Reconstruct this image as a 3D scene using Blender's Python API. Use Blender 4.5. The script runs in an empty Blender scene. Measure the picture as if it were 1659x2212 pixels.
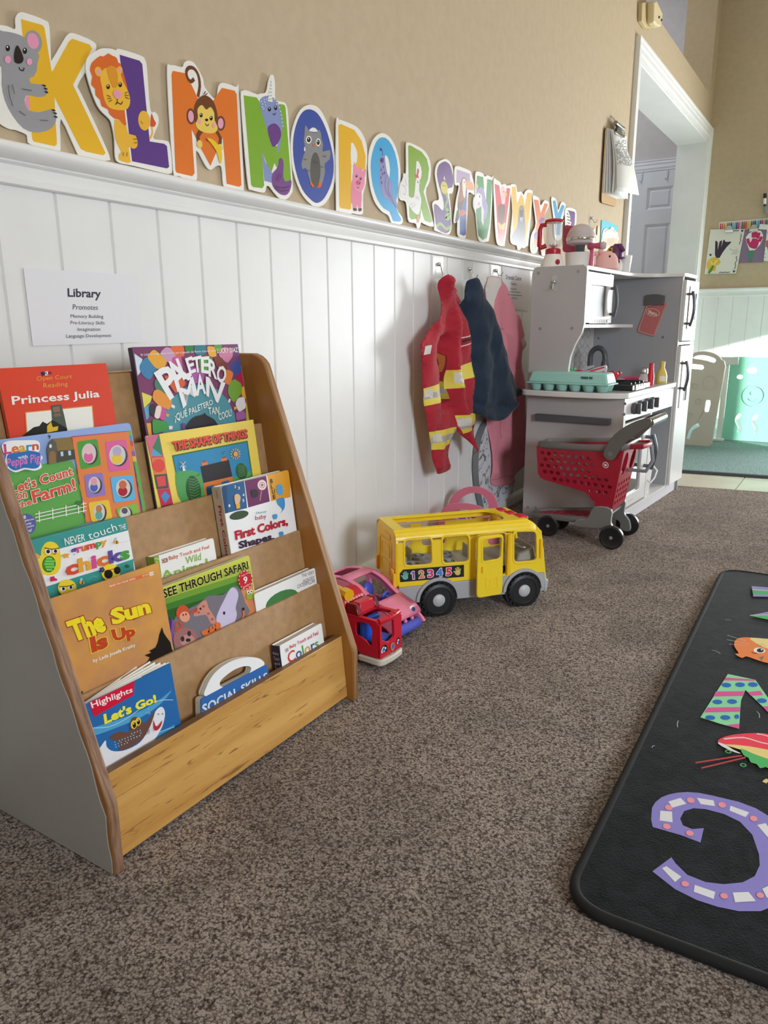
import bpy, bmesh, math, random
from mathutils import Vector, Matrix
from mathutils.geometry import tessellate_polygon, delaunay_2d_cdt
random.seed(7)
S = bpy.context.scene
COL = S.collection

# ---------------------------------------------------------------- camera
IMW, IMH = 1659, 2212
FPX = 1591.84
YAW, PITCH, ROLL = 0.566731326, 0.244162511, -0.00614292801
CAM = Vector((1.104076, 0.0, 0.674378))
_r0 = Vector((math.cos(YAW), math.sin(YAW), 0))
FWD = Vector((-math.sin(YAW) * math.cos(PITCH), math.cos(YAW) * math.cos(PITCH), -math.sin(PITCH)))
_u0 = _r0.cross(FWD)
RIGHT = math.cos(ROLL) * _r0 + math.sin(ROLL) * _u0
UP = -math.sin(ROLL) * _r0 + math.cos(ROLL) * _u0
cd = bpy.data.cameras.new('camera')
cam = bpy.data.objects.new('camera', cd)
COL.objects.link(cam)
cd.sensor_fit = 'VERTICAL'
cd.sensor_height = 24.0
cd.lens = FPX / IMH * 24.0
cd.clip_start = 0.02
m3 = Matrix((RIGHT, UP, -FWD)).transposed()
cam.matrix_world = Matrix.Translation(CAM) @ m3.to_4x4()
S.camera = cam

# ---------------------------------------------------------------- light
S.view_settings.view_transform = 'Standard'
S.view_settings.look = 'None'
S.view_settings.gamma = 1.0
S.view_settings.use_curve_mapping = False
S.view_settings.exposure = -0.36
S.cycles.max_bounces = 8
S.cycles.diffuse_bounces = 5
S.cycles.sample_clamp_indirect = 6.0
S.cycles.caustics_reflective = False
S.cycles.caustics_refractive = False
w = bpy.data.worlds.new('world')
S.world = w
w.use_nodes = True
bg = w.node_tree.nodes['Background']
bg.inputs[0].default_value = (0.62, 0.78, 1.0, 1)
bg.inputs[1].default_value = 1.2

def area(name, loc, target, sx, sy, power, color, spread=180):
    l = bpy.data.lights.new(name, 'AREA')
    l.shape = 'RECTANGLE'; l.size = sx; l.size_y = sy; l.energy = power; l.color = color
    l.spread = math.radians(spread)
    o = bpy.data.objects.new(name, l); COL.objects.link(o)
    o.location = loc
    o.rotation_euler = (Vector(target) - Vector(loc)).to_track_quat('-Z', 'Y').to_euler()
    return o
# daylight through the side window and the far sliding door
area('side_window_daylight', (3.05, 0.1, 1.05), (0.0, 2.1, 0.15), 0.75, 0.75, 25, (0.80, 0.90, 1.0), 100)
area('far_door_daylight', (1.95, 5.9, 0.75), (1.2, 2.6, 0.0), 1.1, 1.25, 150, (0.95, 0.98, 1.0))
area('far_door_top_daylight', (1.85, 5.9, 1.8), (1.0, 2.2, 0.6), 0.45, 0.4, 6, (0.93, 0.98, 1.0))
area('ceiling_lamp_light', (1.7, 1.4, 3.2), (1.7, 1.4, 0), 2.4, 3.2, 16, (1.0, 0.93, 0.84))  # soft overhead fill, added; no ceiling lamp is seen
area('back_window_daylight', (1.5, -2.4, 1.35), (0.6, 1.5, 0.6), 1.6, 1.3, 12, (1.0, 0.97, 0.94))  # frontal fill added behind the camera; the back wall has no window
area('hall_light', (-1.2, 5.6, 2.9), (-0.6, 6.6, 1.2), 1.0, 1.0, 14, (0.88, 0.92, 1.0))
sl = bpy.data.lights.new('sun', 'SUN'); sl.energy = 13.0; sl.angle = math.radians(0.6); sl.color = (1.0, 0.97, 0.9)
sun = bpy.data.objects.new('sun', sl); COL.objects.link(sun)
sun.rotation_euler = (-Vector((0.8, -0.6, 0.225))).to_track_quat('-Z', 'Y').to_euler()

# ---------------------------------------------------------------- pixel rays (author's measuring tool)
def ray(x, y):
    return FWD + (x - IMW / 2) / FPX * RIGHT - (y - IMH / 2) / FPX * UP
def hit(x, y, O, N):
    d = ray(x, y); O = Vector(O); N = Vector(N)
    return CAM + d * ((O - CAM).dot(N) / d.dot(N))
def floor_at(x, y, z=0.0):
    return hit(x, y, (0, 0, z), (0, 0, 1))
VIEW = {'A': (0, 0, 2.9625), 'B': (500, 140, 3.7705), 'C': (850, 280, 3.95), 'D': (1150, 240, 3.2593), 'K': (1110, 540, 3.6867),
        'G': (870, 540, 3.9517), 'T': (1120, 820, 3.0779), 'U': (720, 1040, 3.318), '1': (0, 730, 4.1475), '2': (270, 730, 4.0463),
        '3': (30, 1080, 4.1475), '4': (280, 1010, 3.7705), '5': (150, 1400, 3.5298), '7': (1240, 1220, 3.9594), '8': (1220, 1660, 3.779),
        'L': (0, 300, 4.1475), 'P': (1140, 440, 6.9125), 'E': (1480, 440, 9.268), 'B2': (920, 1040, 8.295), 'R': (720, 1230, 9.2167),
        'H': (880, 460, 5.53), 'Q': (1250, 560, 6.1444), 'O': (1130, 760, 6.9125), 'W': (1320, 860, 8.295), 'c': (1280, 240, 10.05),
        'g': (1440, 560, 3.9498), 'S': (1280, 0, 4.3773), 'X': (0, 0, 1.0), 'N': (1300, 860, 11.06)}
def V(view, s):
    x0, y0, k = VIEW[view]
    out = []
    for t in s.split():
        a, b = t.split(',')
        out.append((x0 + float(a) / k, y0 + float(b) / k))
    return out

class Pl:
    """a real plane in the room; U to the right, Vv up, N towards the viewer side"""
    def __init__(s, O, U, Vv):
        s.O = Vector(O); s.U = Vector(U).normalized(); s.Vv = Vector(Vv)
        s.Vv = (s.Vv - s.U * s.Vv.dot(s.U)).normalized(); s.N = s.U.cross(s.Vv).normalized()
    def px(s, p):
        d = hit(p[0], p[1], s.O, s.N) - s.O
        return (d.dot(s.U), d.dot(s.Vv))
    def w(s, p, h=0.0):
        return s.O + s.U * p[0] + s.Vv * p[1] + s.N * h
    def P(s, view, t):
        return [s.px(q) for q in V(view, t)]

# ---------------------------------------------------------------- materials
MATS = {}
def lin(c):
    return c / 12.92 if c <= 0.04045 else ((c + 0.055) / 1.055) ** 2.4
def rgb(h, k=1.0):
    h = h.lstrip('#')
    return tuple(min(0.93, lin(int(h[i:i + 2], 16) / 255) * k) for i in (0, 2, 4))
def mat(h, rough=0.5, metal=0.0, k=1.12, trans=0.0, coat=0.0, alpha=1.0, spec=0.5):
    key = (h, rough, metal, k, trans, coat, alpha, spec)
    if key in MATS: return MATS[key]
    m = bpy.data.materials.new('paint_' + h.lstrip('#'))
    m.use_nodes = True
    b = m.node_tree.nodes['Principled BSDF']
    b.inputs['Base Color'].default_value = (*rgb(h, k), 1)
    b.inputs['Roughness'].default_value = rough
    b.inputs['Metallic'].default_value = metal
    b.inputs['Transmission Weight'].default_value = trans
    b.inputs['Coat Weight'].default_value = coat
    b.inputs['Coat Roughness'].default_value = 0.15
    b.inputs['Alpha'].default_value = alpha; b.inputs['Specular IOR Level'].default_value = spec
    MATS[key] = m
    return m
def nodes_mat(name):
    m = bpy.data.materials.new(name); m.use_nodes = True
    nt = m.node_tree
    return m, nt, nt.nodes['Principled BSDF'], nt.nodes.new, nt.links.new
def noise_mat(name, c1, c2, scale, rough=0.6, bump=0.0, bscale=None, stretch=(1, 1, 1), detail=6, k=1.12, lo=0.35, hi=0.65, dist=0.0, bd=0.002):
    m, nt, b, N, L = nodes_mat(name)
    tc = N('ShaderNodeTexCoord'); mp = N('ShaderNodeMapping'); mp.inputs['Scale'].default_value = stretch
    L(tc.outputs['Object'], mp.inputs[0])
    n = N('ShaderNodeTexNoise'); n.inputs['Scale'].default_value = scale; n.inputs['Detail'].default_value = detail; n.inputs['Distortion'].default_value = dist
    L(mp.outputs[0], n.inputs['Vector'])
    r = N('ShaderNodeValToRGB'); r.color_ramp.elements[0].position = lo; r.color_ramp.elements[1].position = hi
    r.color_ramp.elements[0].color = (*rgb(c1, k), 1); r.color_ramp.elements[1].color = (*rgb(c2, k), 1)
    L(n.outputs['Fac'], r.inputs[0]); L(r.outputs[0], b.inputs['Base Color'])
    b.inputs['Roughness'].default_value = rough
    if bump:
        n2 = N('ShaderNodeTexNoise'); n2.inputs['Scale'].default_value = bscale or scale; n2.inputs['Detail'].default_value = 3
        L(mp.outputs[0], n2.inputs['Vector'])
        bm = N('ShaderNodeBump'); bm.inputs['Strength'].default_value = bump; bm.inputs['Distance'].default_value = bd
        L(n2.outputs['Fac'], bm.inputs['Height']); L(bm.outputs[0], b.inputs['Normal'])
    return m

# ---------------------------------------------------------------- mesh building
def area2(p):
    return sum(p[i][0] * p[(i + 1) % len(p)][1] - p[(i + 1) % len(p)][0] * p[i][1] for i in range(len(p)))
def ccw(p):
    p = list(p)
    return p if area2(p) > 0 else p[::-1]
def sm(p, n=4, closed=True):
    out = []; c = len(p)
    for i in range(c if closed else c - 1):
        g = (lambda j: p[j % c]) if closed else (lambda j: p[max(0, min(c - 1, j))])
        a, b, d, e = g(i - 1), g(i), g(i + 1), g(i + 2)
        for k in range(n):
            t = k / n; t2 = t * t; t3 = t2 * t
            out.append(tuple(0.5 * (2 * b[q] + (d[q] - a[q]) * t + (2 * a[q] - 5 * b[q] + 4 * d[q] - e[q]) * t2 + (3 * b[q] - a[q] - 3 * d[q] + e[q]) * t3) for q in range(len(b))))
    if not closed: out.append(tuple(p[-1]))
    return out
def ell(cx, cy, rx, ry, rot=0, n=20, a0=0, a1=360):
    c, s = math.cos(math.radians(rot)), math.sin(math.radians(rot)); o = []
    full = abs(a1 - a0) >= 360
    for i in range(n if full else n + 1):
        a = math.radians(a0 + (a1 - a0) * i / n)
        x, y = rx * math.cos(a), ry * math.sin(a); o.append((cx + x * c - y * s, cy + x * s + y * c))
    return o
def rrect(x0, y0, x1, y1, r, n=5):
    o = []
    for cx, cy, a in ((x1 - r, y0 + r, -90), (x1 - r, y1 - r, 0), (x0 + r, y1 - r, 90), (x0 + r, y0 + r, 180)):
        for i in range(n + 1):
            t = math.radians(a + 90 * i / n); o.append((cx + r * math.cos(t), cy + r * math.sin(t)))
    return o
def rounded(p, r, n=4):
    """round every corner of a polygon"""
    o = []; c = len(p)
    for i in range(c):
        a, b, d = Vector(p[i - 1]), Vector(p[i]), Vector(p[(i + 1) % c])
        e1 = a - b; e2 = d - b; rr = min(r, e1.length * 0.48, e2.length * 0.48)
        if e1.length < 1e-9 or e2.length < 1e-9: continue
        s1 = b + e1.normalized() * rr; s2 = b + e2.normalized() * rr
        for k in range(n + 1):
            t = k / n; q = s1 * (1 - t) ** 2 + b * 2 * t * (1 - t) + s2 * t * t; o.append(tuple(q))
    return o
def stroke(p, wd, closed=False):
    """polygon(s) of a drawn line"""
    L = []; R = []; c = len(p)
    for i in range(c):
        a = Vector(p[max(0, i - 1)]); b = Vector(p[min(c - 1, i + 1)])
        d = (b - a); d = d.normalized() if d.length > 0 else Vector((1, 0)); nn = Vector((-d.y, d.x)) * wd / 2
        q = Vector(p[i]); L.append(tuple(q + nn)); R.append(tuple(q - nn))
    return L + R[::-1]
def clip_poly(p, clip):
    """clip against a convex ccw polygon"""
    out = list(p); clip = ccw(clip)
    for i in range(len(clip)):
        a, b = clip[i], clip[(i + 1) % len(clip)]
        ins = lambda q: (b[0] - a[0]) * (q[1] - a[1]) - (b[1] - a[1]) * (q[0] - a[0]) >= -1e-12
        src, out = out, []
        for j in range(len(src)):
            P, Q = src[j - 1], src[j]
            iP, iQ = ins(P), ins(Q)
            if iP != iQ:
                d1 = (b[0] - a[0]) * (P[1] - a[1]) - (b[1] - a[1]) * (P[0] - a[0]); d2 = (b[0] - a[0]) * (Q[1] - a[1]) - (b[1] - a[1]) * (Q[0] - a[0])
                t = d1 / (d1 - d2); out.append((P[0] + (Q[0] - P[0]) * t, P[1] + (Q[1] - P[1]) * t))
            if iQ: out.append(Q)
        if not out: return []
    return out
def inside(p, poly):
    r = False; j = len(poly) - 1
    for i in range(len(poly)):
        a, b = poly[i], poly[j]
        if (a[1] > p[1]) != (b[1] > p[1]) and p[0] < (b[0] - a[0]) * (p[1] - a[1]) / (b[1] - a[1]) + a[0]: r = not r
        j = i
    return r

def tri_holes(loops):
    """triangles (indices into the joined loops) of an outline with holes"""
    pts = [Vector((q[0], q[1])) for l in loops for q in l]; ed = []; o = 0
    for l in loops:
        ed += [(o + j, o + (j + 1) % len(l)) for j in range(len(l))]; o += len(l)
    v, e, f, ov, oe, of = delaunay_2d_cdt(pts, ed, [], 0, 1e-7)
    idx = [g[0] if g else None for g in ov]; out = []
    for t in f:
        c = (sum(v[i].x for i in t) / len(t), sum(v[i].y for i in t) / len(t))
        if not inside(c, loops[0]) or any(inside(c, h) for h in loops[1:]): continue
        if all(idx[i] is not None for i in t): out.append(tuple(idx[i] for i in t))
    return out
TXT = {}
def text_mesh(s, bold):
    key = (s, bold)
    if key not in TXT:
        cu = bpy.data.curves.new('t', 'FONT'); cu.body = s; cu.resolution_u = 2; cu.offset = bold; cu.fill_mode = 'FRONT'
        o = bpy.data.objects.new('t', cu); COL.objects.link(o)
        dg = bpy.context.evaluated_depsgraph_get(); me = o.evaluated_get(dg).to_mesh()
        v = [(q.co.x, q.co.y) for q in me.vertices]; f = [tuple(q.vertices) for q in me.polygons]
        o.evaluated_get(dg).to_mesh_clear(); bpy.data.objects.remove(o); bpy.data.curves.remove(cu)
        TXT[key] = (v, f)
    return TXT[key]
def text_box(s):
    v, f = text_mesh(s, 0.0)
    xs = [q[0] for q in v]; ys = [q[1] for q in v]
    return min(xs), min(ys), max(xs), max(ys)
def along(p, t):
    if len(p) == 2: return (p[0][0] + (p[1][0] - p[0][0]) * t, p[0][1] + (p[1][1] - p[0][1]) * t)
    L = [0]
    for i in range(len(p) - 1): L.append(L[-1] + math.dist(p[i], p[i + 1]))
    d = t * L[-1]
    for i in range(len(p) - 1):
        if d <= L[i + 1] or i == len(p) - 2:
            k = (d - L[i]) / max(1e-9, L[i + 1] - L[i]); return (p[i][0] + (p[i + 1][0] - p[i][0]) * k, p[i][1] + (p[i + 1][1] - p[i][1]) * k)

class MB:
    def __init__(s): s.v = []; s.f = []; s.m = []; s.mats = []
    def slot(s, m):
        if isinstance(m, str): m = mat(m)
        if m not in s.mats: s.mats.append(m)
        return s.mats.index(m)
    def add(s, vs, fs, m):
        k = len(s.v); i = s.slot(m)
        s.v += [Vector(q) for q in vs]
        for f in fs: s.f.append([k + j for j in f]); s.m.append(i)
        return s
    def hexa(s, a, b, m):
        """two quads (4 points each) joined"""
        return s.add(list(a) + list(b), [(3, 2, 1, 0), (4, 5, 6, 7), (0, 1, 5, 4), (1, 2, 6, 5), (2, 3, 7, 6), (3, 0, 4, 7)], m)
    def box(s, c, sz, m, ax=None):
        ax = ax or (Vector((1, 0, 0)), Vector((0, 1, 0)), Vector((0, 0, 1))); c = Vector(c)
        h = [ax[i] * sz[i] / 2 for i in range(3)]
        q = lambda i, j, k: c + h[0] * i + h[1] * j + h[2] * k
        return s.hexa([q(-1, -1, -1), q(1, -1, -1), q(1, 1, -1), q(-1, 1, -1)], [q(-1, -1, 1), q(1, -1, 1), q(1, 1, 1), q(-1, 1, 1)], m)
    def bb(s, x0, x1, y0, y1, z0, z1, m):
        return s.box(((x0 + x1) / 2, (y0 + y1) / 2, (z0 + z1) / 2), (abs(x1 - x0), abs(y1 - y0), abs(z1 - z0)), m)
    def plate(s, pl, poly, h0, h1, m, holes=(), mside=None, clip=None):
        """solid slab of an outline lying in a plane, from height h0 to h1"""
        if clip: poly = clip_poly(poly, clip)
        if len(poly) < 3: return s
        poly = ccw(poly); holes = [ccw(q)[::-1] for q in holes]
        loops = [poly] + holes
        pts = [q for l in loops for q in l]
        if holes:
            tri = tri_holes(loops)
        else:
            tri = [tuple(range(len(poly)))]
        fs = []
        for t in tri:
            a = sum(pts[t[i]][0] * pts[t[(i + 1) % len(t)]][1] - pts[t[(i + 1) % len(t)]][0] * pts[t[i]][1] for i in range(len(t)))
            fs.append(tuple(t) if a > 0 else tuple(reversed(t)))
        n = len(pts)
        if h1 is None:
            return s.add([pl.w(q, h0) for q in pts], fs, m)
        s.add([pl.w(q, h0) for q in pts] + [pl.w(q, h1) for q in pts], [tuple(reversed(f)) for f in fs] + [tuple(j + n for j in f) for f in fs], m)
        k0 = len(s.v) - 2 * n; i = s.slot(mside or m); o = 0
        for l in loops:
            c = len(l)
            for j in range(c):
                a, b = o + j, o + (j + 1) % c
                s.f.append([k0 + a, k0 + b, k0 + b + n, k0 + a + n]); s.m.append(i)
            o += c
        return s
    def flat(s, pl, poly, h, m, holes=(), clip=None):
        return s.plate(pl, poly, h, None, m, holes, None, clip)
    def text(s, pl, t, bottom, top, h, m, bold=0.0, clip=None):
        """writing whose ink box runs along bottom and top lines given in the plane"""
        x0, y0, x1, y1 = text_box(t); v, f = text_mesh(t, bold)
        q = []
        for a, b in v:
            u = (a - x0) / (x1 - x0); k = (b - y0) / (y1 - y0); A = along(bottom, u); B = along(top, u)
            q.append((A[0] + (B[0] - A[0]) * k, A[1] + (B[1] - A[1]) * k))
        if clip:
            for g in f:
                p = clip_poly([q[i] for i in g], clip)
                if len(p) > 2: s.add([pl.w(a, h) for a in p], [tuple(range(len(p)))], m)
            return s
        return s.add([pl.w(a, h) for a in q], f, m)
    def tube(s, pts, r, m, n=10, closed=False, sy=1.0, up=None):
        pts = [Vector(p) for p in pts]; c = len(pts); rings = []
        prev = None
        for i in range(c):
            a = pts[i - 1] if (i or closed) else pts[i]; b = pts[(i + 1) % c] if (i < c - 1 or closed) else pts[i]
            t = (b - a).normalized()
            if up is not None: x = Vector(up) - t * t.dot(Vector(up))
            elif prev is None: x = t.orthogonal()
            else: x = prev - t * t.dot(prev)
            x.normalize(); prev = x; y = t.cross(x)
            rr = r[i] if isinstance(r, (list, tuple)) else r
            rings.append([pts[i] + (x * math.cos(2 * math.pi * k / n) + y * sy * math.sin(2 * math.pi * k / n)) * rr for k in range(n)])
        vs = [q for g in rings for q in g]; fs = []
        for i in range(c if closed else c - 1):
            for k in range(n):
                a = i * n + k; b = i * n + (k + 1) % n; e = ((i + 1) % c) * n
                fs.append((a, b, e + (k + 1) % n, e + k))
        if not closed: fs += [tuple(range(n - 1, -1, -1)), tuple(range((c - 1) * n, c * n))]
        return s.add(vs, fs, m)
    def cyl(s, a, b, r, m, n=24, r2=None):
        return s.tube([a, b], [r, r if r2 is None else r2], m, n)
    def lathe(s, O, ax, prof, m, n=28, sc=(1, 1), a0=0, a1=360):
        """profile of (radius, height) turned about an axis"""
        O = Vector(O); ax = Vector(ax).normalized(); x = ax.orthogonal().normalized()
        if abs(ax.z) > 0.99: x = Vector((1, 0, 0))
        y = ax.cross(x); vs = []; full = abs(a1 - a0) >= 360; cnt = n if full else n + 1
        for r, h in prof:
            for k in range(cnt):
                t = math.radians(a0 + (a1 - a0) * k / n); vs.append(O + ax * h + x * r * sc[0] * math.cos(t) + y * r * sc[1] * math.sin(t))
        fs = []
        for i in range(len(prof) - 1):
            for k in range(n):
                a = i * cnt + k; b = i * cnt + (k + 1) % cnt; fs.append((a, b, b + cnt, a + cnt))
        if full:
            fs += [tuple(range(cnt - 1, -1, -1)), tuple(range((len(prof) - 1) * cnt, len(prof) * cnt))]
        return s.add(vs, fs, m)
    def ball(s, c, r, m, n=20, k=12, ax=None):
        c = Vector(c); r = r if isinstance(r, (list, tuple)) else (r, r, r)
        ax = ax or (Vector((1, 0, 0)), Vector((0, 1, 0)), Vector((0, 0, 1)))
        vs = []
        for i in range(1, k):
            p = math.pi * i / k
            for j in range(n):
                t = 2 * math.pi * j / n
                vs.append(c + ax[0] * r[0] * math.sin(p) * math.cos(t) + ax[1] * r[1] * math.sin(p) * math.sin(t) + ax[2] * r[2] * math.cos(p))
        b = len(vs); vs += [c + ax[2] * r[2], c - ax[2] * r[2]]; fs = []
        for i in range(k - 2):
            for j in range(n):
                a = i * n + j; e = i * n + (j + 1) % n; fs.append((a, a + n, e + n, e))
        for j in range(n):
            fs.append((b, j, (j + 1) % n)); q = (k - 2) * n; fs.append((b + 1, q + (j + 1) % n, q + j))
        return s.add(vs, fs, m)
    def sweep(s, prof, frames, m, closed_prof=True, caps=True):
        """profile (a,b) carried along a list of (origin, A, B) frames"""
        n = len(prof); vs = []
        for O, A, B in frames:
            for a, b in prof: vs.append(Vector(O) + Vector(A) * a + Vector(B) * b)
        fs = []
        for i in range(len(frames) - 1):
            for k in range(n if closed_prof else n - 1):
                a = i * n + k; b = i * n + (k + 1) % n; fs.append((a, b, b + n, a + n))
        if caps and closed_prof:
            fs += [tuple(range(n - 1, -1, -1)), tuple(range((len(frames) - 1) * n, len(frames) * n))]
        return s.add(vs, fs, m)
    def build(s, name, parent=None, bevel=0.0, label=None, cat=None, group=None, kind=None, smooth=38, seg=2, solid=0.0, base=None):
        me = bpy.data.meshes.new(name)
        if parent is not None: org = ORGV[parent.name]
        elif base is not None: org = Vector(base)
        elif kind == 'structure': org = Vector((0, 0, 0))
        else:
            lo = [min(q[i] for q in s.v) for i in range(3)]; hi = [max(q[i] for q in s.v) for i in range(3)]
            org = Vector(((lo[0] + hi[0]) / 2, (lo[1] + hi[1]) / 2, lo[2]))
        me.from_pydata([tuple(q - org) for q in s.v], [], s.f)
        for q in s.mats: me.materials.append(q)
        me.polygons.foreach_set('material_index', s.m)
        me.polygons.foreach_set('use_smooth', [True] * len(s.f))
        me.update()
        me.validate()
        me.set_sharp_from_angle(angle=math.radians(smooth))
        o = bpy.data.objects.new(name, me); COL.objects.link(o)
        if parent is not None: o.parent = parent
        else: o.location = org
        ORGV[o.name] = org
        if solid:
            sd = o.modifiers.new('thickness', 'SOLIDIFY'); sd.thickness = solid; sd.offset = -1
        if bevel:
            b = o.modifiers.new('edges', 'BEVEL'); b.width = bevel; b.segments = seg; b.limit_method = 'ANGLE'; b.angle_limit = math.radians(40); b.use_clamp_overlap = True
            b.harden_normals = False
        tag(o, label, cat, group, kind)
        return o
ORGV = {}
def tag(o, label=None, cat=None, group=None, kind=None):
    if label: o['label'] = label
    if cat: o['category'] = cat
    if group: o['group'] = group
    if kind: o['kind'] = kind
def thing(name, label, cat, loc, group=None):
    o = bpy.data.objects.new(name, None); COL.objects.link(o); o.location = loc; o.empty_display_size = 0.05
    ORGV[o.name] = Vector(loc); tag(o, label, cat, group)
    return o
X, Y, Z = Vector((1, 0, 0)), Vector((0, 1, 0)), Vector((0, 0, 1))
WALL = Pl((0, 0, 0), Y, Z)          # the left wall, facing +x
# ================================================================ room shell
def structure(mb, name, **k):
    return mb.build(name, kind='structure', **k)
PLANK, Y0 = 0.1016, 0.7706222
tan = noise_mat('wall_tan', '#bca88a', '#c1ae90', 30, 0.75, 0.45, 260, detail=3, bd=0.001, k=1.0)
white = noise_mat('trim_white', '#ededeb', '#f1f1ee', 8, 0.38, 0.05, 60, k=1.0, bd=0.001)
lilac = noise_mat('hall_wall', '#c9c5c6', '#cecacb', 20, 0.75, 0.3, 160, k=1.0, bd=0.001)
ceilm = mat('#e9e6df', 0.9, k=1.0)

def carpet_mat():
    m, nt, b, N, L = nodes_mat('carpet')
    tc = N('ShaderNodeTexCoord')
    wn = N('ShaderNodeTexNoise'); wn.inputs['Scale'].default_value = 160; wn.inputs['Detail'].default_value = 2
    mx = N('ShaderNodeVectorMath'); mx.operation = 'MULTIPLY_ADD'; mx.inputs[1].default_value = (0.006, 0.006, 0.006)
    L(tc.outputs['Object'], wn.inputs['Vector']); L(wn.outputs['Color'], mx.inputs[0]); L(tc.outputs['Object'], mx.inputs[2])
    v = N('ShaderNodeTexVoronoi'); v.inputs['Scale'].default_value = 310; L(mx.outputs[0], v.inputs['Vector'])
    n1 = N('ShaderNodeTexNoise'); n1.inputs['Scale'].default_value = 300; n1.inputs['Detail'].default_value = 6; n1.inputs['Roughness'].default_value = 0.75
    L(tc.outputs['Object'], n1.inputs['Vector'])
    # each tuft its own yarn shade, shade between tufts painted dark into the colour
    sep = N('ShaderNodeSeparateColor'); L(v.outputs['Color'], sep.inputs[0])
    a1 = N('ShaderNodeMath'); a1.operation = 'MULTIPLY_ADD'; a1.inputs[1].default_value = 0.38; L(sep.outputs[0], a1.inputs[0]); L(n1.outputs['Fac'], a1.inputs[2])
    a2 = N('ShaderNodeMath'); a2.operation = 'MULTIPLY_ADD'; a2.inputs[1].default_value = -0.5; L(v.outputs['Distance'], a2.inputs[0]); L(a1.outputs[0], a2.inputs[2])
    r = N('ShaderNodeValToRGB'); e = r.color_ramp.elements
    e[0].position = 0.16; e[0].color = (*rgb('#2e2520', 1), 1); e[1].position = 0.62; e[1].color = (*rgb('#e6d6c8', 1), 1)
    q = e.new(0.37); q.color = (*rgb('#98847a', 1), 1)
    L(a2.outputs[0], r.inputs[0])
    n3 = N('ShaderNodeTexNoise'); n3.inputs['Scale'].default_value = 5; n3.inputs['Distortion'].default_value = 1.0; n3.inputs['Detail'].default_value = 4
    L(tc.outputs['Object'], n3.inputs['Vector'])
    mm = N('ShaderNodeMapRange'); mm.inputs[1].default_value = 0.3; mm.inputs[2].default_value = 0.7; mm.inputs[3].default_value = 0.74; mm.inputs[4].default_value = 1.16
    L(n3.outputs['Fac'], mm.inputs[0])
    mu = N('ShaderNodeMix'); mu.data_type = 'RGBA'; mu.blend_type = 'MULTIPLY'; mu.inputs[0].default_value = 1.0
    L(r.outputs[0], mu.inputs[6]); L(mm.outputs[0], mu.inputs[7]); L(mu.outputs[2], b.inputs['Base Color'])
    b.inputs['Roughness'].default_value = 0.95; b.inputs['Specular IOR Level'].default_value = 0.1
    b.inputs['Sheen Weight'].default_value = 0.3; b.inputs['Sheen Roughness'].default_value = 0.5
    b.inputs['Sheen Tint'].default_value = (*rgb('#d8cabb', 1), 1)
    bm = N('ShaderNodeBump'); bm.inputs['Strength'].default_value = 1.0; bm.inputs['Distance'].default_value = 0.009
    L(a2.outputs[0], bm.inputs['Height']); L(bm.outputs[0], b.inputs['Normal'])
    return m
carpet = carpet_mat()
mb = MB()
mb.add([(-0.2, -2.5, 0), (3.2, -2.5, 0), (3.2, 3.80, 0), (0.525, 3.354, 0), (-0.2, 3.24, 0)], [(0, 1, 2, 3, 4)], carpet)
structure(mb, 'floor')
tile = noise_mat('tile', '#c8c2b0', '#d8d3c4', 5, 0.35, 0, k=1.0)
grout = mat('#a9a596', 0.8, k=1.0)
mb = MB()
mb.bb(-2.6, 3.2, 3.2, 7.25, -0.02, -0.004, grout)
for i in range(-6, 8):
    for j in range(0, 9):
        x0 = 0.72 + i * 0.46; y0 = 3.2 + j * 0.46
        if x0 > 3.2 or x0 < -2.6: continue
        mb.bb(x0 + 0.003, x0 + 0.457, y0 + 0.003, y0 + 0.457, -0.004, -0.0015, tile)
structure(mb, 'floor')
# upper left wall with the pass-through doorway, its ledge and the corner post
DY0, DY1, DZ = 4.10, 6.0, 1.945
TH = 0.195
mb = MB()
for y0, y1, z0, z1 in ((-2.5, 3.6, 0.0, 3.3), (3.6, DY0, 0, 2.22), (DY0, DY1, DZ, 2.22), (DY1, 6.075, 0, 2.22), (5.93, 6.075, 2.22, 3.3)):
    mb.bb(-TH, 0, y0, y1, z0, z1, tan)
structure(mb, 'wall_left')
mb = MB()
mb.bb(-0.0, 1.25, 6.075, 6.2, 0, 3.3, tan); mb.bb(2.65, 3.2, 6.075, 6.2, 0, 3.3, tan); mb.bb(1.25, 2.65, 6.075, 6.2, 2.05, 3.3, tan)
structure(mb, 'wall_far')
mb = MB()
mb.bb(3.2, 3.35, -2.5, 2.72, 0, 3.3, tan); mb.bb(3.2, 3.35, 2.72, 5.0, 0, 0.3, tan); mb.bb(3.2, 3.35, 2.72, 5.0, 1.42, 3.3, tan); mb.bb(3.2, 3.35, 5.0, 6.2, 0, 3.3, tan)
structure(mb, 'wall_right')
mb = MB(); mb.bb(-0.2, 3.35, -2.65, -2.5, 0, 3.3, tan); structure(mb, 'wall_back')
mb = MB(); mb.bb(-2.75, 3.35, -2.65, 7.4, 3.3, 3.4, ceilm); structure(mb, 'ceiling')
mb = MB()
mb.bb(-2.6, -0.95, 6.6, 6.75, 0, 3.3, lilac); mb.bb(-0.225, 0.0, 6.6, 6.75, 0, 3.3, lilac); mb.bb(-0.95, -0.225, 6.6, 6.75, 1.895, 3.3, lilac); mb.bb(-0.31, 0.0, 6.56, 6.61, 2.3, 3.3, lilac)
mb.bb(-2.75, -2.6, 3.0, 7.4, 0, 3.3, lilac); mb.bb(0.0, 0.12, 6.2, 7.4, 0, 3.3, lilac); mb.bb(-2.75, -TH, 2.9, 3.0, 0, 3.3, lilac)
structure(mb, 'wall_hall')
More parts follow.
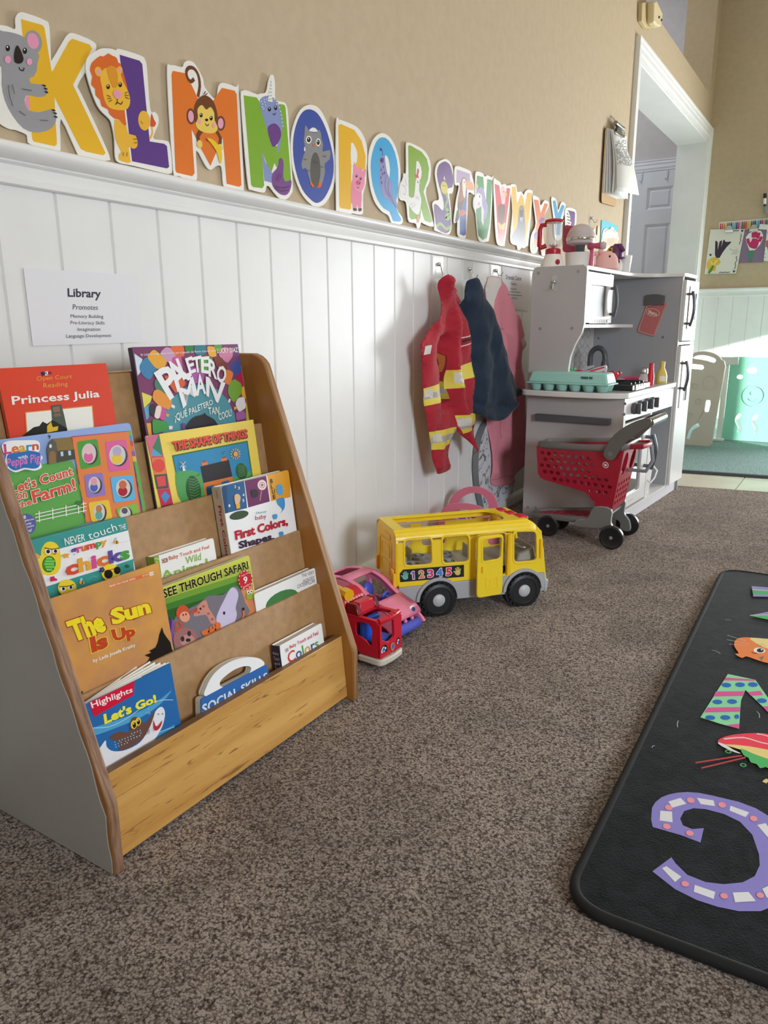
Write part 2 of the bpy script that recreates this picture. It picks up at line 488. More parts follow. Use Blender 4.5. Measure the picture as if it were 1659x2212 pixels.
# planked wainscot with V grooves, left wall
mb = MB()
YW = 2.86
n0 = -28; prof = []
prof.append((-2.5, 0.006))
i = n0
while Y0 + i * PLANK < YW - 0.02:
    y = Y0 + i * PLANK
    if y > -2.45: prof += [(y - 0.0035, 0.006), (y - 0.0012, 0.0012), (y + 0.0012, 0.0012), (y + 0.0035, 0.006)]
    i += 1
prof += [(YW - 0.02, 0.006), (YW - 0.02, 0.0)]
vs = [(x, y, z) for z in (0.0, 0.886) for y, x in prof]; n = len(prof)
mb.add(vs, [(k, k + 1, k + 1 + n, k + n) for k in range(n - 1)], white)
structure(mb, 'trim_1', smooth=20)
# the same planks on the far wall
mb = MB(); prof = [(0.0, -0.006)]
i = 0
while 0.06 + i * PLANK < 1.2:
    y = 0.06 + i * PLANK; prof += [(y - 0.0035, -0.006), (y - 0.0012, -0.001), (y + 0.0012, -0.001), (y + 0.0035, -0.006)]; i += 1
prof += [(1.2, -0.006)]; n = len(prof)
mb.add([(x, 6.075 + d, z) for z in (0, 0.886) for x, d in prof], [(k, k + 1, k + 1 + n, k + n) for k in range(n - 1)], white)
structure(mb, 'trim_2', smooth=20)
# moulded chair rail
RAIL = [(0.0, 0.883), (0.011, 0.883), (0.014, 0.8855), (0.014, 0.8925), (0.011, 0.895), (0.0095, 0.897), (0.0095, 0.9125), (0.013, 0.914), (0.0145, 0.9165), (0.013, 0.9185),
        (0.016, 0.9195), (0.022, 0.922), (0.027, 0.9265), (0.030, 0.931), (0.0305, 0.936), (0.028, 0.9405), (0.022, 0.9425), (0.0, 0.9425)]
mb = MB()
mb.sweep(RAIL, [((0, -2.5, 0), X, Z), ((0, YW - 0.035, 0), X, Z)], white)
structure(mb, 'trim_3', smooth=50)
mb = MB(); mb.sweep(RAIL, [((0, YW - 0.035, 0), X, Z), ((0, YW, 0), X * 0.98, Z)], white); structure(mb, 'trim_4', smooth=50)
mb = MB(); mb.sweep(RAIL, [((1.25, 6.075, 0), -Y, Z), ((0.0, 6.075, 0), -Y, Z)], white); structure(mb, 'trim_5', smooth=50)
BASE = [(0.0, 0.0), (0.016, 0.0), (0.016, 0.026), (0.0135, 0.031), (0.012, 0.035), (0.008, 0.038), (0.006, 0.0405), (0.0, 0.0405)]
mb = MB(); mb.sweep(BASE, [((0.005, -2.5, 0), X, Z), ((0.005, 2.80, 0), X, Z)], white); structure(mb, 'baseboard_left', smooth=40)
mb = MB(); mb.sweep(BASE, [((1.25, 6.069, 0), -Y, Z), ((0.0, 6.069, 0), -Y, Z)], white); structure(mb, 'baseboard_far', smooth=40)
# doorway casing (architrave) and lining
CAS = [(0.0, 0.0), (0.0, 0.022), (0.010, 0.022), (0.014, 0.017), (0.030, 0.019), (0.040, 0.014), (0.062, 0.016), (0.070, 0.011), (0.084, 0.011), (0.084, 0.0)]
mb = MB()
mb.sweep(CAS, [((0, 4.016, 0), Y, X), ((0, 4.016, 2.03), (Y - Z), X), ((0, 6.075, 2.03), (-Y - Z), X), ((0, 6.075, 0), -Y, X)], white)
structure(mb, 'trim_6', smooth=30)
mb = MB()
mb.bb(-TH - 0.004, 0.0, DY0 - 0.006, DY0 + 0.012, 0, DZ, white); mb.bb(-TH - 0.004, 0.0, DY1 - 0.012, DY1 + 0.006, 0, DZ, white); mb.bb(-TH - 0.004, 0.0, DY0, DY1, DZ - 0.014, DZ + 0.004, white)
structure(mb, 'trim_7')
# six panel door in the hall and its head casing
hall_white = noise_mat('hall_door_paint', '#e2e6ee', '#e6eaf1', 6, 0.4, 0, k=1.0)
mb = MB()
dp = Pl((-0.945, 6.59, 0), X, Z)
W_, H_ = 0.715, 1.887
cols = [(0.105, 0.308), (0.41, 0.612)]; rows = [(0.2, 0.75), (0.9, 1.488), (1.598, 1.768)]
hol = [[(a, c), (b, c), (b, d), (a, d)] for a, b in cols for c, d in rows]
mb.plate(dp, [(0.01, 0.01), (W_ - 0.01, 0.01), (W_ - 0.01, H_), (0.01, H_)], -0.04, 0.0, hall_white, holes=hol)
for a, b in cols:
    for c, d in rows:
        o = [(a, c), (b, c), (b, d), (a, d)]; k = 0.035; t = [(a + k, c + k), (b - k, c + k), (b - k, d - k), (a + k, d - k)]
        k = 0.02; u = [(a + k, c + k), (b - k, c + k), (b - k, d - k), (a + k, d - k)]
        vs = [dp.w(q, 0) for q in o] + [dp.w(q, -0.018) for q in u] + [dp.w(q, -0.006) for q in t]
        fs = [(j, (j + 1) % 4, 4 + (j + 1) % 4, 4 + j) for j in range(4)] + [(4 + j, 4 + (j + 1) % 4, 8 + (j + 1) % 4, 8 + j) for j in range(4)] + [(8, 9, 10, 11)]
        mb.add(vs, fs, hall_white)
dr = structure(mb, 'door_1', smooth=15)
mb = MB()
for u in (0.36, 0.56):
    mb.box(dp.w((u, H_ - 0.02), 0.004), (0.012, 0.004, 0.05), mat('#c9ccd0', 0.4)); mb.tube([dp.w((u, H_ - 0.045), 0.004), dp.w((u - 0.004, H_ - 0.075), 0.012), dp.w((u - 0.012, H_ - 0.06), 0.022)], 0.004, mat('#c9ccd0', 0.4), 6)
structure(mb, 'trim_8')
mb = MB(); mb.sweep(CAS, [((-1.02, 6.6, 1.975), -Z, -Y), ((-0.15, 6.6, 1.975), -Z, -Y)], hall_white); mb.bb(-0.226, -0.15, 6.58, 6.6, 0, 1.9, hall_white); structure(mb, 'trim_9', smooth=30)
# unseen openings that let the daylight in
fr = mat('#e8e8e4', 0.4)
for nm, y0, y1, z0, z1 in (('window_1', -0.9, 0.4, 0.5, 1.65), ('window_2', 2.72, 5.0, 0.3, 1.42)):
    mb = MB()
    for a, b, c, d in ((y0, y0 + 0.04, z0, z1), (y1 - 0.04, y1, z0, z1), (y0, y1, z0, z0 + 0.04), (y0, y1, z1 - 0.04, z1)): mb.bb(3.17, 3.28, a, b, c, d, fr)
    if nm == 'window_1': mb.bb(3.185, 3.2, y0, y1, z0, z1, mat('#f3f3f0', 0.8))
    structure(mb, nm)
mb = MB()
for a, b, c, d in ((1.25, 1.3, 0, 2.05), (2.6, 2.65, 0, 2.05), (1.9, 1.95, 0, 2.05), (1.25, 2.65, 2.0, 2.05), (1.25, 2.65, 0, 0.05)): mb.bb(a, b, 6.08, 6.16, c, d, fr)
structure(mb, 'door_2')
mb = MB(); mb.bb(0.5, 2.9, -0.2, 3.0, 3.285, 3.3, mat('#f2f0ea', 0.6)); structure(mb, 'trim_10')

# dark green-grey mat beyond the tiles
green = noise_mat('green_mat', '#5c7c7b', '#93aeaa', 150, 0.95, 0.8, 300, k=1.0, bd=0.003)
mb = MB()
dk = mat('#2b3336', 0.7)
mb.add([(0.05, 3.62, 0.008), (1.9, 3.90, 0.008), (1.9, 6.0, 0.008), (0.05, 6.0, 0.008)], [(0, 1, 2, 3)], green)
mb.add([(0.05, 3.60, 0.0), (1.9, 3.88, 0.0), (1.9, 3.90, 0.008), (0.05, 3.62, 0.008)], [(0, 1, 2, 3)], dk)
mb.add([(0.05, 3.62, 0.0085), (1.9, 3.90, 0.0085), (1.9, 3.925, 0.0085), (0.05, 3.645, 0.0085)], [(0, 1, 2, 3)], dk)
mb.build('floor_mat', label='grey green carpet mat with a black edge beyond the tile strip', cat='mat')
# ================================================================ drawing on flat things
class Art:
    """flat printed shapes, each layer a hair above the last"""
    def __init__(s, mb, pl, clip=None, h=0.0, step=0.00004, rough=0.35, k=1.12):
        s.mb, s.pl, s.clip, s.h, s.step, s.rough, s.k = mb, pl, clip, h, step, rough, k
        s.spec = 0.5
    def m(s, c): return mat(c, s.rough, k=s.k, spec=s.spec) if isinstance(c, str) else c
    def up(s): s.h += s.step; return s.h
    def p(s, view, t, c, smooth=0, rnd=0.0, holes=()):
        q = s.pl.P(view, t)
        if smooth: q = sm(q, smooth)
        if rnd: q = rounded(q, rnd)
        s.mb.flat(s.pl, q, s.up(), s.m(c), clip=s.clip, holes=[(sm(s.pl.P(view, g), smooth) if smooth else s.pl.P(view, g)) for g in holes])
        return s
    def pp(s, view, items):
        for t, c in items: s.p(view, t, c)
        return s
    def e(s, view, cx, cy, rx, ry, c, rot=0, n=18, a0=0, a1=360):
        x0, y0, k = VIEW[view]
        q = [s.pl.px((x0 + a / k, y0 + b / k)) for a, b in ell(cx, cy, rx, ry, rot, n, a0, a1)]
        s.mb.flat(s.pl, q, s.up(), s.m(c), clip=s.clip); return s
    def l(s, view, t, wd, c, smooth=0):
        q = s.pl.P(view, t)
        if smooth: q = sm(q, smooth, closed=False)
        h = s.up(); P = stroke(q, wd); n = len(q)
        for i in range(n - 1):
            f = [P[i], P[i + 1], P[2 * n - 2 - i], P[2 * n - 1 - i]]
            s.mb.flat(s.pl, f, h, s.m(c), clip=s.clip)
        return s
    def t(s, view, txt, bot, top, c, bold=0.012, out=None, ob=0.05, sh=None):
        b, t = s.pl.P(view, bot), s.pl.P(view, top)
        if sh:
            o = sh[1]; s.mb.text(s.pl, txt, [(q[0] + o, q[1] - o) for q in b], [(q[0] + o, q[1] - o) for q in t], s.up(), s.m(sh[0]), bold, s.clip)
        if out: s.mb.text(s.pl, txt, b, t, s.up(), s.m(out), ob, s.clip)
        s.mb.text(s.pl, txt, b, t, s.up(), s.m(c), bold, s.clip); return s
    def tm(s, view, txt, bot, top, cols, bold=0.03, out=None, ob=0.06):
        """one word, each letter its own colour"""
        b, t = s.pl.P(view, bot), s.pl.P(view, top)
        x0, y0, x1, y1 = text_box(txt)
        if out: s.mb.text(s.pl, txt, b, t, s.up(), s.m(out), ob, s.clip)
        e = [text_box(txt[:i + 1])[2] for i in range(len(txt))]
        wd_ = [text_box(c_)[2] - text_box(c_)[0] for c_ in txt]
        e = [(e[i] + e[i + 1] - wd_[i + 1]) / 2 for i in range(len(txt) - 1)] + [e[-1] + 1]
        v, f = text_mesh(txt, bold); h = s.up()
        for g in f:
            cx = sum(v[i][0] for i in g) / len(g); ci = next((i for i in range(len(e)) if cx <= e[i]), len(e) - 1)
            q = []
            for i in g:
                u = (v[i][0] - x0) / (x1 - x0); k = (v[i][1] - y0) / (y1 - y0); A = along(b, u); B = along(t, u)
                q.append((A[0] + (B[0] - A[0]) * k, A[1] + (B[1] - A[1]) * k))
            s.mb.flat(s.pl, ccw(q), h, s.m(cols[ci % len(cols)]), clip=s.clip)
        return s

# ================================================================ wooden book display
def wood(name, c1, c2, stretch, rough=0.35, scale=12, lo=0.3, hi=0.7, scr=None, k=1.0):
    m, nt, b, N, L = nodes_mat(name)
    tc = N('ShaderNodeTexCoord'); mp = N('ShaderNodeMapping'); mp.inputs['Scale'].default_value = stretch
    L(tc.outputs['Object'], mp.inputs[0])
    n = N('ShaderNodeTexNoise'); n.inputs['Scale'].default_value = scale; n.inputs['Detail'].default_value = 8; n.inputs['Distortion'].default_value = 0.6
    L(mp.outputs[0], n.inputs['Vector'])
    r = N('ShaderNodeValToRGB'); r.color_ramp.elements[0].position = lo; r.color_ramp.elements[1].position = hi
    r.color_ramp.elements[0].color = (*rgb(c1, k), 1); r.color_ramp.elements[1].color = (*rgb(c2, k), 1)
    L(n.outputs['Fac'], r.inputs[0]); out = r.outputs[0]
    if scr:
        n2 = N('ShaderNodeTexNoise'); n2.inputs['Scale'].default_value = scr[1]; n2.inputs['Detail'].default_value = 5; n2.inputs['Distortion'].default_value = 1.5
        L(mp.outputs[0], n2.inputs['Vector'])
        r2 = N('ShaderNodeValToRGB'); r2.color_ramp.elements[0].position = scr[2]; r2.color_ramp.elements[1].position = scr[2] + 0.05
        r2.color_ramp.elements[0].color = (0, 0, 0, 1); r2.color_ramp.elements[1].color = (0.75, 0.75, 0.75, 1)
        L(n2.outputs['Fac'], r2.inputs[0])
        mx = N('ShaderNodeMix'); mx.data_type = 'RGBA'; mx.inputs[7].default_value = (*rgb(scr[0], k), 1)
        L(r2.outputs[0], mx.inputs[0]); L(out, mx.inputs[6]); out = mx.outputs[2]
    L(out, b.inputs['Base Color']); b.inputs['Roughness'].default_value = rough
    return m
w_side = wood('varnished_ply', '#8f5e2a', '#a87236', (1, 1, 0.15), 0.3)
w_edge = wood('ply_edge', '#6f4426', '#b98a55', (0.6, 14, 0.6), 0.45, 14)
w_worn = wood('worn_edge', '#6a4a36', '#a98468', (1.5, 12, 1.5), 0.5, 16)
w_front = wood('front_board', '#bd8740', '#dbab62', (1, 0.07, 1), 0.38, 26, 0.3, 0.7, ('#77502a', 150, 0.61))
w_top = wood('board_edge', '#6b4b30', '#8d6a48', (1, 0.2, 1), 0.5, 20)
mdf = noise_mat('hardboard', '#a27c52', '#b08a5e', 60, 0.55, 0.1, 200, k=1.0)
grey_sheet = noise_mat('grey_sheet', '#9c9a94', '#a4a29c', 4, 0.55, 0.25, 7, k=1.0, bd=0.01)
PY0, PY1, PYA, PYB = 0.487, 0.503, 1.02, 1.036
prof = [(0.022, 0.0), (0.386, 0.0), (0.386, 0.097), (0.3845, 0.105), (0.381, 0.114), (0.207, 0.604), (0.203, 0.614), (0.196, 0.622), (0.187, 0.628), (0.175, 0.632), (0.04, 0.632), (0.022, 0.62)]
shelf = thing('book_display', 'low wooden book display with tiered pockets full of picture books, grey sheet on its end', 'bookcase', (0.2, 0.76, 0))
pa = Pl((0, PY0, 0), X, Z)
mb = MB(); mb.plate(pa, prof, -0.016, -0.0008, w_side, mside=w_worn)
lp = mb.build('side_panel', shelf, bevel=0.0025)
mb = MB()
wav = [(0.024, 0.002)]
for i in range(0, 30):
    t = i / 29; z = 0.003 + t * 0.60; x = (0.3835 if z < 0.097 else 0.3835 - (z - 0.097) * 0.3555) - 0.0035 + 0.0018 * math.sin(z * 90) + 0.0012 * math.sin(z * 37 + 1)
    wav.append((x - 0.003 * (0.09 < z < 0.12), z))
wav += [(0.17, 0.629), (0.024, 0.629)]
mb.plate(pa, wav, -0.0009, 0.0006, grey_sheet)
mb.build('grey_sheet', lp, label='grey sheet covering the end panel')
mb = MB(); mb.plate(Pl((0, PYA, 0), X, Z), prof, -0.016, 0.0, w_side, mside=w_edge)
mb.build('side_panel', shelf, bevel=0.0025)
TOP = {1: (0.148, 0.610), 2: (0.189, 0.507), 3: (0.230, 0.410), 4: (0.271, 0.315), 5: (0.313, 0.219), 6: (0.361, 0.128)}
SL = -0.13
def tierx(i, z): return TOP[i][0] + SL * (z - TOP[i][1])
for i in range(1, 6):
    xt, zt = TOP[i]; pr = []
    zb = zt - 0.19; mb = MB()
    a = [(tierx(i, zb) - 0.004, zb), (tierx(i, zb), zb), (xt, zt - 0.002), (xt - 0.001, zt - 0.0005), (xt - 0.004, zt)]
    mb.plate(Pl((0, PY1, 0), X, Z), a, -(PYA - PY1), 0, mdf)
    p = mb.build('tier_panel', shelf)
    zl = TOP[i + 1][1] - 0.105
    mb = MB(); mb.bb(tierx(i, zl) - 0.001, tierx(i + 1, zl) - 0.004, PY1, PYA, zl - 0.006, zl, mdf); mb.build('pocket_ledge', shelf)
mb = MB(); mb.bb(0.118, 0.1445, PY1, PYA, 0.585, 0.612, w_side); mb.build('top_rail', shelf, bevel=0.001)
mb = MB()
fp = Pl((0.372, PY1, 0.008), Y, Vector((0.361 - 0.372, 0, 0.119)))
hh = math.hypot(0.011, 0.119)
mb.plate(fp, [(0, 0), (PYA - PY1, 0), (PYA - PY1, hh), (0, hh)], -0.015, 0.0, w_front, mside=w_top)
mb.build('front_board', shelf, bevel=0.0015)

# ================================================================ picture books
PAPER = mat('#efece4', 0.7, k=1.0)
def pages_mat():
    m, nt, b, N, L = nodes_mat('page_edges')
    tc = N('ShaderNodeTexCoord'); wv = N('ShaderNodeTexNoise'); wv.inputs['Scale'].default_value = 30; wv.inputs['Detail'].default_value = 2
    mp = N('ShaderNodeMapping'); mp.inputs['Scale'].default_value = (60, 0.3, 0.3); L(tc.outputs['Object'], mp.inputs[0]); L(mp.outputs[0], wv.inputs['Vector'])
    r = N('ShaderNodeValToRGB'); r.color_ramp.elements[0].position = 0.42; r.color_ramp.elements[1].position = 0.58
    r.color_ramp.elements[0].color = (*rgb('#a39d90', 1), 1); r.color_ramp.elements[1].color = (*rgb('#efece4', 1), 1)
    L(wv.outputs['Fac'], r.inputs[0]); L(r.outputs[0], b.inputs['Base Color']); b.inputs['Roughness'].default_value = 0.7
    return m
PAGES = pages_mat()
def book(label, tier, d, TL, TR, below, thick, cover, spine=None, back=None, rnd=0.0, board=0.0016, rough=0.3, spine_w=None, inset=0.002, group='picture books in the wooden display'):
    """a book standing in a pocket, its front cover through two measured top corners"""
    xt, zt = TOP[tier]
    big = Pl((xt + d, 0, zt), Y, Vector((SL, 0, 1)))
    a, b = big.px(TL), big.px(TR)
    vz = (a[1] + b[1]) / 2; A, B = big.w((max(a[0], PY0 + 0.0175), vz)), big.w((min(b[0], PYA - 0.001), vz))
    pl = Pl(A, B - A, Vector((SL, 0, 1)))
    wd = (B - A).length; zf = TOP[tier + 1][1] - 0.105
    ht = (A.z + B.z) / 2 - zf - 0.002 if below is None else below
    rect = rrect(0, -ht, wd, 0, rnd, 4) if rnd else [(0, -ht), (wd, -ht), (wd, 0), (0, 0)]
    t = thing('picture_book', label, 'book', pl.w((wd / 2, -ht), -thick / 2), group)
    cm = MB(); cov = mat(cover, rough) if isinstance(cover, str) else cover
    cm.plate(pl, rect, -board, 0.0, cov, mside=(PAPER if board > 0.0012 else None))
    art = Art(cm, pl, rect, 0.00005, rough=rough)
    pg = MB(); i = inset
    pg.plate(pl, [(0.001, -ht + i), (wd - i, -ht + i), (wd - i, -i), (0.001, -i)], -thick + board, -board, PAGES)
    pg.build('pages', t)
    bk = MB(); bk.plate(pl, rect, -thick, -thick + board, mat(back or (cover if isinstance(cover, str) else '#c9985a'), rough)); bk.build('back_cover', t)
    if spine:
        sp = MB(); sp.plate(pl, [(-0.0012, -ht), (0.0008, -ht), (0.0008, -0.0005), (-0.0012, -0.0005)], -thick, -0.0002, mat(spine, rough))
        spl = Pl(pl.w((-0.0012, 0), -thick), pl.N, pl.Vv)
        t['_'] = 1; del t['_']
        return t, art, cm, pl, wd, ht, (sp, spl)
    return t, art, cm, pl, wd, ht, None
def done(t, cm, sp=None):
    cm.build('front_cover', t)
    if sp: sp[0].build('spine', t)

# 1 red reading book
t, a, cm, pl, wd, ht, sp = book('red picture book with white title and a castle picture, back pocket at the left', 1, 0.010, (-9, 795.5), (229, 785), None, 0.006, '#d8442c', board=0.001)
a.pp('1', [('362,306 396,300 402,336 372,341', '#2b3a6b'), ('398,303 428,299 432,333 404,337', '#e8e4dc'), ('430,301 462,297 466,328 436,332', '#b0324a')])
a.t('1', 'SRA', '372,336 462,324', '368,308 458,302', '#14161c')
a.t('1', 'Open Court', '330,398 645,372', '325,345 640,326', '#e0a04a', 0.0)
a.t('1', 'Reading', '390,462 608,440', '385,406 603,392', '#e0a04a', 0.0)
a.t('1', 'Princess Julia', '115,622 892,548', '103,525 885,470', '#f6eee6', 0.02)
a.p('1', '222,664 828,604 856,930 240,960', '#e08a3a'); a.p('1', '232,672 820,613 846,930 250,960', '#e9e7dc')
a.p('1', '455,605 548,594 575,700 600,820 470,870 462,720', '#4d564a'); a.p('1', '470,622 532,612 536,660 478,668', '#8a6a5a'); a.p('1', '478,680 540,672 546,700 484,708', '#7d6152')
a.p('1', '195,880 300,800 350,790 380,750 420,770 470,735 600,810 600,880', '#1d1d1b'); a.p('1', '420,790 455,750 470,800 520,790 515,830 420,850', '#e0b52a')
done(t, cm)

# 2 popsicle book
t, a, cm, pl, wd, ht, sp = book('tall picture book ringed with ice pops, white arched title, back pocket at the right', 1, 0.015, (285.3, 750.3), (513.4, 742.9), None, 0.009, '#7a3a62', spine='#2c1530')
a.pp('2', [('80,135 152,185 135,300 110,330', '#c9dbe8'), ('945,55 992,55 1015,180 960,180', '#6a3c74'), ('915,230 1015,180 1032,270 960,345', '#3d4e90'),
           ('963,345 1036,268 1062,405 1000,436', '#a81f4a'), ('1010,436 1062,410 1078,520 1030,540', '#dba232'), ('1048,548 1072,530 1076,556 1052,566', '#b3202c'), ('1052,570 1085,560 1098,720 1060,720', '#b9ad34'),
           ('145,475 238,510 220,562 165,612', '#d9d057'), ('165,612 220,575 205,700 185,720', '#5fa2bf'), ('185,745 225,745 232,850 205,850', '#dca23c')])
a.e('2', 650, 800, 325, 400, '#4d8f9b')
for q, c in (('120,250 180,160 300,240 215,372 150,330', '#3f7fa8'), ('185,162 250,95 372,200 330,290 262,262', '#e3a432'), ('300,130 360,75 440,108 470,190 380,225', '#c997b8'),
             ('385,72 512,68 522,160 452,172', '#dd682f'), ('514,68 602,66 592,125 530,132', '#2f7f3e'), ('600,64 712,62 700,150 610,150', '#2e7b88'), ('710,70 790,78 800,172 730,162', '#e6aa3a'),
             ('765,60 846,60 842,112 800,122', '#5d9e3c'), ('810,150 860,75 937,100 942,160 892,225', '#cf7fa2'), ('768,160 842,168 895,250 880,330 800,262', '#7d3726'), ('885,270 948,302 915,420 862,390', '#dc7a2f'),
             ('952,355 1016,400 1020,482 945,572 893,480 905,400', '#729e36'), ('985,522 1040,516 1056,610 992,652 958,576', '#dcd6d6'), ('965,650 1040,633 1060,702 970,726', '#9f629c'),
             ('405,172 485,150 505,300 420,305', '#c9588f'), ('545,262 692,262 685,380 572,412', '#a8559f'), ('640,170 762,168 752,302 650,300', '#5f9842'), ('330,330 490,330 532,400 440,492', '#d25c34'),
             ('252,365 322,338 385,480 332,512 255,442', '#4b7d62'), ('245,458 292,448 412,540 388,632 300,602 233,535', '#e29236'), ('212,572 272,582 250,698 204,652', '#3a2a35'), ('272,584 320,600 296,712 248,698', '#e7d3cb'),
             ('320,600 360,622 342,724 296,712', '#cc5292'), ('232,708 372,735 378,802 240,848', '#42943e')):
    a.p('2', q, c, rnd=0.006)
a.pp('2', [('405,578 434,598 426,620 396,604', '#e9ded4'), ('356,658 382,668 376,690 352,684', '#d9a052'), ('378,770 412,770 408,800 378,800', '#e6dbd2'), ('905,528 920,540 908,570 895,560', '#e9e2da'), ('945,605 972,598 970,622 948,630', '#dda24a')])
for ch, b, tp in (('P', '388,532 492,452', '258,312 372,232'), ('A', '455,460 562,348', '352,232 424,196'), ('L', '505,362 572,326', '440,190 505,172'), ('E', '562,312 612,292', '522,186 576,166'), ('T', '606,298 656,298', '576,178 656,160'),
                  ('E', '664,300 722,310', '660,172 726,166'), ('R', '728,330 792,358', '724,186 792,216'), ('O', '788,372 862,398', '812,234 886,270'), ('M', '505,605 622,490', '465,460 582,348'), ('A', '622,500 696,482', '624,326 668,320'), ('N', '708,500 804,560', '706,346 862,398')):
    a.t('2', ch, b, tp, '#f5f2ea', 0.03)
a.t('2', '¡QUÉ PALETERO', '432,745 560,690 765,592', '425,650 560,600 752,525', '#f0ece2', 0.012)
a.t('2', 'TAN', '725,670 812,664', '716,610 816,602', '#f0ece2'); a.t('2', 'COOL!', '815,722 925,680', '806,664 920,618', '#f0ece2')
a.t('2', 'LUCKY DIAZ', '800,135 980,125', '795,92 975,85', '#f0ece2'); a.t('2', 'by Latin Grammy winner/escrito por el ganador del Premio Grammy Latino', '128,165 785,125', '130,135 790,103', '#f0ece2', 0.0)
a.p('2', '535,800 550,740 600,690 670,672 688,655 706,676 762,706 792,742 800,800', '#221b20', 3)
a.p('2', '486,748 516,744 520,800 492,800', '#6a3a7a')
done(t, cm, sp)

# 3 blue and green counting board book
t, a, cm, pl, wd, ht, sp = book('blue and green board book with an orange panel of toy windows, at the left', 2, 0.016, (-14, 950), (281.5, 914.5), None, 0.013, '#8faadb', rnd=0.006)
a.p('1', '-60,1260 30,1228 240,1158 420,1122 600,1098 640,1098 900,1620 200,1860 0,1400', '#62a552')
a.pp('1', [('640,880 1160,830 1275,1580 770,1660', '#a45a8c')])
cs = ['#c8503c', '#4f8fc0', '#6fae4a', '#e0b23a', '#8a5fa0', '#d97a34']
for i in range(16):
    f = i / 16; g = (i + 1) / 16
    for o in (0, 1):
        x0, y0, x1, y1 = (630, 885, 765, 1655) if o == 0 else (1140, 830, 1275, 1570)
        a.p('1', f'{x0 + (x1 - x0) * f},{y0 + (y1 - y0) * f} {x0 + 30 + (x1 - x0) * f},{y0 - 3 + (y1 - y0) * f} {x0 + 30 + (x1 - x0) * g},{y0 - 3 + (y1 - y0) * g} {x0 + (x1 - x0) * g},{y0 + (y1 - y0) * g}', cs[(i * 5 + o * 2) % 6])
a.p('1', '1195,1110 1230,1130 1300,1540 1275,1560 1235,1330', '#62a552')
a.p('1', '640,892 1145,838 1255,1575 768,1655', '#e08048')
for q, c, f in (('680,930 866,903 902,1140 716,1182', '#4f9a3f', ('790,1035,70,95', '#e9b9c0', '#d9649a')), ('933,932 1122,908 1162,1176 970,1206', '#d9649a', ('1045,1050,80,95', '#b4a8c4', '#e6c23c')), ('745,1226 912,1204 942,1410 775,1432', '#8f78bf', ('838,1315,58,75', '#d99aa8', '#4a64b0')),
                ('980,1246 1182,1228 1206,1450 1014,1476', '#5fb0e0', ('1095,1345,70,85', '#c8693c', '#a8202c')), ('780,1476 966,1448 1000,1620 812,1650', '#e8c03a', ('880,1560,55,80', '#b97c4c', '#5aa89a')), ('1030,1532 1216,1478 1240,1570 1056,1610', '#82b84a', ('1110,1570,55,60', '#57525c', '#d9d5d0'))):
    a.p('1', q, c, rnd=0.004)
    cx, cy, rx, ry = map(float, f[0].split(','))
    a.e('1', cx + 12, cy + 6, rx, ry, '#4a3f3c'); a.e('1', cx, cy, rx * 0.92, ry * 0.95, '#cfc9c8')
    a.e('1', cx - 4, cy + ry * 0.35, rx * 0.6, ry * 0.5, f[2]); a.e('1', cx - 4, cy - ry * 0.35, rx * 0.5, ry * 0.45, f[1])
a.pp('1', [('408,1000 428,935 458,905 492,935 505,1010 498,1120 422,1132', '#5d5850'), ('458,905 625,888 655,1000 505,1014 490,935', '#86703f'), ('500,1014 655,1000 665,1085 500,1118', '#4b463f'), ('430,1040 445,1015 475,1015 488,1035 490,1120 430,1128', '#8d6d42'),
           ('530,1022 554,1018 558,1058 535,1062', '#a9d3e6'), ('598,1012 622,1009 626,1050 603,1054', '#a9d3e6')])
a.e('1', 441, 970, 12, 17, '#dfe6f0')
a.l('1', '428,870 434,905', 0.0012, '#2d2b2a'); a.l('1', '420,880 445,884', 0.0012, '#2d2b2a')
a.p('1', '5,960 60,925 200,918 330,925 345,1000 330,1030 372,1070 350,1110 362,1160 300,1190 210,1180 130,1205 60,1170 35,1100 45,1040 20,1030', '#f3f1ec', 3)
a.p('1', '55,1050 110,1030 200,1010 290,1015 345,1035 350,1080 340,1150 290,1172 205,1165 125,1188 68,1160 48,1105', '#2f6db5', 3)
a.tm('1', 'Learn', '32,1042 332,1000', '22,955 330,930', ['#c8437c', '#d6722c', '#d9a02e', '#3f93b8', '#c8533a'], 0.03)
a.t('1', 'with', '148,1085 235,1078', '150,1058 232,1045', '#f3f1ec')
a.t('1', 'Peppa Pig', '48,1180 345,1132', '52,1085 340,1035', '#d977b8', 0.015)
a.t('1', "Let's Count", '100,1395 640,1228', '82,1310 622,1150', '#d8523c', 0.03, out='#f3e9dc', ob=0.07)
a.t('1', 'on', '142,1450 228,1428', '140,1402 222,1382', '#d8523c', 0.03, out='#f3e9dc', ob=0.08)
a.t('1', 'the', '150,1525 270,1490', '142,1480 258,1440', '#d8523c', 0.03, out='#f3e9dc', ob=0.08)
a.t('1', 'Farm!', '292,1480 665,1360', '268,1375 645,1262', '#d8523c', 0.03, out='#f3e9dc', ob=0.06)
for q in ('300,1580 760,1480', '300,1610 760,1510', '310,1640 760,1545'): a.l('1', q, 0.0012, '#e9f0e0')
for x in (340, 460, 580, 690, 735): a.l('1', f'{x},{1660 - (x - 300) * 0.22} {x - 5},{1560 - (x - 300) * 0.22}', 0.0014, '#e9f0e0')
a.e('1', 690, 1480, 26, 22, '#3d7a3a')
a.e('1', 232, 1665, 74, 92, '#5a5f9f', -15)
for s_, b, tp in (('8', '198,1622 218,1618', '194,1592 214,1588'), ('play pieces', '150,1662 290,1632', '148,1638 286,1612'), ('to help', '170,1692 268,1670', '166,1670 264,1648'), ('you count', '170,1722 290,1694', '166,1700 286,1672'), ('along!', '180,1752 272,1734', '178,1726 268,1706')): a.t('3' if 0 else '1', s_, b, tp, '#eef0f6', 0.012)
done(t, cm)

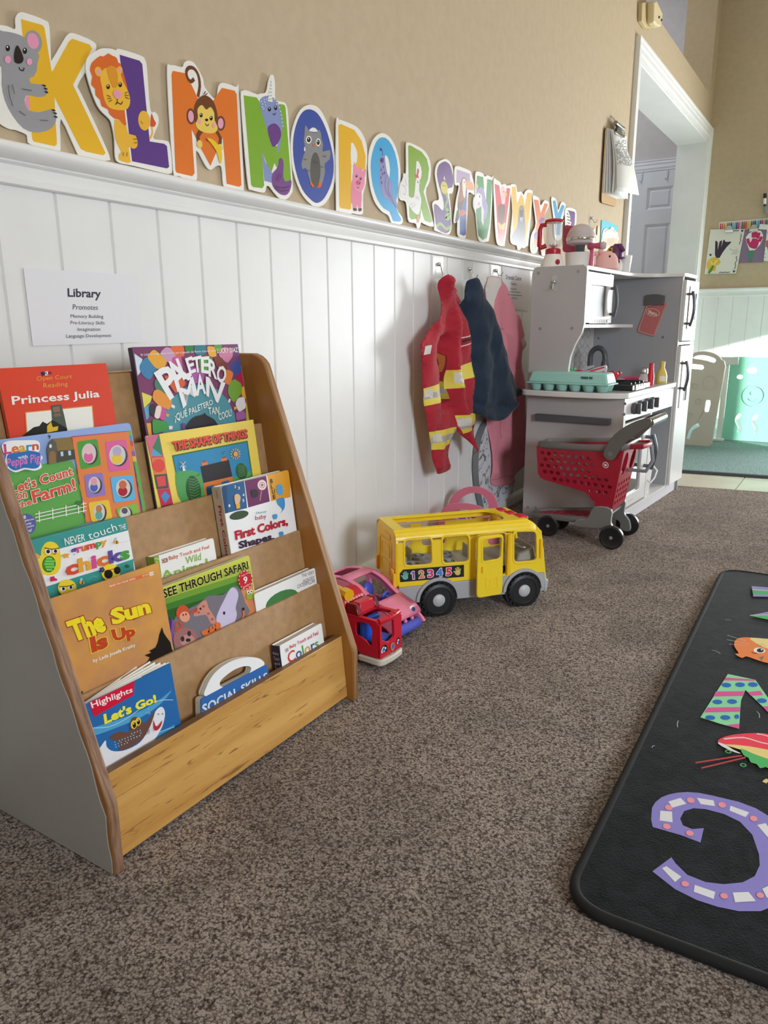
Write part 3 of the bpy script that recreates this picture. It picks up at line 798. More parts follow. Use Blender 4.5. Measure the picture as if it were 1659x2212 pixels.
# 4 yellow shapes paperback
t, a, cm, pl, wd, ht, sp = book('yellow paperback with a red title and a blue picture of a black-roofed house', 2, 0.011, (314, 943), (546.8, 905.5), None, 0.004, '#ecd05c', board=0.0006, back='#26304e')
a.p('2', '178,862 298,838 420,1450 318,1485', '#c95a68')
a.pp('2', [('182,862 296,840 232,1010', '#cd6a86'), ('296,842 240,960 330,1032', '#3f805c'), ('246,965 225,1032 326,1032', '#58a3c6'), ('212,930 232,1040 222,1050', '#d97f44'), ('232,1048 345,1044 362,1190 250,1196', '#de8048'), ('252,1198 364,1188 378,1312 276,1322', '#3c5a44'), ('272,1214 350,1202 360,1292 290,1302', '#d94c50'), ('280,1328 386,1318 418,1452 316,1474', '#c93352'), ('312,1382 348,1338 392,1382 352,1448', '#4d92cc'), ('316,1474 418,1452 422,1470 320,1490', '#2b3050')])
a.e('2', 293, 1116, 55, 58, '#dd4a40')
a.p('2', '410,1026 1070,898 1115,1210 500,1460', '#2f6e3a'); a.p('2', '420,1036 1062,912 1104,1205 500,1446', '#2f88b6')
a.p('2', '438,1195 520,1160 580,1158 640,1178 672,1222 700,1395 498,1446', '#559f5a', 3); a.p('2', '900,1240 1100,1160 1104,1205 915,1280', '#559f5a')
a.pp('2', [('655,1125 905,1064 936,1210 683,1268', '#2a2428'), ('683,1268 936,1210 950,1290 700,1400', '#d97a36'), ('706,1300 772,1284 784,1350 716,1380', '#2b6f9e'), ('840,1258 905,1242 912,1290 850,1310', '#2b6f9e'), ('666,1090 714,1079 722,1106 671,1118', '#df7a3c'), ('836,1056 884,1045 890,1070 841,1081', '#df7a3c'), ('676,1076 704,1070 706,1084 680,1090', '#b53a2a'), ('846,1040 876,1033 878,1048 850,1055', '#b53a2a')])
a.e('2', 596, 1330, 64, 128, '#2c5a34', -8); a.e('2', 1015, 1165, 50, 72, '#2c5a34', -8)
for i in range(9):
    y = 1225 + i * 24
    a.l('2', f'{594 + i * 2},{y + 14} {640 + i * 1},{y - 14 + i}', 0.0009, '#6fa05a'); a.l('2', f'{594 + i * 2},{y + 14} {548 + i * 2},{y + 2}', 0.0009, '#6fa05a')
for i in range(6):
    y = 1112 + i * 18; a.l('2', f'{1013},{y + 10} {1044},{y - 10}', 0.0008, '#6fa05a'); a.l('2', f'{1013},{y + 10} {984},{y + 2}', 0.0008, '#6fa05a')
for i in range(12):
    q = math.radians(i * 30); a.e('2', 957 + 36 * math.cos(q), 1015 + 40 * math.sin(q), 5, 11, '#e6a85a', i * 30 + 90 - 0, 8)
a.e('2', 957, 1015, 19, 22, '#f0a83e')
a.p('2', '490,1120 505,1118 520,1160 496,1164', '#f0e4d0'); a.e('2', 495, 1098, 10, 12, '#d8484a'); a.l('2', '470,1135 520,1080', 0.0008, '#dfe6ee'); a.l('2', '472,1085 525,1130', 0.0008, '#dfe6ee')
a.l('2', '835,1000 842,1015 858,990', 0.0008, '#26303a'); a.l('2', '620,1205 632,1200 640,1188', 0.0008, '#26303a')
a.t('2', 'THE SHAPE OF THINGS', '420,985 1055,868', '405,910 1050,800', '#dd4a34', 0.05, sh=('#2a1c18', 0.0016))
done(t, cm)

# 5 teal chick board book
t, a, cm, pl, wd, ht, sp = book('teal and white board book with a yellow chick, third pocket at the left', 3, 0.0155, (57, 1167), (272, 1118.5), None, 0.013, '#f1f0ec', rnd=0.005, back='#2f8f8c')
a.p('3', '90,340 1010,140 1022,272 412,436 240,500 150,520', '#3a9690'); a.p('3', '238,792 380,748 620,672 860,600 1070,528 1080,760 260,900', '#3a9690')
a.p('3', '285,385 340,374 392,405 418,490 418,590 385,655 320,676 250,660 205,610 210,560 240,510 248,440', '#efd230', 3)
a.e('3', 313, 575, 60, 74, '#26331c', 8); a.e('3', 313, 575, 54, 68, '#3f9a34', 8)
for i in range(5):
    for j in range(5):
        cx = 280 + j * 17 + (i % 2) * 8; cy = 525 + i * 25
        if ((cx - 313) / 50) ** 2 + ((cy - 575) / 64) ** 2 < 1: a.e('3', cx, cy, 9.5, 11, '#79cc5c', -15, 10)
a.e('3', 302, 462, 29, 27, '#f6f4ee'); a.e('3', 366, 458, 26, 24, '#f6f4ee'); a.e('3', 302, 462, 17, 17, '#1c1a18'); a.e('3', 368, 458, 15, 15, '#1c1a18')
a.l('3', '268,428 330,442 400,432', 0.0011, '#3a2c14'); a.p('3', '340,478 386,474 362,492', '#d9622e')
a.p('3', '420,500 450,480 495,485 480,500 488,522 465,512 450,525 440,505', '#e2a33c', 2); a.p('3', '232,515 205,480 160,480 175,500 165,520 195,515 200,540', '#e2a33c', 2)
a.p('3', '320,690 355,682 362,700 385,708 380,722 325,730', '#c8285a'); a.p('3', '200,690 228,684 230,700 215,708', '#c8285a')
a.t('3', 'NEVER', '455,410 632,362', '445,344 628,302', '#f2f2ee', 0.01); a.t('3', 'touch', '670,358 922,272', '648,292 902,205', '#f2f2ee', 0.0); a.t('3', 'THE', '940,275 998,258', '930,228 995,212', '#f2f2ee', 0.01)
a.tm('3', 'grumpy', '515,510 826,412', '505,442 820,360', ['#5a4a9a', '#d24a86', '#dc6a2c', '#d8403a', '#4a9a44', '#dba032'], 0.04)
a.tm('3', 'chicks', '472,678 1026,520', '462,560 1014,420', ['#d84a34', '#e2a43a', '#d64a8c', '#dc6f30', '#5d4a9c', '#4a9a44'], 0.045)
a.e('3', 862, 650, 84, 78, '#efd230', 0, 20); a.l('3', '800,640 950,600', 0.0012, '#c8403a'); a.e('3', 840, 664, 39, 40, '#1b1716'); a.e('3', 918, 630, 31, 34, '#1b1716')
a.e('3', 470, 785, 84, 74, '#efd230'); a.e('3', 432, 795, 27, 24, '#f6f4ee'); a.e('3', 500, 782, 24, 22, '#f6f4ee'); a.e('3', 436, 794, 13, 14, '#1c1a18'); a.e('3', 503, 782, 12, 13, '#1c1a18'); a.l('3', '400,776 470,774 525,758', 0.0011, '#3a2c14')
for cx, cy in ((908, 378), (600, 740)):
    a.e('3', cx - 6, cy - 28, 12, 16, '#9fc6d6', 20); a.e('3', cx, cy, 25, 16, '#e2a03a', 12); a.p('3', f'{cx + 2},{cy - 14} {cx + 10},{cy - 12} {cx + 8},{cy + 16} {cx},{cy + 14}', '#2a2018')
a.p('3', '985,590 1000,575 1003,592 1012,572 1015,594 1032,575 1022,604 998,608', '#1f5a38')
for i in range(6): a.e('3', 780 - i * 0, 630, 0.1, 0.1, '#29377f')
for i in range(5):
    q = math.radians(72 * i); a.e('3', 780 + 15 * math.cos(q), 625 + 15 * math.sin(q), 9, 11, '#28306e', 0, 8)
for i in range(9): a.e('3', 650 + i * 12, 722 - 40 * math.sin(i / 8 * 2.6), 2, 2, '#dfeeee', 0, 6)
for i in range(8): a.e('3', 940 + i * 11, 382 - i * i * 0.5, 2, 2, '#333333', 0, 6); a.e('3', 250 + i * 10, 740 - 30 * math.sin(i / 7 * 1.6), 2, 2, '#333333', 0, 6)
done(t, cm)

# 6 thick baby board book
t, a, cm, pl, wd, ht, sp = book('thick white board book with blue, purple and yellow squares, third pocket at the right', 3, 0.024, (477, 1050), (623, 1015.8), None, 0.021, '#eeedf0', spine='#b8ab98', rnd=0.005)
a.pp('4', [('735,150 932,108 957,330 745,382', '#225a8a'), ('936,108 1112,66 1141,276 966,326', '#6a2458'), ('1120,62 1310,10 1310,240 1152,274', '#e2a030'), ('735,150 790,140 800,370 748,382', '#16456e')])
a.e('4', 890, 388, 80, 34, '#2f4a30', -14)
for c, r in (('#d98fa0', 42), ('#f0e4e0', 36), ('#b86a6a', 26), ('#eee2dc', 20), ('#5aa09a', 13), ('#c8504a', 7)): a.e('4', 1078, 142, r * 0.92, r * 1.05, c)
a.l('4', '1072,190 1060,270', 0.0016, '#d9a0a8'); a.p('4', '985,190 1020,175 1045,200 1040,235 1000,245', '#2a1c28', 3)
for s_, b, tp in (('2', '852,168 866,164', '850,146 864,142'), ('3', '882,180 896,176', '880,158 894,154'), ('4', '918,236 933,232', '916,214 931,210'), ('5', '918,282 932,278', '916,258 930,254'), ('1', '806,322 816,320', '804,302 814,300')): a.t('4', s_, b, tp, '#e8edf2')
for s_, b, tp in (('B', '1146,130 1165,125', '1142,95 1160,90'), ('L', '1150,172 1166,168', '1148,140 1164,136'), ('U', '1160,215 1182,210', '1156,180 1178,175'), ('E', '1168,258 1186,254', '1165,224 1184,220')): a.t('4', s_, b, tp, '#2b221c', 0.02)
a.p('4', '1195,260 1250,245 1262,290 1258,330 1240,355 1222,372 1240,345 1225,320 1205,300', '#3f8fd0', 3)
a.p('4', '1195,150 1235,140 1245,200 1225,225 1200,205', '#4f9fdc', 3)
a.p('4', '850,230 880,215 900,240 890,290 860,300', '#d9b08a', 3); a.p('4', '862,300 895,292 896,330 866,336', '#e8a52e')
a.t('4', 'Disney', '1025,386 1112,372', '1026,362 1110,346', '#4a9a9a', 0.0); a.t('4', 'baby', '1022,440 1112,424', '1020,392 1108,376', '#b0344a', 0.0)
a.t('4', 'First Colors,', '866,598 1285,474', '855,520 1275,402', '#b3122c', 0.045); a.t('4', 'Shapes,', '896,676 1175,600', '885,606 1165,530', '#341a3c', 0.045)
a.t('4', 'Numbers', '925,762 1290,650', '915,700 1280,590', '#1f7a8a', 0.045)
for cx, cy in ((1180, 398), (1230, 540)):
    for dx, dy, q in ((-10, -6, 30), (10, -8, -30), (-7, 10, -20), (8, 9, 20)): a.e('4', cx + dx, cy + dy, 9, 14, '#3f98d0', q, 10)
S_ = Art(sp[0], sp[1], None, 0.0002)
L_ = ht
sp[0].text(sp[1], 'First Colors, Shapes,', [(0.007, -0.032), (0.007, -ht + 0.02)], [(0.0155, -0.032), (0.0155, -ht + 0.02)], 0.0002, mat('#a01830', 0.4), 0.03)
sp[0].text(sp[1], 'baby', [(0.007, -0.006), (0.007, -0.020)], [(0.014, -0.006), (0.014, -0.020)], 0.0002, mat('#a06a6a', 0.4), 0.0)
done(t, cm, sp)

# 7 white and green board book
t, a, cm, pl, wd, ht, sp = book('small white board book with green spine, half hidden behind the safari book', 3, 0.019, (333, 1201), (461, 1163.5), 0.085, 0.017, '#eceae6', spine='#7f9a3a', rnd=0.004)
a.p('4', '192,722 236,712 262,900 205,915', '#86a83c')
for x, y in ((205, 745), (222, 770), (210, 800), (228, 830), (215, 740), (230, 745)): a.e('4', x, y, 5, 6, '#d8e2b0')
a.p('4', '260,746 306,734 310,768 266,780', '#8a4a3a'); a.t('4', 'DK', '268,774 306,764', '264,748 302,738', '#f0e8e0', 0.0)
a.t('4', 'Baby Touch and Feel', '322,765 648,665', '316,724 644,630', '#c8553a', 0.01); a.t('4', 'Wild', '456,786 580,752', '452,730 578,694', '#86b04a', 0.01)
a.t('4', 'Animals', '262,915 692,810', '254,850 680,726', '#86b04a', 0.02)
for i in range(30): a.e('4', 270 + (i * 53) % 400, 880 - ((i * 53) % 400) * 0.22 + (i * 7) % 30 - 15, 3, 4, '#cfe0a8', 0, 6)
sp[0].text(sp[1], 'Baby', [(0.003, -0.026), (0.0145, -0.026)], [(0.003, -0.016), (0.0145, -0.016)], 0.0002, mat('#b8c878', 0.4), 0.0)
done(t, cm, sp)

# 8 orange sunrise reader
sunm = noise_mat('sunrise_cover', '#b9835a', '#dda04a', 14, 0.32, k=1.1, lo=0.3, hi=0.7, detail=4)
t, a, cm, pl, wd, ht, sp = book('orange paperback with yellow and red title over a black tree, fourth pocket at the left', 4, 0.0245, (98.7, 1292), (343.4, 1219.8), None, 0.003, sunm, board=0.0006, back='#b8864f')
a.p('3', '848,766 1200,652 1206,682 855,792', '#d9703a'); a.t('3', 'READ ON YOUR OWN', '858,784 1088,712', '855,766 1085,696', '#f2e6d8', 0.01); a.t('3', 'BOOK', '1155,690 1205,674', '1152,672 1202,656', '#f2d8c0', 0.0)
a.p('3', '1212,650 1246,640 1250,672 1218,682', '#f2ece0'); a.t('3', '29', '1222,674 1244,668', '1220,654 1242,648', '#c85a30', 0.0)
a.t('3', 'The', '540,1262 820,1165', '476,1102 762,1005', '#f2d828', 0.055, out='#a8401c', ob=0.09)
a.t('3', 'Sun', '896,1112 1218,1005', '870,985 1190,890', '#f2d828', 0.055, out='#a8401c', ob=0.09)
a.t('3', 'Is', '708,1360 832,1312', '688,1238 815,1195', '#bf4222', 0.055, out='#f0c838', ob=0.09)
a.t('3', 'Up', '910,1292 1080,1240', '876,1168 1075,1128', '#bf4222', 0.055, out='#f0c838', ob=0.09)
a.t('3', 'by Lada Josefa Kratky', '712,1468 1088,1318', '704,1426 1082,1284', '#f4ece0', 0.015)
a.p('3', '1325,1138 1340,1190 1362,1225 1400,1275 1412,1330 1430,1372 1330,1420 1150,1486 1200,1440 1215,1410 1168,1390 1230,1368 1210,1352 1268,1320 1290,1268 1300,1210', '#17110d')
a.p('3', '568,1705 600,1715 622,1712 610,1728 645,1745 590,1775', '#17110d')
done(t, cm)

# 9 safari board book
t, a, cm, pl, wd, ht, sp = book('green board book with see-through window of jungle animals, fourth pocket in the middle', 4, 0.020, (322, 1274), (539, 1203.6), None, 0.012, '#c9cc52', rnd=0.004, back='#b9b08a')
for q, c in (('180,1060 980,800 985,850 190,1120', '#a8bb44'), ('180,1100 985,845 990,900 190,1170', '#6f9a34'), ('180,1150 990,890 1000,960 190,1220', '#3f7a2c'), ('180,1200 1000,950 1030,1200 200,1560', '#2a5a24')): a.p('4', q, c)
a.p('4', '905,970 995,930 1030,1195 945,1230', '#d98a5a'); a.p('4', '160,1230 330,1215 350,1330 360,1500 200,1560', '#3c2f7a'); a.p('4', '345,1420 372,1240 345,1240 330,1400', '#8a4aa0')
a.p('4', '362,1250 420,1180 560,1110 640,1045 760,1035 850,965 905,1000 940,1100 950,1215 470,1440 370,1490', '#77717a', 3)
a.p('4', '705,1240 728,1160 765,1085 820,985 862,985 885,1040 862,1140 872,1200 835,1290 740,1312', '#c9c0dc', 3); a.e('4', 768, 1185, 10, 14, '#2a2438')
a.p('4', '520,1210 560,1120 620,1080 640,1140 690,1220 700,1260 660,1270 620,1200', '#c98a7a', 3); a.e('4', 575, 1150, 9, 10, '#3a2420')
for x, y in ((560, 1180), (600, 1130), (640, 1190), (670, 1235)): a.e('4', x, y, 12, 10, '#a85a52')
a.e('4', 452, 1395, 100, 92, '#a06a68', -15); a.e('4', 470, 1410, 60, 50, '#b98a84'); a.e('4', 428, 1395, 16, 22, '#3a2c2c'); a.e('4', 482, 1352, 16, 22, '#3a2c2c'); a.e('4', 474, 1405, 20, 14, '#2a1c1c')
a.e('4', 428, 1180, 52, 62, '#c8502f', 12); a.e('4', 446, 1215, 42, 44, '#e29a7e'); a.e('4', 432, 1200, 5, 9, '#1c1414'); a.e('4', 455, 1195, 5, 9, '#1c1414'); a.l('4', '385,1250 370,1320 425,1290 400,1260', 0.0035, '#c8502f', 3); a.l('4', '490,1190 545,1150 530,1180', 0.0035, '#c8502f', 3)
a.p('4', '580,1340 600,1325 650,1300 700,1262 735,1268 735,1310 700,1340 610,1370', '#d8703a', 3); a.e('4', 640, 1335, 7, 10, '#1c1414'); a.e('4', 695, 1318, 7, 10, '#1c1414')
for q in ('640,1305 650,1325', '668,1292 676,1315', '690,1275 698,1300'): a.l('4', q, 0.001, '#2a1a14')
a.l('4', '860,1275 905,1240 925,1200 920,1150', 0.004, '#d8703a', 3); a.e('4', 921, 1152, 10, 12, '#1c1414')
a.p('4', '945,1040 985,1000 1000,1060 960,1075', '#8fae3a', 2); a.e('4', 960, 1015, 12, 15, '#f0ece4'); a.e('4', 985, 1008, 12, 15, '#f0ece4'); a.e('4', 962, 1016, 5, 7, '#1c1414'); a.e('4', 986, 1009, 5, 7, '#1c1414')
a.t('4', 'SEE THROUGH SAFARI', '275,1062 962,822', '262,995 952,762', '#15140f', 0.03, out='#dfe07a', ob=0.065)
a.e('4', 936, 915, 58, 78, '#c4202c', 0, 28)
for i in range(14):
    q = 2 * math.pi * i / 14; a.e('4', 936 + 54 * math.cos(q), 915 + 73 * math.sin(q), 5, 6, '#f3e8e0', math.degrees(q), 4)
a.t('4', '9', '922,945 952,938', '918,892 948,885', '#f6eee6', 0.02); a.t('4', 'Ages two', '904,892 966,862', '898,878 962,846', '#f3e0da', 0.0); a.t('4', 'months+', '916,985 975,955', '912,966 972,936', '#f3e0da', 0.0)
done(t, cm)

# 10 white book with green ovals
t, a, cm, pl, wd, ht, sp = book('wide white board book with a plain green oval shape, fourth pocket at the right', 4, 0.0245, (548, 1279.5), (684, 1228.5), None, 0.016, '#eae9e6', rnd=0.004)
for s_, b, tp in (('THE VERY', '1402,896 1503,866', '1399,870 1500,838'), ('HUNGRY', '1415,940 1506,910', '1412,912 1503,880'), ('CATERPILLAR', '1365,986 1512,934', '1364,956 1508,904'), ('by Eric Carle', '1430,1012 1515,978', '1428,996 1512,962')): a.t('4', s_, b, tp, '#2a2a30', 0.0)
a.e('4', 1240, 1085, 145, 75, '#3f7a44', -28)
done(t, cm)

# 11 blue magazine
t, a, cm, pl, wd, ht, sp = book('blue magazine with a red banner and a smiling shark, bottom pocket at the left', 5, 0.0155, (172.7, 1514), (370, 1443.9), None, 0.003, '#2668a8', board=0.0005, back='#2668a8')
a.p('5', '150,620 330,560 540,480 680,400 780,320 700,420 560,520 350,610 170,670', '#4fa0cc', 3); a.p('5', '560,720 800,580 810,640 620,740', '#3f8cc0')
a.l('5', '150,610 300,600 430,540 560,450 680,400 790,395', 0.0008, '#bfe0f0', 3); a.l('5', '690,640 740,620 800,600', 0.0008, '#bfe0f0', 3)
a.p('5', '76,395 98,388 110,440 104,480', '#c8143c')
a.p('5', '128,378 495,250 490,356 188,524', '#cf1436')
a.t('5', 'Highlights', '178,474 482,346', '158,412 476,296', '#f4f0ee', 0.015)
a.t('5', "Let's Go!", '272,576 662,410', '262,505 650,355', '#eee23a', 0.045)
a.p('5', '275,703 282,750 320,782 380,786 450,768 540,715 600,620 640,510 668,465 700,447 722,470 726,520 705,600 660,680 600,745 450,830 265,925 225,870 215,792 245,740', '#e2e4ea', 3)
a.p('5', '450,640 465,585 465,548 495,524 530,535 548,562 590,560 650,478 628,560 580,660 520,720 440,765 380,778 372,720 305,684 350,645 400,634', '#6a4a40', 3)
for i in range(26): a.e('5', 345 + (i * 47) % 210, 735 - ((i * 47) % 210) * 0.55 + (i * 29) % 60 - 20, 4.5, 6, '#8fc4dc', 0, 6)
a.e('5', 486, 582, 24, 34, '#e8c832', 8); a.e('5', 518, 560, 22, 32, '#e8c832', 8); a.e('5', 489, 586, 13, 22, '#14110f'); a.e('5', 520, 562, 12, 20, '#14110f'); a.e('5', 484, 575, 4, 6, '#f5f5f0'); a.e('5', 516, 552, 4, 6, '#f5f5f0')
a.p('5', '634,545 650,590 672,590 702,548 692,590 668,622 645,626 634,600', '#b82a3c', 2); a.e('5', 672, 502, 4, 5, '#222222'); a.e('5', 704, 500, 4, 5, '#222222')
for q in ('582,630 578,660', '595,625 590,655', '604,618 600,650'): a.l('5', q, 0.0007, '#555a66')
for cx, cy, r in ((600, 494, 8), (578, 490, 5), (595, 462, 5)): a.e('5', cx, cy, r, r + 1, '#a8d4e8', 0, 10); a.e('5', cx, cy, r - 2.5, r - 1.5, '#2f74b0', 0, 10)
done(t, cm)
mb = MB()
for i, (dx, dv) in enumerate(((0.0, 0.0012), (-0.004, 0.002), (-0.010, 0.0045), (-0.016, 0.007), (-0.020, 0.0095), (-0.026, 0.011))):
    b_ = 0.003 + i * 0.0014
    vs = [pl.w((0.0, -ht), -b_ * 0.6), pl.w((wd - 0.003, -ht), -b_ * 0.6), pl.w((wd + dx, dv), -b_ * (1 + 0.25 * i)), pl.w((0.0, -0.0005), -b_ * 0.5)]
    mb.add(vs, [(0, 1, 2, 3)], PAPER)
mb.build('fanned_pages', t, solid=0.0002)

# 12 handled blue board book
xt, zt = TOP[5]
big = Pl((xt + 0.0215, 0, zt), Y, Vector((SL, 0, 1)))
t = thing('picture_book', 'blue board book with a white carrying handle, bottom pocket in the middle', 'book', big.w((0.86, -0.09)), 'picture books in the wooden display')
qb = big.P('5', '1003,388 1490,128 1512,135 1518,170 1520,200 1560,420 1400,560 1010,700'); hd = sm(big.P('5', '1032,365 1045,300 1090,215 1160,145 1250,95 1340,72 1420,72 1470,92 1486,130 1400,190 1250,290 1120,350'), 3)
ho = sm(big.P('5', '1150,285 1158,245 1220,190 1280,155 1345,137 1385,146 1378,185 1330,232 1250,278 1190,298'), 3)
for i in range(6):
    mb = MB(); c = ['#ecebf0', '#b9bcc9', '#e2dfd2', '#c2bfb4', '#d9e0c0', '#e8e6e0'][i]
    mb.plate(big, hd, -0.0018 - i * 0.0021, -0.0003 - i * 0.0021, mat(c, 0.4), holes=[ho])
    mb.plate(big, rounded(qb, 0.004), -0.0018 - i * 0.0021, -0.0002 - i * 0.0021, mat('#2f66ad' if i == 0 else '#cfcabd', 0.35))
    if i == 0:
        ar = Art(mb, big, None, 0.00005)
        ar.t('5', 'SOCIAL SKILLS', '1022,506 1514,232', '1012,436 1504,186', '#cfe0ec', 0.03, sh=('#173a68', 0.0008))
        mb.build('front_cover', t)
    else: mb.build('page', t)

# 13 small white colours book
t, a, cm, pl, wd, ht, sp = book('small white board book with a dark blue dotted spine, bottom pocket at the right', 5, 0.0245, (603, 1394.5), (694.5, 1346.3), None, 0.018, '#eeecea', spine='#26233a', rnd=0.004)
a.p('4', '1190,1462 1222,1445 1240,1640 1200,1665', '#2c3a72')
for x, y in ((1212, 1480), (1205, 1510), (1222, 1540), (1212, 1565), (1225, 1600), (1215, 1620), (1205, 1545)): a.e('4', x, y, 5, 6, '#dfe4ee')
a.p('4', '1264,1478 1292,1464 1296,1494 1270,1508', '#c9b8b0'); a.t('4', 'DK', '1270,1502 1292,1490', '1267,1482 1289,1470', '#7a4a44', 0.0)
a.t('4', 'Baby Touch and Feel', '1306,1484 1538,1368', '1300,1452 1532,1326', '#c02430', 0.012)
a.tm('4', 'Colors', '1292,1600 1542,1462', '1282,1508 1528,1388', ['#cf3a3a', '#3f4f8c', '#4f9a48', '#dba038', '#3f4f8c', '#4f9a48'], 0.012)
for i, s_ in enumerate(('Baby', 'Touch', 'and', 'Feel')): sp[0].text(sp[1], s_, [(0.003, -0.0175 - i * 0.0085), (0.0155, -0.0175 - i * 0.0085)], [(0.003, -0.0115 - i * 0.0085), (0.0155, -0.0115 - i * 0.0085)], 0.0002, mat('#b8bccc', 0.4), 0.0)
done(t, cm, sp)
# ================================================================ alphabet cards along the rail
CARDS = [Pl((0.0048, 0, 0), Y, Z), Pl((0.0078, 0, 0), Y, Z)]; NCARD = [0]
def card(label, view, outline, paint):
    mb = MB(); CARDP = CARDS[NCARD[0] % 2]; NCARD[0] += 1
    mb.plate(CARDP, sm(CARDP.P(view, outline), 3), -0.0022, 0.0, mat('#efece4', 0.3, k=1.0))
    a = Art(mb, CARDP, None, 0.0001, 0.00007, rough=0.27, k=1.0); a.spec = 0.4
    paint(a)
    return mb.build('letter_card', label=label, cat='letter card', group='animal alphabet cards above the chair rail', smooth=30)
BK = '#1b1614'
def face(a, v, e1, e2, r=(10, 14), c=BK):
    for x, y in (e1, e2):
        a.e(v, x, y, r[0], r[1], c, n=12); a.e(v, x - r[0] * 0.2, y - r[1] * 0.4, r[0] * 0.35, r[1] * 0.3, '#f4f1ea', n=8)
def K_(a):
    a.p('A', '134,122 270,160 284,178 330,455 336,456 440,266 462,248 575,286 588,312 467,542 676,980 660,994 548,970 516,952 348,622 364,922 350,936 215,906 206,890', '#eab62c')
    a.p('A', '-70,200 -20,190 20,200 60,205 130,225 175,260 205,310 250,350 240,400 235,450 215,490 190,500 200,535 270,540 300,570 300,600 275,620 230,620 165,612 160,670 185,705 250,718 320,700 355,725 358,770 335,815 290,840 220,848 150,822 80,740 30,640 10,540 8,430 -40,400 -80,330', '#9b9a9e', 2)
    a.e('A', 212, 268, 56, 76, '#9b9a9e', -12); a.e('A', 210, 262, 36, 52, '#e99ab8', -15)
    a.p('A', '165,625 180,615 190,660 188,700 165,680', '#e79ab4', 2)
    face(a, 'A', (49, 309), (158, 326), (14, 20)); a.p('A', '100,300 118,298 148,370 140,400 115,408 92,395 88,350', '#28201e', 3)
    a.e('A', 48, 382, 20, 24, '#efa0c0'); a.e('A', 186, 396, 18, 22, '#efa0c0'); a.l('A', '120,430 126,446 146,452 152,434', 0.0014, BK, 3)
    for x, y in ((280, 548), (290, 568), (295, 590), (340, 706), (350, 725), (354, 748)): a.e('A', x, y, 13, 5, BK, 20, 8)
    for q in ('50,545 60,620 80,680', '75,540 90,600', '140,570 200,580', '120,710 160,740', '255,770 305,772'): a.l('A', q, 0.0012, '#6d6c70', 2)
card('yellow letter K card hugged by a grey koala', 'A', '-85,190 -40,168 0,160 50,168 98,185 98,115 125,80 170,85 285,128 316,170 326,365 336,378 400,270 430,225 470,212 590,262 616,310 560,440 498,545 525,610 697,985 684,1026 640,1030 520,1000 490,970 390,760 388,945 362,966 200,926 176,890 170,862 100,832 60,826 0,792 -50,740 -85,600', K_)
def L_(a):
    a.p('A', '765,350 892,388 910,410 950,830 958,905 1050,920 1068,935 1082,1068 1068,1078 845,1032 806,690', '#5d3a86')
    a.e('A', 922, 772, 38, 64, '#edb63c', -6); a.l('A', '958,888 975,850 968,800', 0.003, '#edb63c', 3); a.p('A', '962,790 968,725 985,765 998,790 985,812 962,808', '#d8562a', 2)
    a.p('A', '733,765 790,790 808,800 820,855 866,868 880,915 872,945 850,952 822,945 836,1036 800,1038 762,1022 762,985 775,970 738,890', '#edb63c', 2)
    a.p('A', '585,405 610,380 640,358 662,362 690,342 715,355 745,370 758,405 775,420 830,640 795,690 808,800 780,790 760,765 735,760 700,730 690,700 650,680 640,640 610,610 608,570 582,540 590,490 575,450', '#dd6a2c', 2)
    a.p('A', '640,490 665,440 720,428 760,450 785,520 820,590 832,650 815,695 770,706 700,690 668,640 652,560', '#efb93c', 3)
    a.e('A', 628, 458, 22, 32, '#efb93c', -15); a.e('A', 630, 460, 13, 20, '#e8a0b0', -15); a.e('A', 764, 450, 18, 26, '#efb93c', 0); a.e('A', 764, 452, 10, 16, '#e8a0b0')
    a.p('A', '680,435 740,432 752,540 720,560', '#e0962c', 2)
    face(a, 'A', (690, 556), (767, 543), (11, 16)); a.p('A', '722,590 745,576 772,590 768,620 750,634 728,618', '#ea9ab4', 3)
    a.l('A', '748,634 748,655 735,670', 0.0014, BK); a.l('A', '748,655 770,668 782,650', 0.0014, BK, 2)
    for q in ('680,610 705,620', '683,632 708,630', '692,652 714,640', '795,600 812,590', '795,612 820,612', '798,622 822,634', '785,975 785,1000', '808,975 808,1002', '850,890 872,892', '852,915 874,915', '895,775 910,795'): a.l('A', q, 0.0011, '#6a4a1a')
card('purple letter L card with an orange-maned lion', 'A', '600,336 650,310 715,312 742,322 765,313 900,355 930,385 942,450 962,700 990,715 1012,742 1015,790 990,850 985,888 1060,900 1088,928 1102,1085 1088,1110 1050,1108 850,1060 765,1042 738,1004 732,885 716,800 700,762 640,702 600,622 560,500 548,420 562,365', L_)
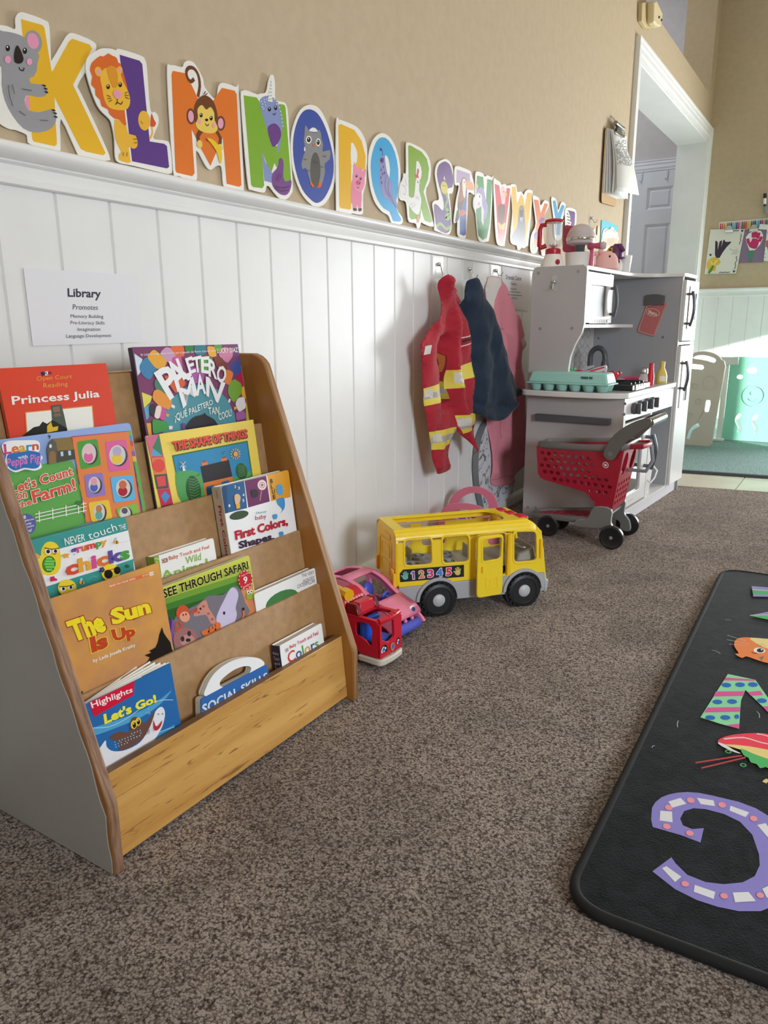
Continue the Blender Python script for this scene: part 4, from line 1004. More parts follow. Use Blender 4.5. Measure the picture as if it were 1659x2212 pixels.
def M_(a):
    a.p('A', '1105,453 1182,468 1215,520 1310,725 1400,590 1420,562 1500,580 1514,602 1545,1186 1530,1196 1450,1176 1425,880 1346,1062 1290,960 1226,828 1245,1108 1230,1128 1130,1105 1122,1088 1097,478', '#e2762a')
    a.l('A', '1242,505 1222,522 1200,500 1192,460 1208,434 1240,438 1268,480 1278,550 1266,620', 0.0062, '#6d3f22', 3)
    a.l('A', '1290,830 1265,870 1275,920', 0.009, '#6d3f22', 2); a.l('A', '1385,840 1410,885 1405,930', 0.008, '#6d3f22', 2)
    a.e('A', 1221, 745, 28, 52, '#6d3f22', -5); a.e('A', 1221, 745, 18, 38, '#e8a3bd', -5); a.e('A', 1411, 790, 29, 48, '#6d3f22'); a.e('A', 1411, 790, 18, 34, '#e8a3bd')
    a.p('A', '1240,740 1246,670 1280,620 1320,612 1365,650 1390,730 1392,800 1360,840 1300,830 1255,790', '#6d3f22', 3)
    a.p('A', '1262,700 1290,672 1318,702 1345,685 1368,720 1372,770 1392,820 1370,850 1320,852 1270,830 1250,795 1265,755', '#edcb62', 3)
    face(a, 'A', (1285, 738), (1349, 757), (10, 15)); a.e('A', 1320, 768, 10, 9, BK); a.e('A', 1276, 778, 10, 16, '#f0a0b4'); a.e('A', 1366, 802, 10, 16, '#f0a0b4'); a.l('A', '1310,790 1322,806 1334,795', 0.0013, BK, 2)
    a.e('A', 1275, 922, 17, 26, '#edcb62', -8); a.e('A', 1406, 945, 17, 24, '#edcb62', -8)
    a.p('A', '1318,884 1355,892 1395,930 1418,985 1412,1045 1400,1035 1385,975 1345,915', '#f0c52c', 2); a.l('A', '1318,886 1322,905', 0.002, '#4a341a')
    a.l('A', '1300,606 1312,585', 0.0016, '#6d3f22'); a.l('A', '1308,610 1324,598', 0.0016, '#6d3f22')
card('orange letter M card with a brown monkey holding a banana', 'A', '1092,416 1165,430 1180,400 1212,388 1250,412 1298,500 1312,560 1380,636 1398,552 1428,530 1510,558 1530,590 1561,1195 1545,1216 1450,1200 1428,1172 1418,1070 1386,1062 1350,1086 1318,1064 1256,962 1262,1130 1238,1152 1140,1125 1108,1086 1070,480', M_)
def N_(a):
    a.p('B', '98,248 205,266 222,290 335,662 378,660 388,318 430,326 440,348 486,945 440,966 405,905 350,800 320,890 245,700 266,985 250,1005 175,995 160,978', '#7fae32')
    a.p('B', '228,300 255,262 300,252 345,270 385,320 408,420 415,500 400,610 386,712 370,690 372,640 335,655 290,530 250,400', '#8795c4', 3); a.p('B', '292,525 320,485 360,480 395,520 403,580 375,640 332,664', '#6b3d86', 3)
    a.p('B', '245,700 275,790 330,880 395,942 345,965 268,945', '#8795c4'); a.p('B', '332,888 375,835 388,765 415,768 424,830 420,900 438,950 486,940 480,1010 450,1058 400,1055 350,1010 328,960', '#7a4a8c', 3)
    a.p('B', '293,296 326,108 334,304', '#eceadf')
    for i in range(6): a.l('B', f'{296 + i * 4},{285 - i * 30} {331 - i * 1},{275 - i * 26}', 0.001, '#9a958a')
    face(a, 'B', (308, 362), (358, 352), (12, 18)); a.l('B', '335,395 346,410 358,392', 0.0013, BK, 2)
    for x, y in ((240, 300), (250, 320), (262, 285), (268, 305), (280, 280), (345, 285), (360, 300), (375, 320), (385, 350), (395, 380), (400, 410), (405, 440), (408, 470), (412, 500), (245, 345), (360, 320), (255, 360), (272, 330)): a.e('B', x, y, 4, 5, '#f0eff0', 0, 8)
    for q in ('345,1000 400,1030 460,1020', '350,985 400,1005 470,990', '360,950 385,880', '375,960 400,890'): a.l('B', q, 0.001, '#4a2a5e', 2)
card('green letter N card with a blue spotted narwhal and its white horn', 'B', '78,262 92,214 125,208 210,240 232,234 282,222 302,130 322,82 346,96 355,180 355,268 376,294 430,306 450,336 462,410 476,640 500,985 482,1060 440,1098 390,1086 340,1032 310,992 286,990 276,1030 250,1040 166,1020 138,986 108,700', N_)
def O_(a):
    a.p('B', '625,362 562,406 515,530 500,680 520,850 575,1012 650,1102 702,1125 760,1080 815,960 832,830 815,680 765,510 700,395', '#3f54a4', 3)
    a.p('B', '632,540 652,514 680,514 702,545', '#efece6', 2); a.p('B', '592,665 604,680 600,706 590,700', '#efece6')
    a.p('B', '600,492 622,520 640,545 690,552 712,528 728,560 732,600 746,650 742,708 802,694 798,770 758,806 762,870 740,960 722,998 690,1000 655,985 632,920 606,840 578,852 570,800 588,730 602,690 588,620 594,560', '#8c8b8b', 2)
    a.e('B', 682, 858, 42, 146, '#5b5753')
    for x, y, r in ((628, 610, 23), (704, 632, 19)): a.e('B', x, y, r, 32, '#f2f0ea'); a.e('B', x, y, r * 0.68, 22, BK); a.e('B', x - 3, y - 8, 4, 6, '#f2f0ea', n=8)
    a.p('B', '656,642 682,648 668,672', '#e2642c'); a.p('B', '635,945 655,965 672,990 660,1000 650,985 640,975', '#e2642c'); a.p('B', '705,965 735,960 728,990 712,1008 702,985', '#e2642c')
    for x, y in ((596, 770), (622, 862), (755, 745), (680, 795), (735, 830)): a.l('B', f'{x - 12},{y - 8} {x - 8},{y + 6} {x},{y - 2} {x + 4},{y + 8} {x + 12},{y - 4}', 0.001, '#45423f', 2)
card('dark blue letter O card with a grey owl', 'B', '640,325 560,368 502,500 483,650 500,850 562,1032 640,1130 702,1158 772,1120 830,1000 848,850 835,680 790,500 720,362', O_)
def P_(a):
    a.p('B', '870,492 890,482 1000,530 1060,620 1092,740 1090,860 1050,850 976,822 975,1172 960,1180 886,1166 878,1150', '#eab52a')
    a.p('B', '974,638 1003,660 1024,720 1020,790 1000,812 974,816', '#efece4', 2)
    a.p('B', '975,965 1000,940 1058,1000 1054,1180 1034,1188 1026,1132 1016,1188 992,1186 984,1125 974,1125', '#e88aa6', 2); a.e('B', 1035, 934, 50, 102, '#ee93ae', -4)
    a.p('B', '998,786 1022,848 990,866', '#ee93ae'); a.p('B', '1060,870 1098,848 1086,918', '#ee93ae'); a.e('B', 1032, 960, 22, 24, '#d96a8c'); a.e('B', 1026, 960, 4, 6, BK, n=8); a.e('B', 1040, 964, 4, 6, BK, n=8)
    face(a, 'B', (1017, 906), (1051, 926), (8, 12)); a.l('B', '1022,995 1030,1004 1038,996', 0.0011, BK, 2)
    a.p('B', '990,1166 1018,1172 1018,1190 992,1186', BK); a.p('B', '1032,1172 1058,1168 1056,1190 1034,1192', BK)
card('yellow letter P card with a pink pig', 'B', '853,485 878,450 902,452 1020,505 1082,592 1106,700 1102,830 1096,960 1072,1060 1072,1195 1052,1220 985,1210 962,1214 870,1190 854,1150', P_)
def Q_(a):
    a.p('B', '1225,590 1180,625 1146,720 1133,830 1150,980 1190,1100 1240,1170 1286,1196 1310,1262 1325,1275 1372,1276 1382,1254 1340,1160 1356,1000 1358,850 1330,710 1280,615', '#43a8dc', 2)
    a.p('B', '1250,738 1276,762 1290,850 1282,940 1258,830', '#efece4', 2)
    a.p('B', '1212,770 1222,738 1245,738 1253,800 1264,870 1302,960 1316,1060 1346,1120 1353,1178 1300,1112 1250,1090 1216,1010 1204,900', '#8f8fbe', 3)
    a.p('B', '1208,790 1218,756 1240,765 1234,800', '#5a3f86', 2); a.l('B', '1228,740 1230,705 1215,690', 0.003, '#5a4a8c', 2); a.e('B', 1216, 690, 9, 13, '#4c3f7e'); a.p('B', '1206,775 1206,800 1194,798', '#e0a83c'); a.e('B', 1220, 778, 3.5, 6, BK, n=8)
    for x, y in ((1218, 856), (1236, 832), (1230, 890), (1216, 920), (1222, 960), (1246, 880)): a.e('B', x, y, 4, 13, '#6a4f8c', 5, 8)
    for q in ('1262,900 1250,1000 1290,1080', '1280,940 1275,1020 1310,1090', '1300,1090 1340,1160'): a.l('B', q, 0.001, '#5d5a8c', 3)
card('light blue letter Q card with a lilac quail', 'B', '1225,556 1168,590 1130,670 1112,790 1125,960 1160,1100 1220,1190 1276,1226 1296,1270 1312,1292 1368,1301 1394,1284 1390,1240 1350,1170 1371,1020 1376,850 1345,690 1290,590', Q_)
def R_(a):
    a.p('C', '125,136 145,135 240,190 285,250 303,330 295,420 256,530 331,780 315,796 265,776 235,670 228,760 150,766 135,742 130,560', '#86ad2e')
    a.p('C', '195,270 226,296 240,360 230,420 195,440', '#efece6', 2)
    a.p('C', '70,590 58,560 62,500 90,470 70,440 92,395 118,380 130,420 118,500 132,570 175,572 188,440 205,418 222,430 218,520 236,590 232,650 215,725 178,712 140,660 110,600', '#eceae6', 2)
    a.p('C', '186,404 182,376 196,385 204,330 218,352 210,385 214,414', '#d2452c', 2); a.p('C', '220,440 232,450 222,468', '#e8a05a'); a.e('C', 207, 448, 4, 8, BK, n=8)
    a.p('C', '196,735 214,735 222,770 212,800 204,770 200,812', '#dc8f5a')
    for q in ('75,540 100,560', '75,470 105,500 95,560', '95,420 112,480', '140,640 175,625', '150,670 190,640', '190,560 195,590 205,570 212,600'): a.l('C', q, 0.001, '#a9a6a2', 2)
card('green letter R card with a white rooster', 'C', '108,132 124,112 150,115 250,168 302,240 319,330 310,440 276,545 341,800 336,826 300,822 255,802 236,792 225,832 206,845 190,802 145,792 124,762 108,622 62,602 46,562 58,470 80,420 88,370 108,364', R_)
def S_c(a):
    a.p('C', '432,272 386,304 370,380 388,480 420,580 430,660 418,690 390,660 370,640 345,642 352,745 372,845 430,880 462,880 486,845 490,760 470,600 456,505 502,492 506,400 486,310 458,280', '#6b3f80', 2)
    a.l('C', '432,520 452,560 460,600 448,640 446,672 464,690 474,708 456,730 444,752 468,758 488,738', 0.010, '#86b53a', 3); a.l('C', '366,828 384,808 406,806 428,828 446,846 468,842 486,828', 0.009, '#86b53a', 3)
    a.e('C', 432, 496, 30, 56, '#d6c63c', -6); a.e('C', 424, 478, 3.5, 6, BK, n=8); a.e('C', 440, 482, 3.5, 6, BK, n=8); a.p('C', '424,420 432,392 442,440', '#efece6')
card('purple letter S card with a green snake', 'C', '430,252 374,288 354,370 368,470 388,592 350,606 332,640 345,730 350,830 348,858 376,870 450,896 482,886 496,820 492,700 482,610 476,548 505,536 520,400 500,310 470,262', S_c)
def T_(a):
    a.p('C', '540,340 650,376 656,456 536,452', '#b59fc0'); a.p('C', '566,452 628,470 616,895 600,906 566,892', '#4f64ac')
    a.p('C', '578,430 600,406 622,430 622,520 612,600 580,660 552,690 548,620 560,540', '#a8642c', 2); a.p('C', '590,425 612,425 618,500 608,585 594,560 586,480', '#efe6da', 2); a.p('C', '618,436 665,448 682,480 680,518 622,500', '#e8a468', 2); a.e('C', 603, 450, 4, 7, BK, n=8)
    a.p('C', '548,630 600,600 580,668 552,690', '#6a4426'); a.p('C', '542,690 560,680 556,760 540,792 526,782', BK); a.p('C', '568,690 590,680 622,700 620,720 560,748', '#d86a36')
card('blue letter T card with an orange-billed toucan', 'C', '522,332 544,312 580,320 655,354 668,390 688,462 690,545 684,556 640,542 632,700 618,905 602,928 560,916 545,880 545,792 530,796 514,778 535,600 558,482 524,470', T_)
def U_(a):
    a.p('C', '712,392 766,405 772,500 748,700 762,832 784,700 800,420 842,432 822,800 795,925 760,942 724,905 704,720', '#3f8f34')
    a.p('C', '748,560 775,560 784,700 764,830 750,780', '#efece6'); a.p('C', '700,572 728,520 758,520 770,560 760,640 720,670 694,680 684,640', '#efebe8', 2)
    a.p('C', '708,520 745,490 772,520 786,600 804,650 800,710 775,778 764,770 772,700 756,640 752,560 720,540', '#a996c6', 2); a.e('C', 735, 570, 4.5, 12, BK, n=8); a.e('C', 728, 635, 8, 16, '#eda6b8'); a.p('C', '706,440 722,490 708,515', '#e2c35a')
card('green letter U card with a white lilac-maned unicorn', 'C', '698,384 718,358 760,372 776,396 784,400 800,390 840,408 852,430 822,900 792,956 750,958 720,918 700,722 680,655 684,580 696,560', U_)
def V_(a):
    a.p('C', '864,462 902,478 922,625 950,625 966,498 996,502 942,958 930,978 896,966', '#d8342c')
    a.p('C', '920,500 938,480 952,520 955,600 944,640 925,640 916,570', '#eec4c4', 2); a.p('C', '948,520 968,545 960,580 948,560', '#e8b23c'); a.e('C', 938, 530, 3.5, 6, BK, n=8)
    a.p('C', '894,650 945,640 950,720 936,800 918,815 900,785', '#6f4424', 2); a.p('C', '888,790 905,800 920,815 938,800 955,795 945,850 932,862 918,845 905,862 894,840', '#e6c052')
card('red letter V card with a brown vulture', 'C', '854,442 880,430 910,448 924,470 948,462 970,480 999,480 996,600 952,960 940,992 900,987 880,952 866,800', V_)
def W_c(a):
    a.p('C', '1010,486 1044,490 1052,640 1090,548 1112,600 1120,660 1142,538 1180,542 1132,968 1098,975 1086,800 1056,885 1020,885', '#ecbc26')
    a.p('C', '1070,690 1078,655 1095,644 1112,668 1120,760 1126,850 1120,940 1130,985 1085,990 1062,1002 1020,945 1014,900 1050,840 1062,770', '#858488', 3)
    a.p('C', '1080,700 1098,690 1106,730 1098,755 1082,750', '#5a5656', 2); a.p('C', '1080,748 1088,750 1086,795', '#f2f0ea'); a.p('C', '1092,750 1100,748 1094,800', '#f2f0ea'); a.e('C', 1080, 692, 3, 6, BK, n=8); a.e('C', 1104, 690, 3, 6, BK, n=8)
card('yellow letter W card with a grey walrus', 'C', '999,490 1014,466 1046,474 1058,530 1088,528 1112,556 1124,530 1150,511 1187,524 1186,560 1152,960 1142,990 1112,1010 1095,1005 1075,1026 1058,1020 1050,990 1006,970 997,900 1014,700', W_c)
def X_(a):
    a.p('C', '1198,596 1236,602 1256,715 1288,628 1318,636 1266,800 1286,1042 1262,1052 1238,905 1215,1034 1180,1030 1206,900 1224,790', '#e2742a')
    a.e('C', 1222, 905, 24, 34, '#6a4a86'); a.p('C', '1240,775 1265,745 1290,760 1270,800 1248,830', '#7a4a8c'); a.p('C', '1182,980 1196,960 1202,1030 1184,1034', '#7fa83a')
card('orange letter X card with purple fish, partly behind the toy blender', 'C', '1188,578 1214,568 1242,588 1256,648 1288,604 1322,616 1322,660 1272,800 1292,1062 1266,1068 1246,962 1220,1048 1174,1046 1168,950 1184,880 1214,800', X_)
def Y_(a):
    a.p('C', '1358,608 1382,604 1404,715 1436,642 1460,650 1430,745 1420,900 1384,900 1380,760', '#3fa0d0')
card('light blue letter Y card rising behind the toy blender', 'C', '1346,592 1372,581 1392,608 1406,690 1432,620 1467,634 1466,690 1442,780 1432,930 1376,930 1368,780', Y_)
def Z_(a):
    a.p('C', '1486,686 1542,700 1549,712 1546,800 1505,940 1545,960 1540,1000 1474,985 1478,940 1518,790 1484,780', '#6a3f86')
    a.p('C', '1474,700 1494,700 1508,760 1500,830 1478,830', '#f0eeea', 2)
    for q in ('1478,715 1492,725', '1480,740 1502,752', '1482,768 1506,776', '1482,795 1506,800', '1484,815 1500,822'): a.l('C', q, 0.004, BK)
card('purple letter Z card with a striped zebra head', 'C', '1464,690 1490,664 1542,678 1562,710 1556,830 1530,930 1560,960 1550,1015 1465,1000 1466,800', Z_)

# ================================================================ paper signs
def sign(label, pl, pts, lines, view, c='#ecebee', name='paper_sign', cat='sign'):
    mb = MB(); q = [pl.px(p) for p in pts]
    mb.plate(pl, q, -0.0004, 0.0, mat(c, 0.6, k=1.0)); a = Art(mb, pl, None, 0.0001, 0.0001, rough=0.6, k=1.0)
    for txt, b, t, col, bold in lines: a.t(view, txt, b, t, col, bold)
    return mb.build(name, label=label, cat=cat, smooth=20)
SP = Pl((0.0078, 0, 0), Y, Z)
sign('white paper sign headed Library taped to the planking above the bookcase', SP, [(50.4, 578.4), (297, 594), (307, 739), (71, 747.6)],
     [('Library', '610,1436 898,1446', '606,1340 900,1352', '#2b2c40', 0.025), ('Promotes', '652,1530 876,1532', '652,1482 876,1488', '#3a3b48', 0.0), ('Memory Building', '632,1612 925,1616', '632,1572 925,1576', '#3a3b48', 0.0),
      ('Pre-Literacy Skills', '630,1670 936,1672', '630,1630 936,1634', '#3a3b48', 0.0), ('Imagination', '694,1730 897,1730', '694,1690 897,1690', '#3a3b48', 0.0), ('Language Development', '592,1792 995,1784', '592,1750 995,1746', '#3a3b48', 0.0)], 'L')
sign('white paper sign headed Dramatic Center, on the planking beside the toy kitchen', SP, V('H', '1133,640 1470,690 1440,1176 1128,1132'),
     [('Dramatic Center', '1178,790 1364,810', '1178,738 1364,760', '#2f5a44', 0.02), ('Promotes', '1236,860 1300,866', '1236,826 1300,832', '#555a5c', 0.0), ('Self Help Skills', '1228,918 1302,926', '1228,894 1302,902', '#55585c', 0.0),
      ('Sharing, friendship and cooperation', '1172,948 1350,962', '1172,924 1350,938', '#55585c', 0.0), ('Playing with ideas and inventing scenarios', '1160,984 1362,1000', '1160,962 1362,976', '#55585c', 0.0), ('Language Development', '1200,1026 1318,1034', '1200,1002 1318,1010', '#55585c', 0.0)], 'H')

# ================================================================ clear wall hooks
clear = mat('#f2f2ee', 0.15, 0.0, 1.0, alpha=0.28)
chrome = mat('#d8d8d4', 0.18, 1.0, 1.0)
def wall_hook(label, pl, quad, knob, tip, group):
    c = [pl.px(p) for p in quad]
    ctr = pl.w((sum(q[0] for q in c) / 4, min(q[1] for q in c)))
    t = thing('wall_hook', label, 'hook', ctr, group)
    mb = MB(); mb.plate(pl, rounded(c, 0.003), 0.0002, 0.0016, clear); mb.build('clear_plate', t)
    k, e = pl.px(knob), pl.px(tip); mb = MB()
    mb.ball(pl.w(k, 0.004), (0.007, 0.007, 0.006), chrome, 14, 8)
    mb.tube([pl.w(k, 0.006), pl.w((k[0], k[1] - 0.012), 0.012), pl.w((e[0], e[1] + 0.008), 0.013), pl.w(e, 0.017), pl.w((e[0], e[1] + 0.003), 0.026), pl.w((e[0], e[1] + 0.012), 0.031)], 0.0017, chrome, 8)
    mb.build('metal_hook', t)
HG = 'clear stick-on hooks on the white planking'
wall_hook('clear stick-on hook holding the red firefighter jacket', SP, V('H', '302,520 425,510 422,776 300,780'), V('H', '364,615')[0], V('H', '378,785')[0], HG)
wall_hook('clear stick-on hook holding the navy blue garment', SP, V('H', '682,572 782,585 778,790 678,800'), V('H', '732,670')[0], V('H', '735,790')[0], HG)
wall_hook('clear stick-on hook holding the pink dress', SP, V('H', '1000,618 1092,632 1088,770 998,760'), V('H', '1046,690')[0], V('H', '1040,755')[0], HG)
UW = Pl((0.0005, 0, 0), Y, Z)
wall_hook('small clear hook on the tan wall above the turquoise paper', UW, V('P', '915,165 955,140 955,320 925,330'), V('P', '940,215')[0], V('P', '938,290')[0], None)

# ================================================================ dressing-up clothes
def cloth(name, pl, view, outline, regions, base, hf, parent, step=7, solid=0.0016):
    ol = V(view, outline); k = VIEW[view][2]; x0, y0 = VIEW[view][:2]
    vs = []; ed = []
    def loop(p):
        d = []
        for i in range(len(p)):
            a, b = Vector(p[i]), Vector(p[(i + 1) % len(p)]); n = max(1, int((b - a).length / (step * 0.8)))
            d += [tuple(a + (b - a) * j / n) for j in range(n)]
        s = len(vs); vs.extend(d); ed.extend([(s + j, s + (j + 1) % len(d)) for j in range(len(d))])
    ol = sm(ol, 3); loop(ol); rg = []
    for t, m in regions:
        q = V(view, t); rg.append((q, m)); loop(q)
    lo = [min(p[i] for p in ol) for i in (0, 1)]; hi = [max(p[i] for p in ol) for i in (0, 1)]
    n = 0; y = lo[1]
    while y < hi[1]:
        x = lo[0] + (step / 2 if n % 2 else 0)
        while x < hi[0]:
            p = (x + random.uniform(-1, 1), y + random.uniform(-1, 1))
            if inside(p, ol): vs.append(p)
            x += step
        y += step * 0.87; n += 1
    r = delaunay_2d_cdt([Vector(p) for p in vs], ed, [], 0, 1e-4)
    V2, F2 = r[0], r[2]; mb = MB(); pts = []
    for p in V2:
        g = ((p.x - x0) * k, (p.y - y0) * k); pts.append(pl.w(pl.px(p), hf(*g)))
    groups = {}
    slots = []
    for f in F2:
        c = (sum(V2[i].x for i in f) / len(f), sum(V2[i].y for i in f) / len(f))
        if not inside(c, ol): continue
        m = base
        for q, mm in rg:
            if inside(c, q): m = mm
        a = (pts[f[1]] - pts[f[0]]).cross(pts[f[2]] - pts[f[0]])
        f = list(f) if a.dot(pl.N) > 0 else list(f)[::-1]
        mb.f.append(f); mb.m.append(mb.slot(m))
    mb.v = pts
    return mb.build(name, parent, solid=solid, smooth=180)
def ridge(gx, gy, line, amp, wd):
    best = 1e9
    for i in range(len(line) - 1):
        ax, ay = line[i]; bx, by = line[i + 1]; dx, dy = bx - ax, by - ay
        t = max(0, min(1, ((gx - ax) * dx + (gy - ay) * dy) / (dx * dx + dy * dy)))
        best = min(best, math.hypot(gx - ax - dx * t, gy - ay - dy * t))
    return amp * math.exp(-(best / wd) ** 2)
def fabric(h, rough=0.85):
    m, nt, b, N, L = nodes_mat('fabric_' + h[1:])
    b.inputs['Base Color'].default_value = (*rgb(h, 1.0), 1); b.inputs['Roughness'].default_value = rough; b.inputs['Sheen Weight'].default_value = 0.12
    tc = N('ShaderNodeTexCoord'); mp = N('ShaderNodeMapping'); mp.inputs['Scale'].default_value = (1, 1, 0.32); L(tc.outputs['Object'], mp.inputs[0])
    n1 = N('ShaderNodeTexNoise'); n1.inputs['Scale'].default_value = 20; n1.inputs['Detail'].default_value = 1; n1.inputs['Distortion'].default_value = 0.4; L(mp.outputs[0], n1.inputs['Vector'])
    n2 = N('ShaderNodeTexNoise'); n2.inputs['Scale'].default_value = 500; L(tc.outputs['Object'], n2.inputs['Vector'])
    b1 = N('ShaderNodeBump'); b1.inputs['Strength'].default_value = 0.6; b1.inputs['Distance'].default_value = 0.012; L(n1.outputs['Fac'], b1.inputs['Height'])
    b2 = N('ShaderNodeBump'); b2.inputs['Strength'].default_value = 0.3; b2.inputs['Distance'].default_value = 0.0006; L(n2.outputs['Fac'], b2.inputs['Height']); L(b1.outputs[0], b2.inputs['Normal']); L(b2.outputs[0], b.inputs['Normal'])
    return m
red = fabric('#ab162b'); red_in = fabric('#7d0f1b'); yel = fabric('#e6d04c', 0.6); slv = mat('#b3aea8', 0.4, k=1.0); patch = mat('#d9d3ca', 0.5, k=1.0)  # red_in: the red darkened for shade in the open front, also seams
GP = Pl((0.062, 0, 0), Y, Z)
vest = thing('dress_up_jacket', 'red firefighter dress-up jacket with yellow and silver bands hanging from a wall hook', 'jacket', GP.w(GP.px(V('G', '330,1900')[0])), 'dressing-up clothes on the wall hooks')
def hv(x, y):
    h = -0.02 + 0.028 * min(1, max(0, (y - 230) / 500)) ** 0.7
    h += ridge(x, y, [(345, 230), (300, 560), (200, 800), (230, 1200), (290, 1850)], 0.014, 60)
    h += ridge(x, y, [(350, 230), (425, 640), (410, 1000), (470, 1350), (555, 1700)], 0.026, 32)
    h += ridge(x, y, [(350, 240), (500, 620), (540, 1000), (560, 1450)], 0.012, 40)
    h -= ridge(x, y, [(340, 760), (335, 950), (345, 1180), (355, 1330)], 0.032, 38)
    h -= ridge(x, y, [(325, 300), (318, 480), (300, 640), (255, 820)], 0.010, 13) + ridge(x, y, [(440, 420), (462, 640), (455, 900)], 0.009, 12) + ridge(x, y, [(230, 1250), (250, 1480), (262, 1700)], 0.007, 12)
    h += ridge(x, y, [(270, 640), (310, 760), (370, 850)], 0.010, 16) + ridge(x, y, [(405, 350), (440, 380), (470, 430)], 0.012, 14)
    h -= ridge(x, y, [(365, 300), (385, 420), (395, 560)], 0.012, 16)
    h += 0.003 * math.sin(x / 21 + y / 90) + 0.002 * math.sin(y / 47 + x / 60)
    return h
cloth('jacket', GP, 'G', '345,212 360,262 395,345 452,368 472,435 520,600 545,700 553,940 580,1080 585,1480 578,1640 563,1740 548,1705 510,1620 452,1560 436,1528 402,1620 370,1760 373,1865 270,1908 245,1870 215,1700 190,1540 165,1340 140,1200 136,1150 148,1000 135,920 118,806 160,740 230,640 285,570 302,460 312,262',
      [('282,835 330,850 372,900 372,1190 395,1290 332,1338 322,1285 300,1128 284,1000', red_in), ('284,884 330,862 368,905 365,1040 322,1062 290,1030', fabric('#a85f22')), ('306,925 345,930 350,985 312,990', fabric('#7a1a1c')),  # darker red paints the shade inside the open front
       ('141,1182 296,1130 318,1284 161,1334', yel), ('300,1128 372,1122 392,1270 322,1284', fabric('#a8922c')), ('152,1234 305,1186 312,1236 157,1282', slv), ('306,1186 374,1172 382,1222 314,1236', mat('#77726c', 0.5)),  # band and stripe cross the opening in shaded copies of yellow and silver
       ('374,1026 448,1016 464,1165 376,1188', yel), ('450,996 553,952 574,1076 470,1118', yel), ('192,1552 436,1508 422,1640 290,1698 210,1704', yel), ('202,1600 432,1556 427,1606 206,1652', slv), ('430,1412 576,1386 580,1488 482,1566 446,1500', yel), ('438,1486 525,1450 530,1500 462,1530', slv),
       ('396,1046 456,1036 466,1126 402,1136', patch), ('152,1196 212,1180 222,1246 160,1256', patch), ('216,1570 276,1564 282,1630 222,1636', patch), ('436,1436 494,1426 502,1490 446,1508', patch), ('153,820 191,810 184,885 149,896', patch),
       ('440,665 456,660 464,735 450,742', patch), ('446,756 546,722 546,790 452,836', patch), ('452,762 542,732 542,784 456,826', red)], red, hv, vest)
def on_cloth(pl, view, hf, x, y, e=0.0012):
    x0, y0, k = VIEW[view]; return pl.w(pl.px((x0 + x / k, y0 + y / k)), hf(x, y) + e)
for q in ('300,1345 440,1330', '300,1345 296,1530', '300,1375 372,1360', '470,1150 500,1350 522,1480', '245,1862 372,1830', '505,1230 540,1390'):
    p = [tuple(map(float, g.split(','))) for g in q.split()]; pts = []
    for i in range(len(p) - 1):
        for j in range(9): t = j / 8; pts.append(on_cloth(GP, 'G', hv, p[i][0] + (p[i + 1][0] - p[i][0]) * t, p[i][1] + (p[i + 1][1] - p[i][1]) * t, 0.0))
    mb = MB(); mb.tube(pts, 0.0011, red_in, 6); mb.build('seam', vest)
mb = MB()
x0_, y0_, x1_, y1_ = text_box('Firefighter'); vv, ff = text_mesh('Firefighter', 0.03)
pts = []
for a_, b_ in vv:
    u_ = (a_ - x0_) / (x1_ - x0_); k_ = (b_ - y0_) / (y1_ - y0_); pts.append(on_cloth(GP, 'G', hv, 456 + 84 * u_, 815 - 45 * u_ - 42 * k_ + 4 * u_, 0.0012))
mb.add(pts, ff, mat('#1c1616', 0.7)); mb.build('lettering', vest)

navy = fabric('#13293f')
NP = Pl((0.082, 0, 0), Y, Z)
bl = thing('dress_up_shirt', 'navy blue dress-up garment hanging from a wall hook beside the red jacket', 'clothes', NP.w(NP.px(V('G', '760,1450')[0])), 'dressing-up clothes on the wall hooks')
def hb(x, y):
    h = -0.02 + 0.03 * min(1, max(0, (y - 250) / 400))
    h += ridge(x, y, [(590, 260), (640, 600), (660, 1000), (640, 1380)], 0.018, 60) + ridge(x, y, [(620, 250), (730, 560), (800, 900), (880, 1280)], 0.016, 45)
    h += ridge(x, y, [(600, 270), (570, 560), (580, 900)], 0.010, 28) - ridge(x, y, [(740, 700), (735, 860), (760, 960)], 0.008, 22)
    h += ridge(x, y, [(700, 1430), (790, 1440), (880, 1380), (940, 1310)], 0.012, 25) - ridge(x, y, [(600, 1290), (690, 1350), (760, 1345), (900, 1300)], 0.010, 20)
    h -= 0.055 * max(0, min(1, (650 - x) / 110)) * max(0, min(1, (y - 420) / 200))
    return h + 0.0025 * math.sin(x / 19 + y / 70) + 0.002 * math.sin(y / 33 - x / 50)
cloth('navy_garment', NP, 'G', '556,262 580,244 612,236 640,275 700,400 750,545 800,720 880,950 915,1090 940,1145 985,1185 1008,1228 930,1268 945,1312 936,1358 890,1386 825,1440 770,1458 700,1445 625,1400 590,1395 605,1440 590,1495 576,1450 570,1300 545,1000 530,760 512,560 526,440 548,310',
      [('905,1128 940,1145 985,1185 1008,1228 930,1268 918,1200', fabric('#0e1c2e'))], navy, hb, bl)

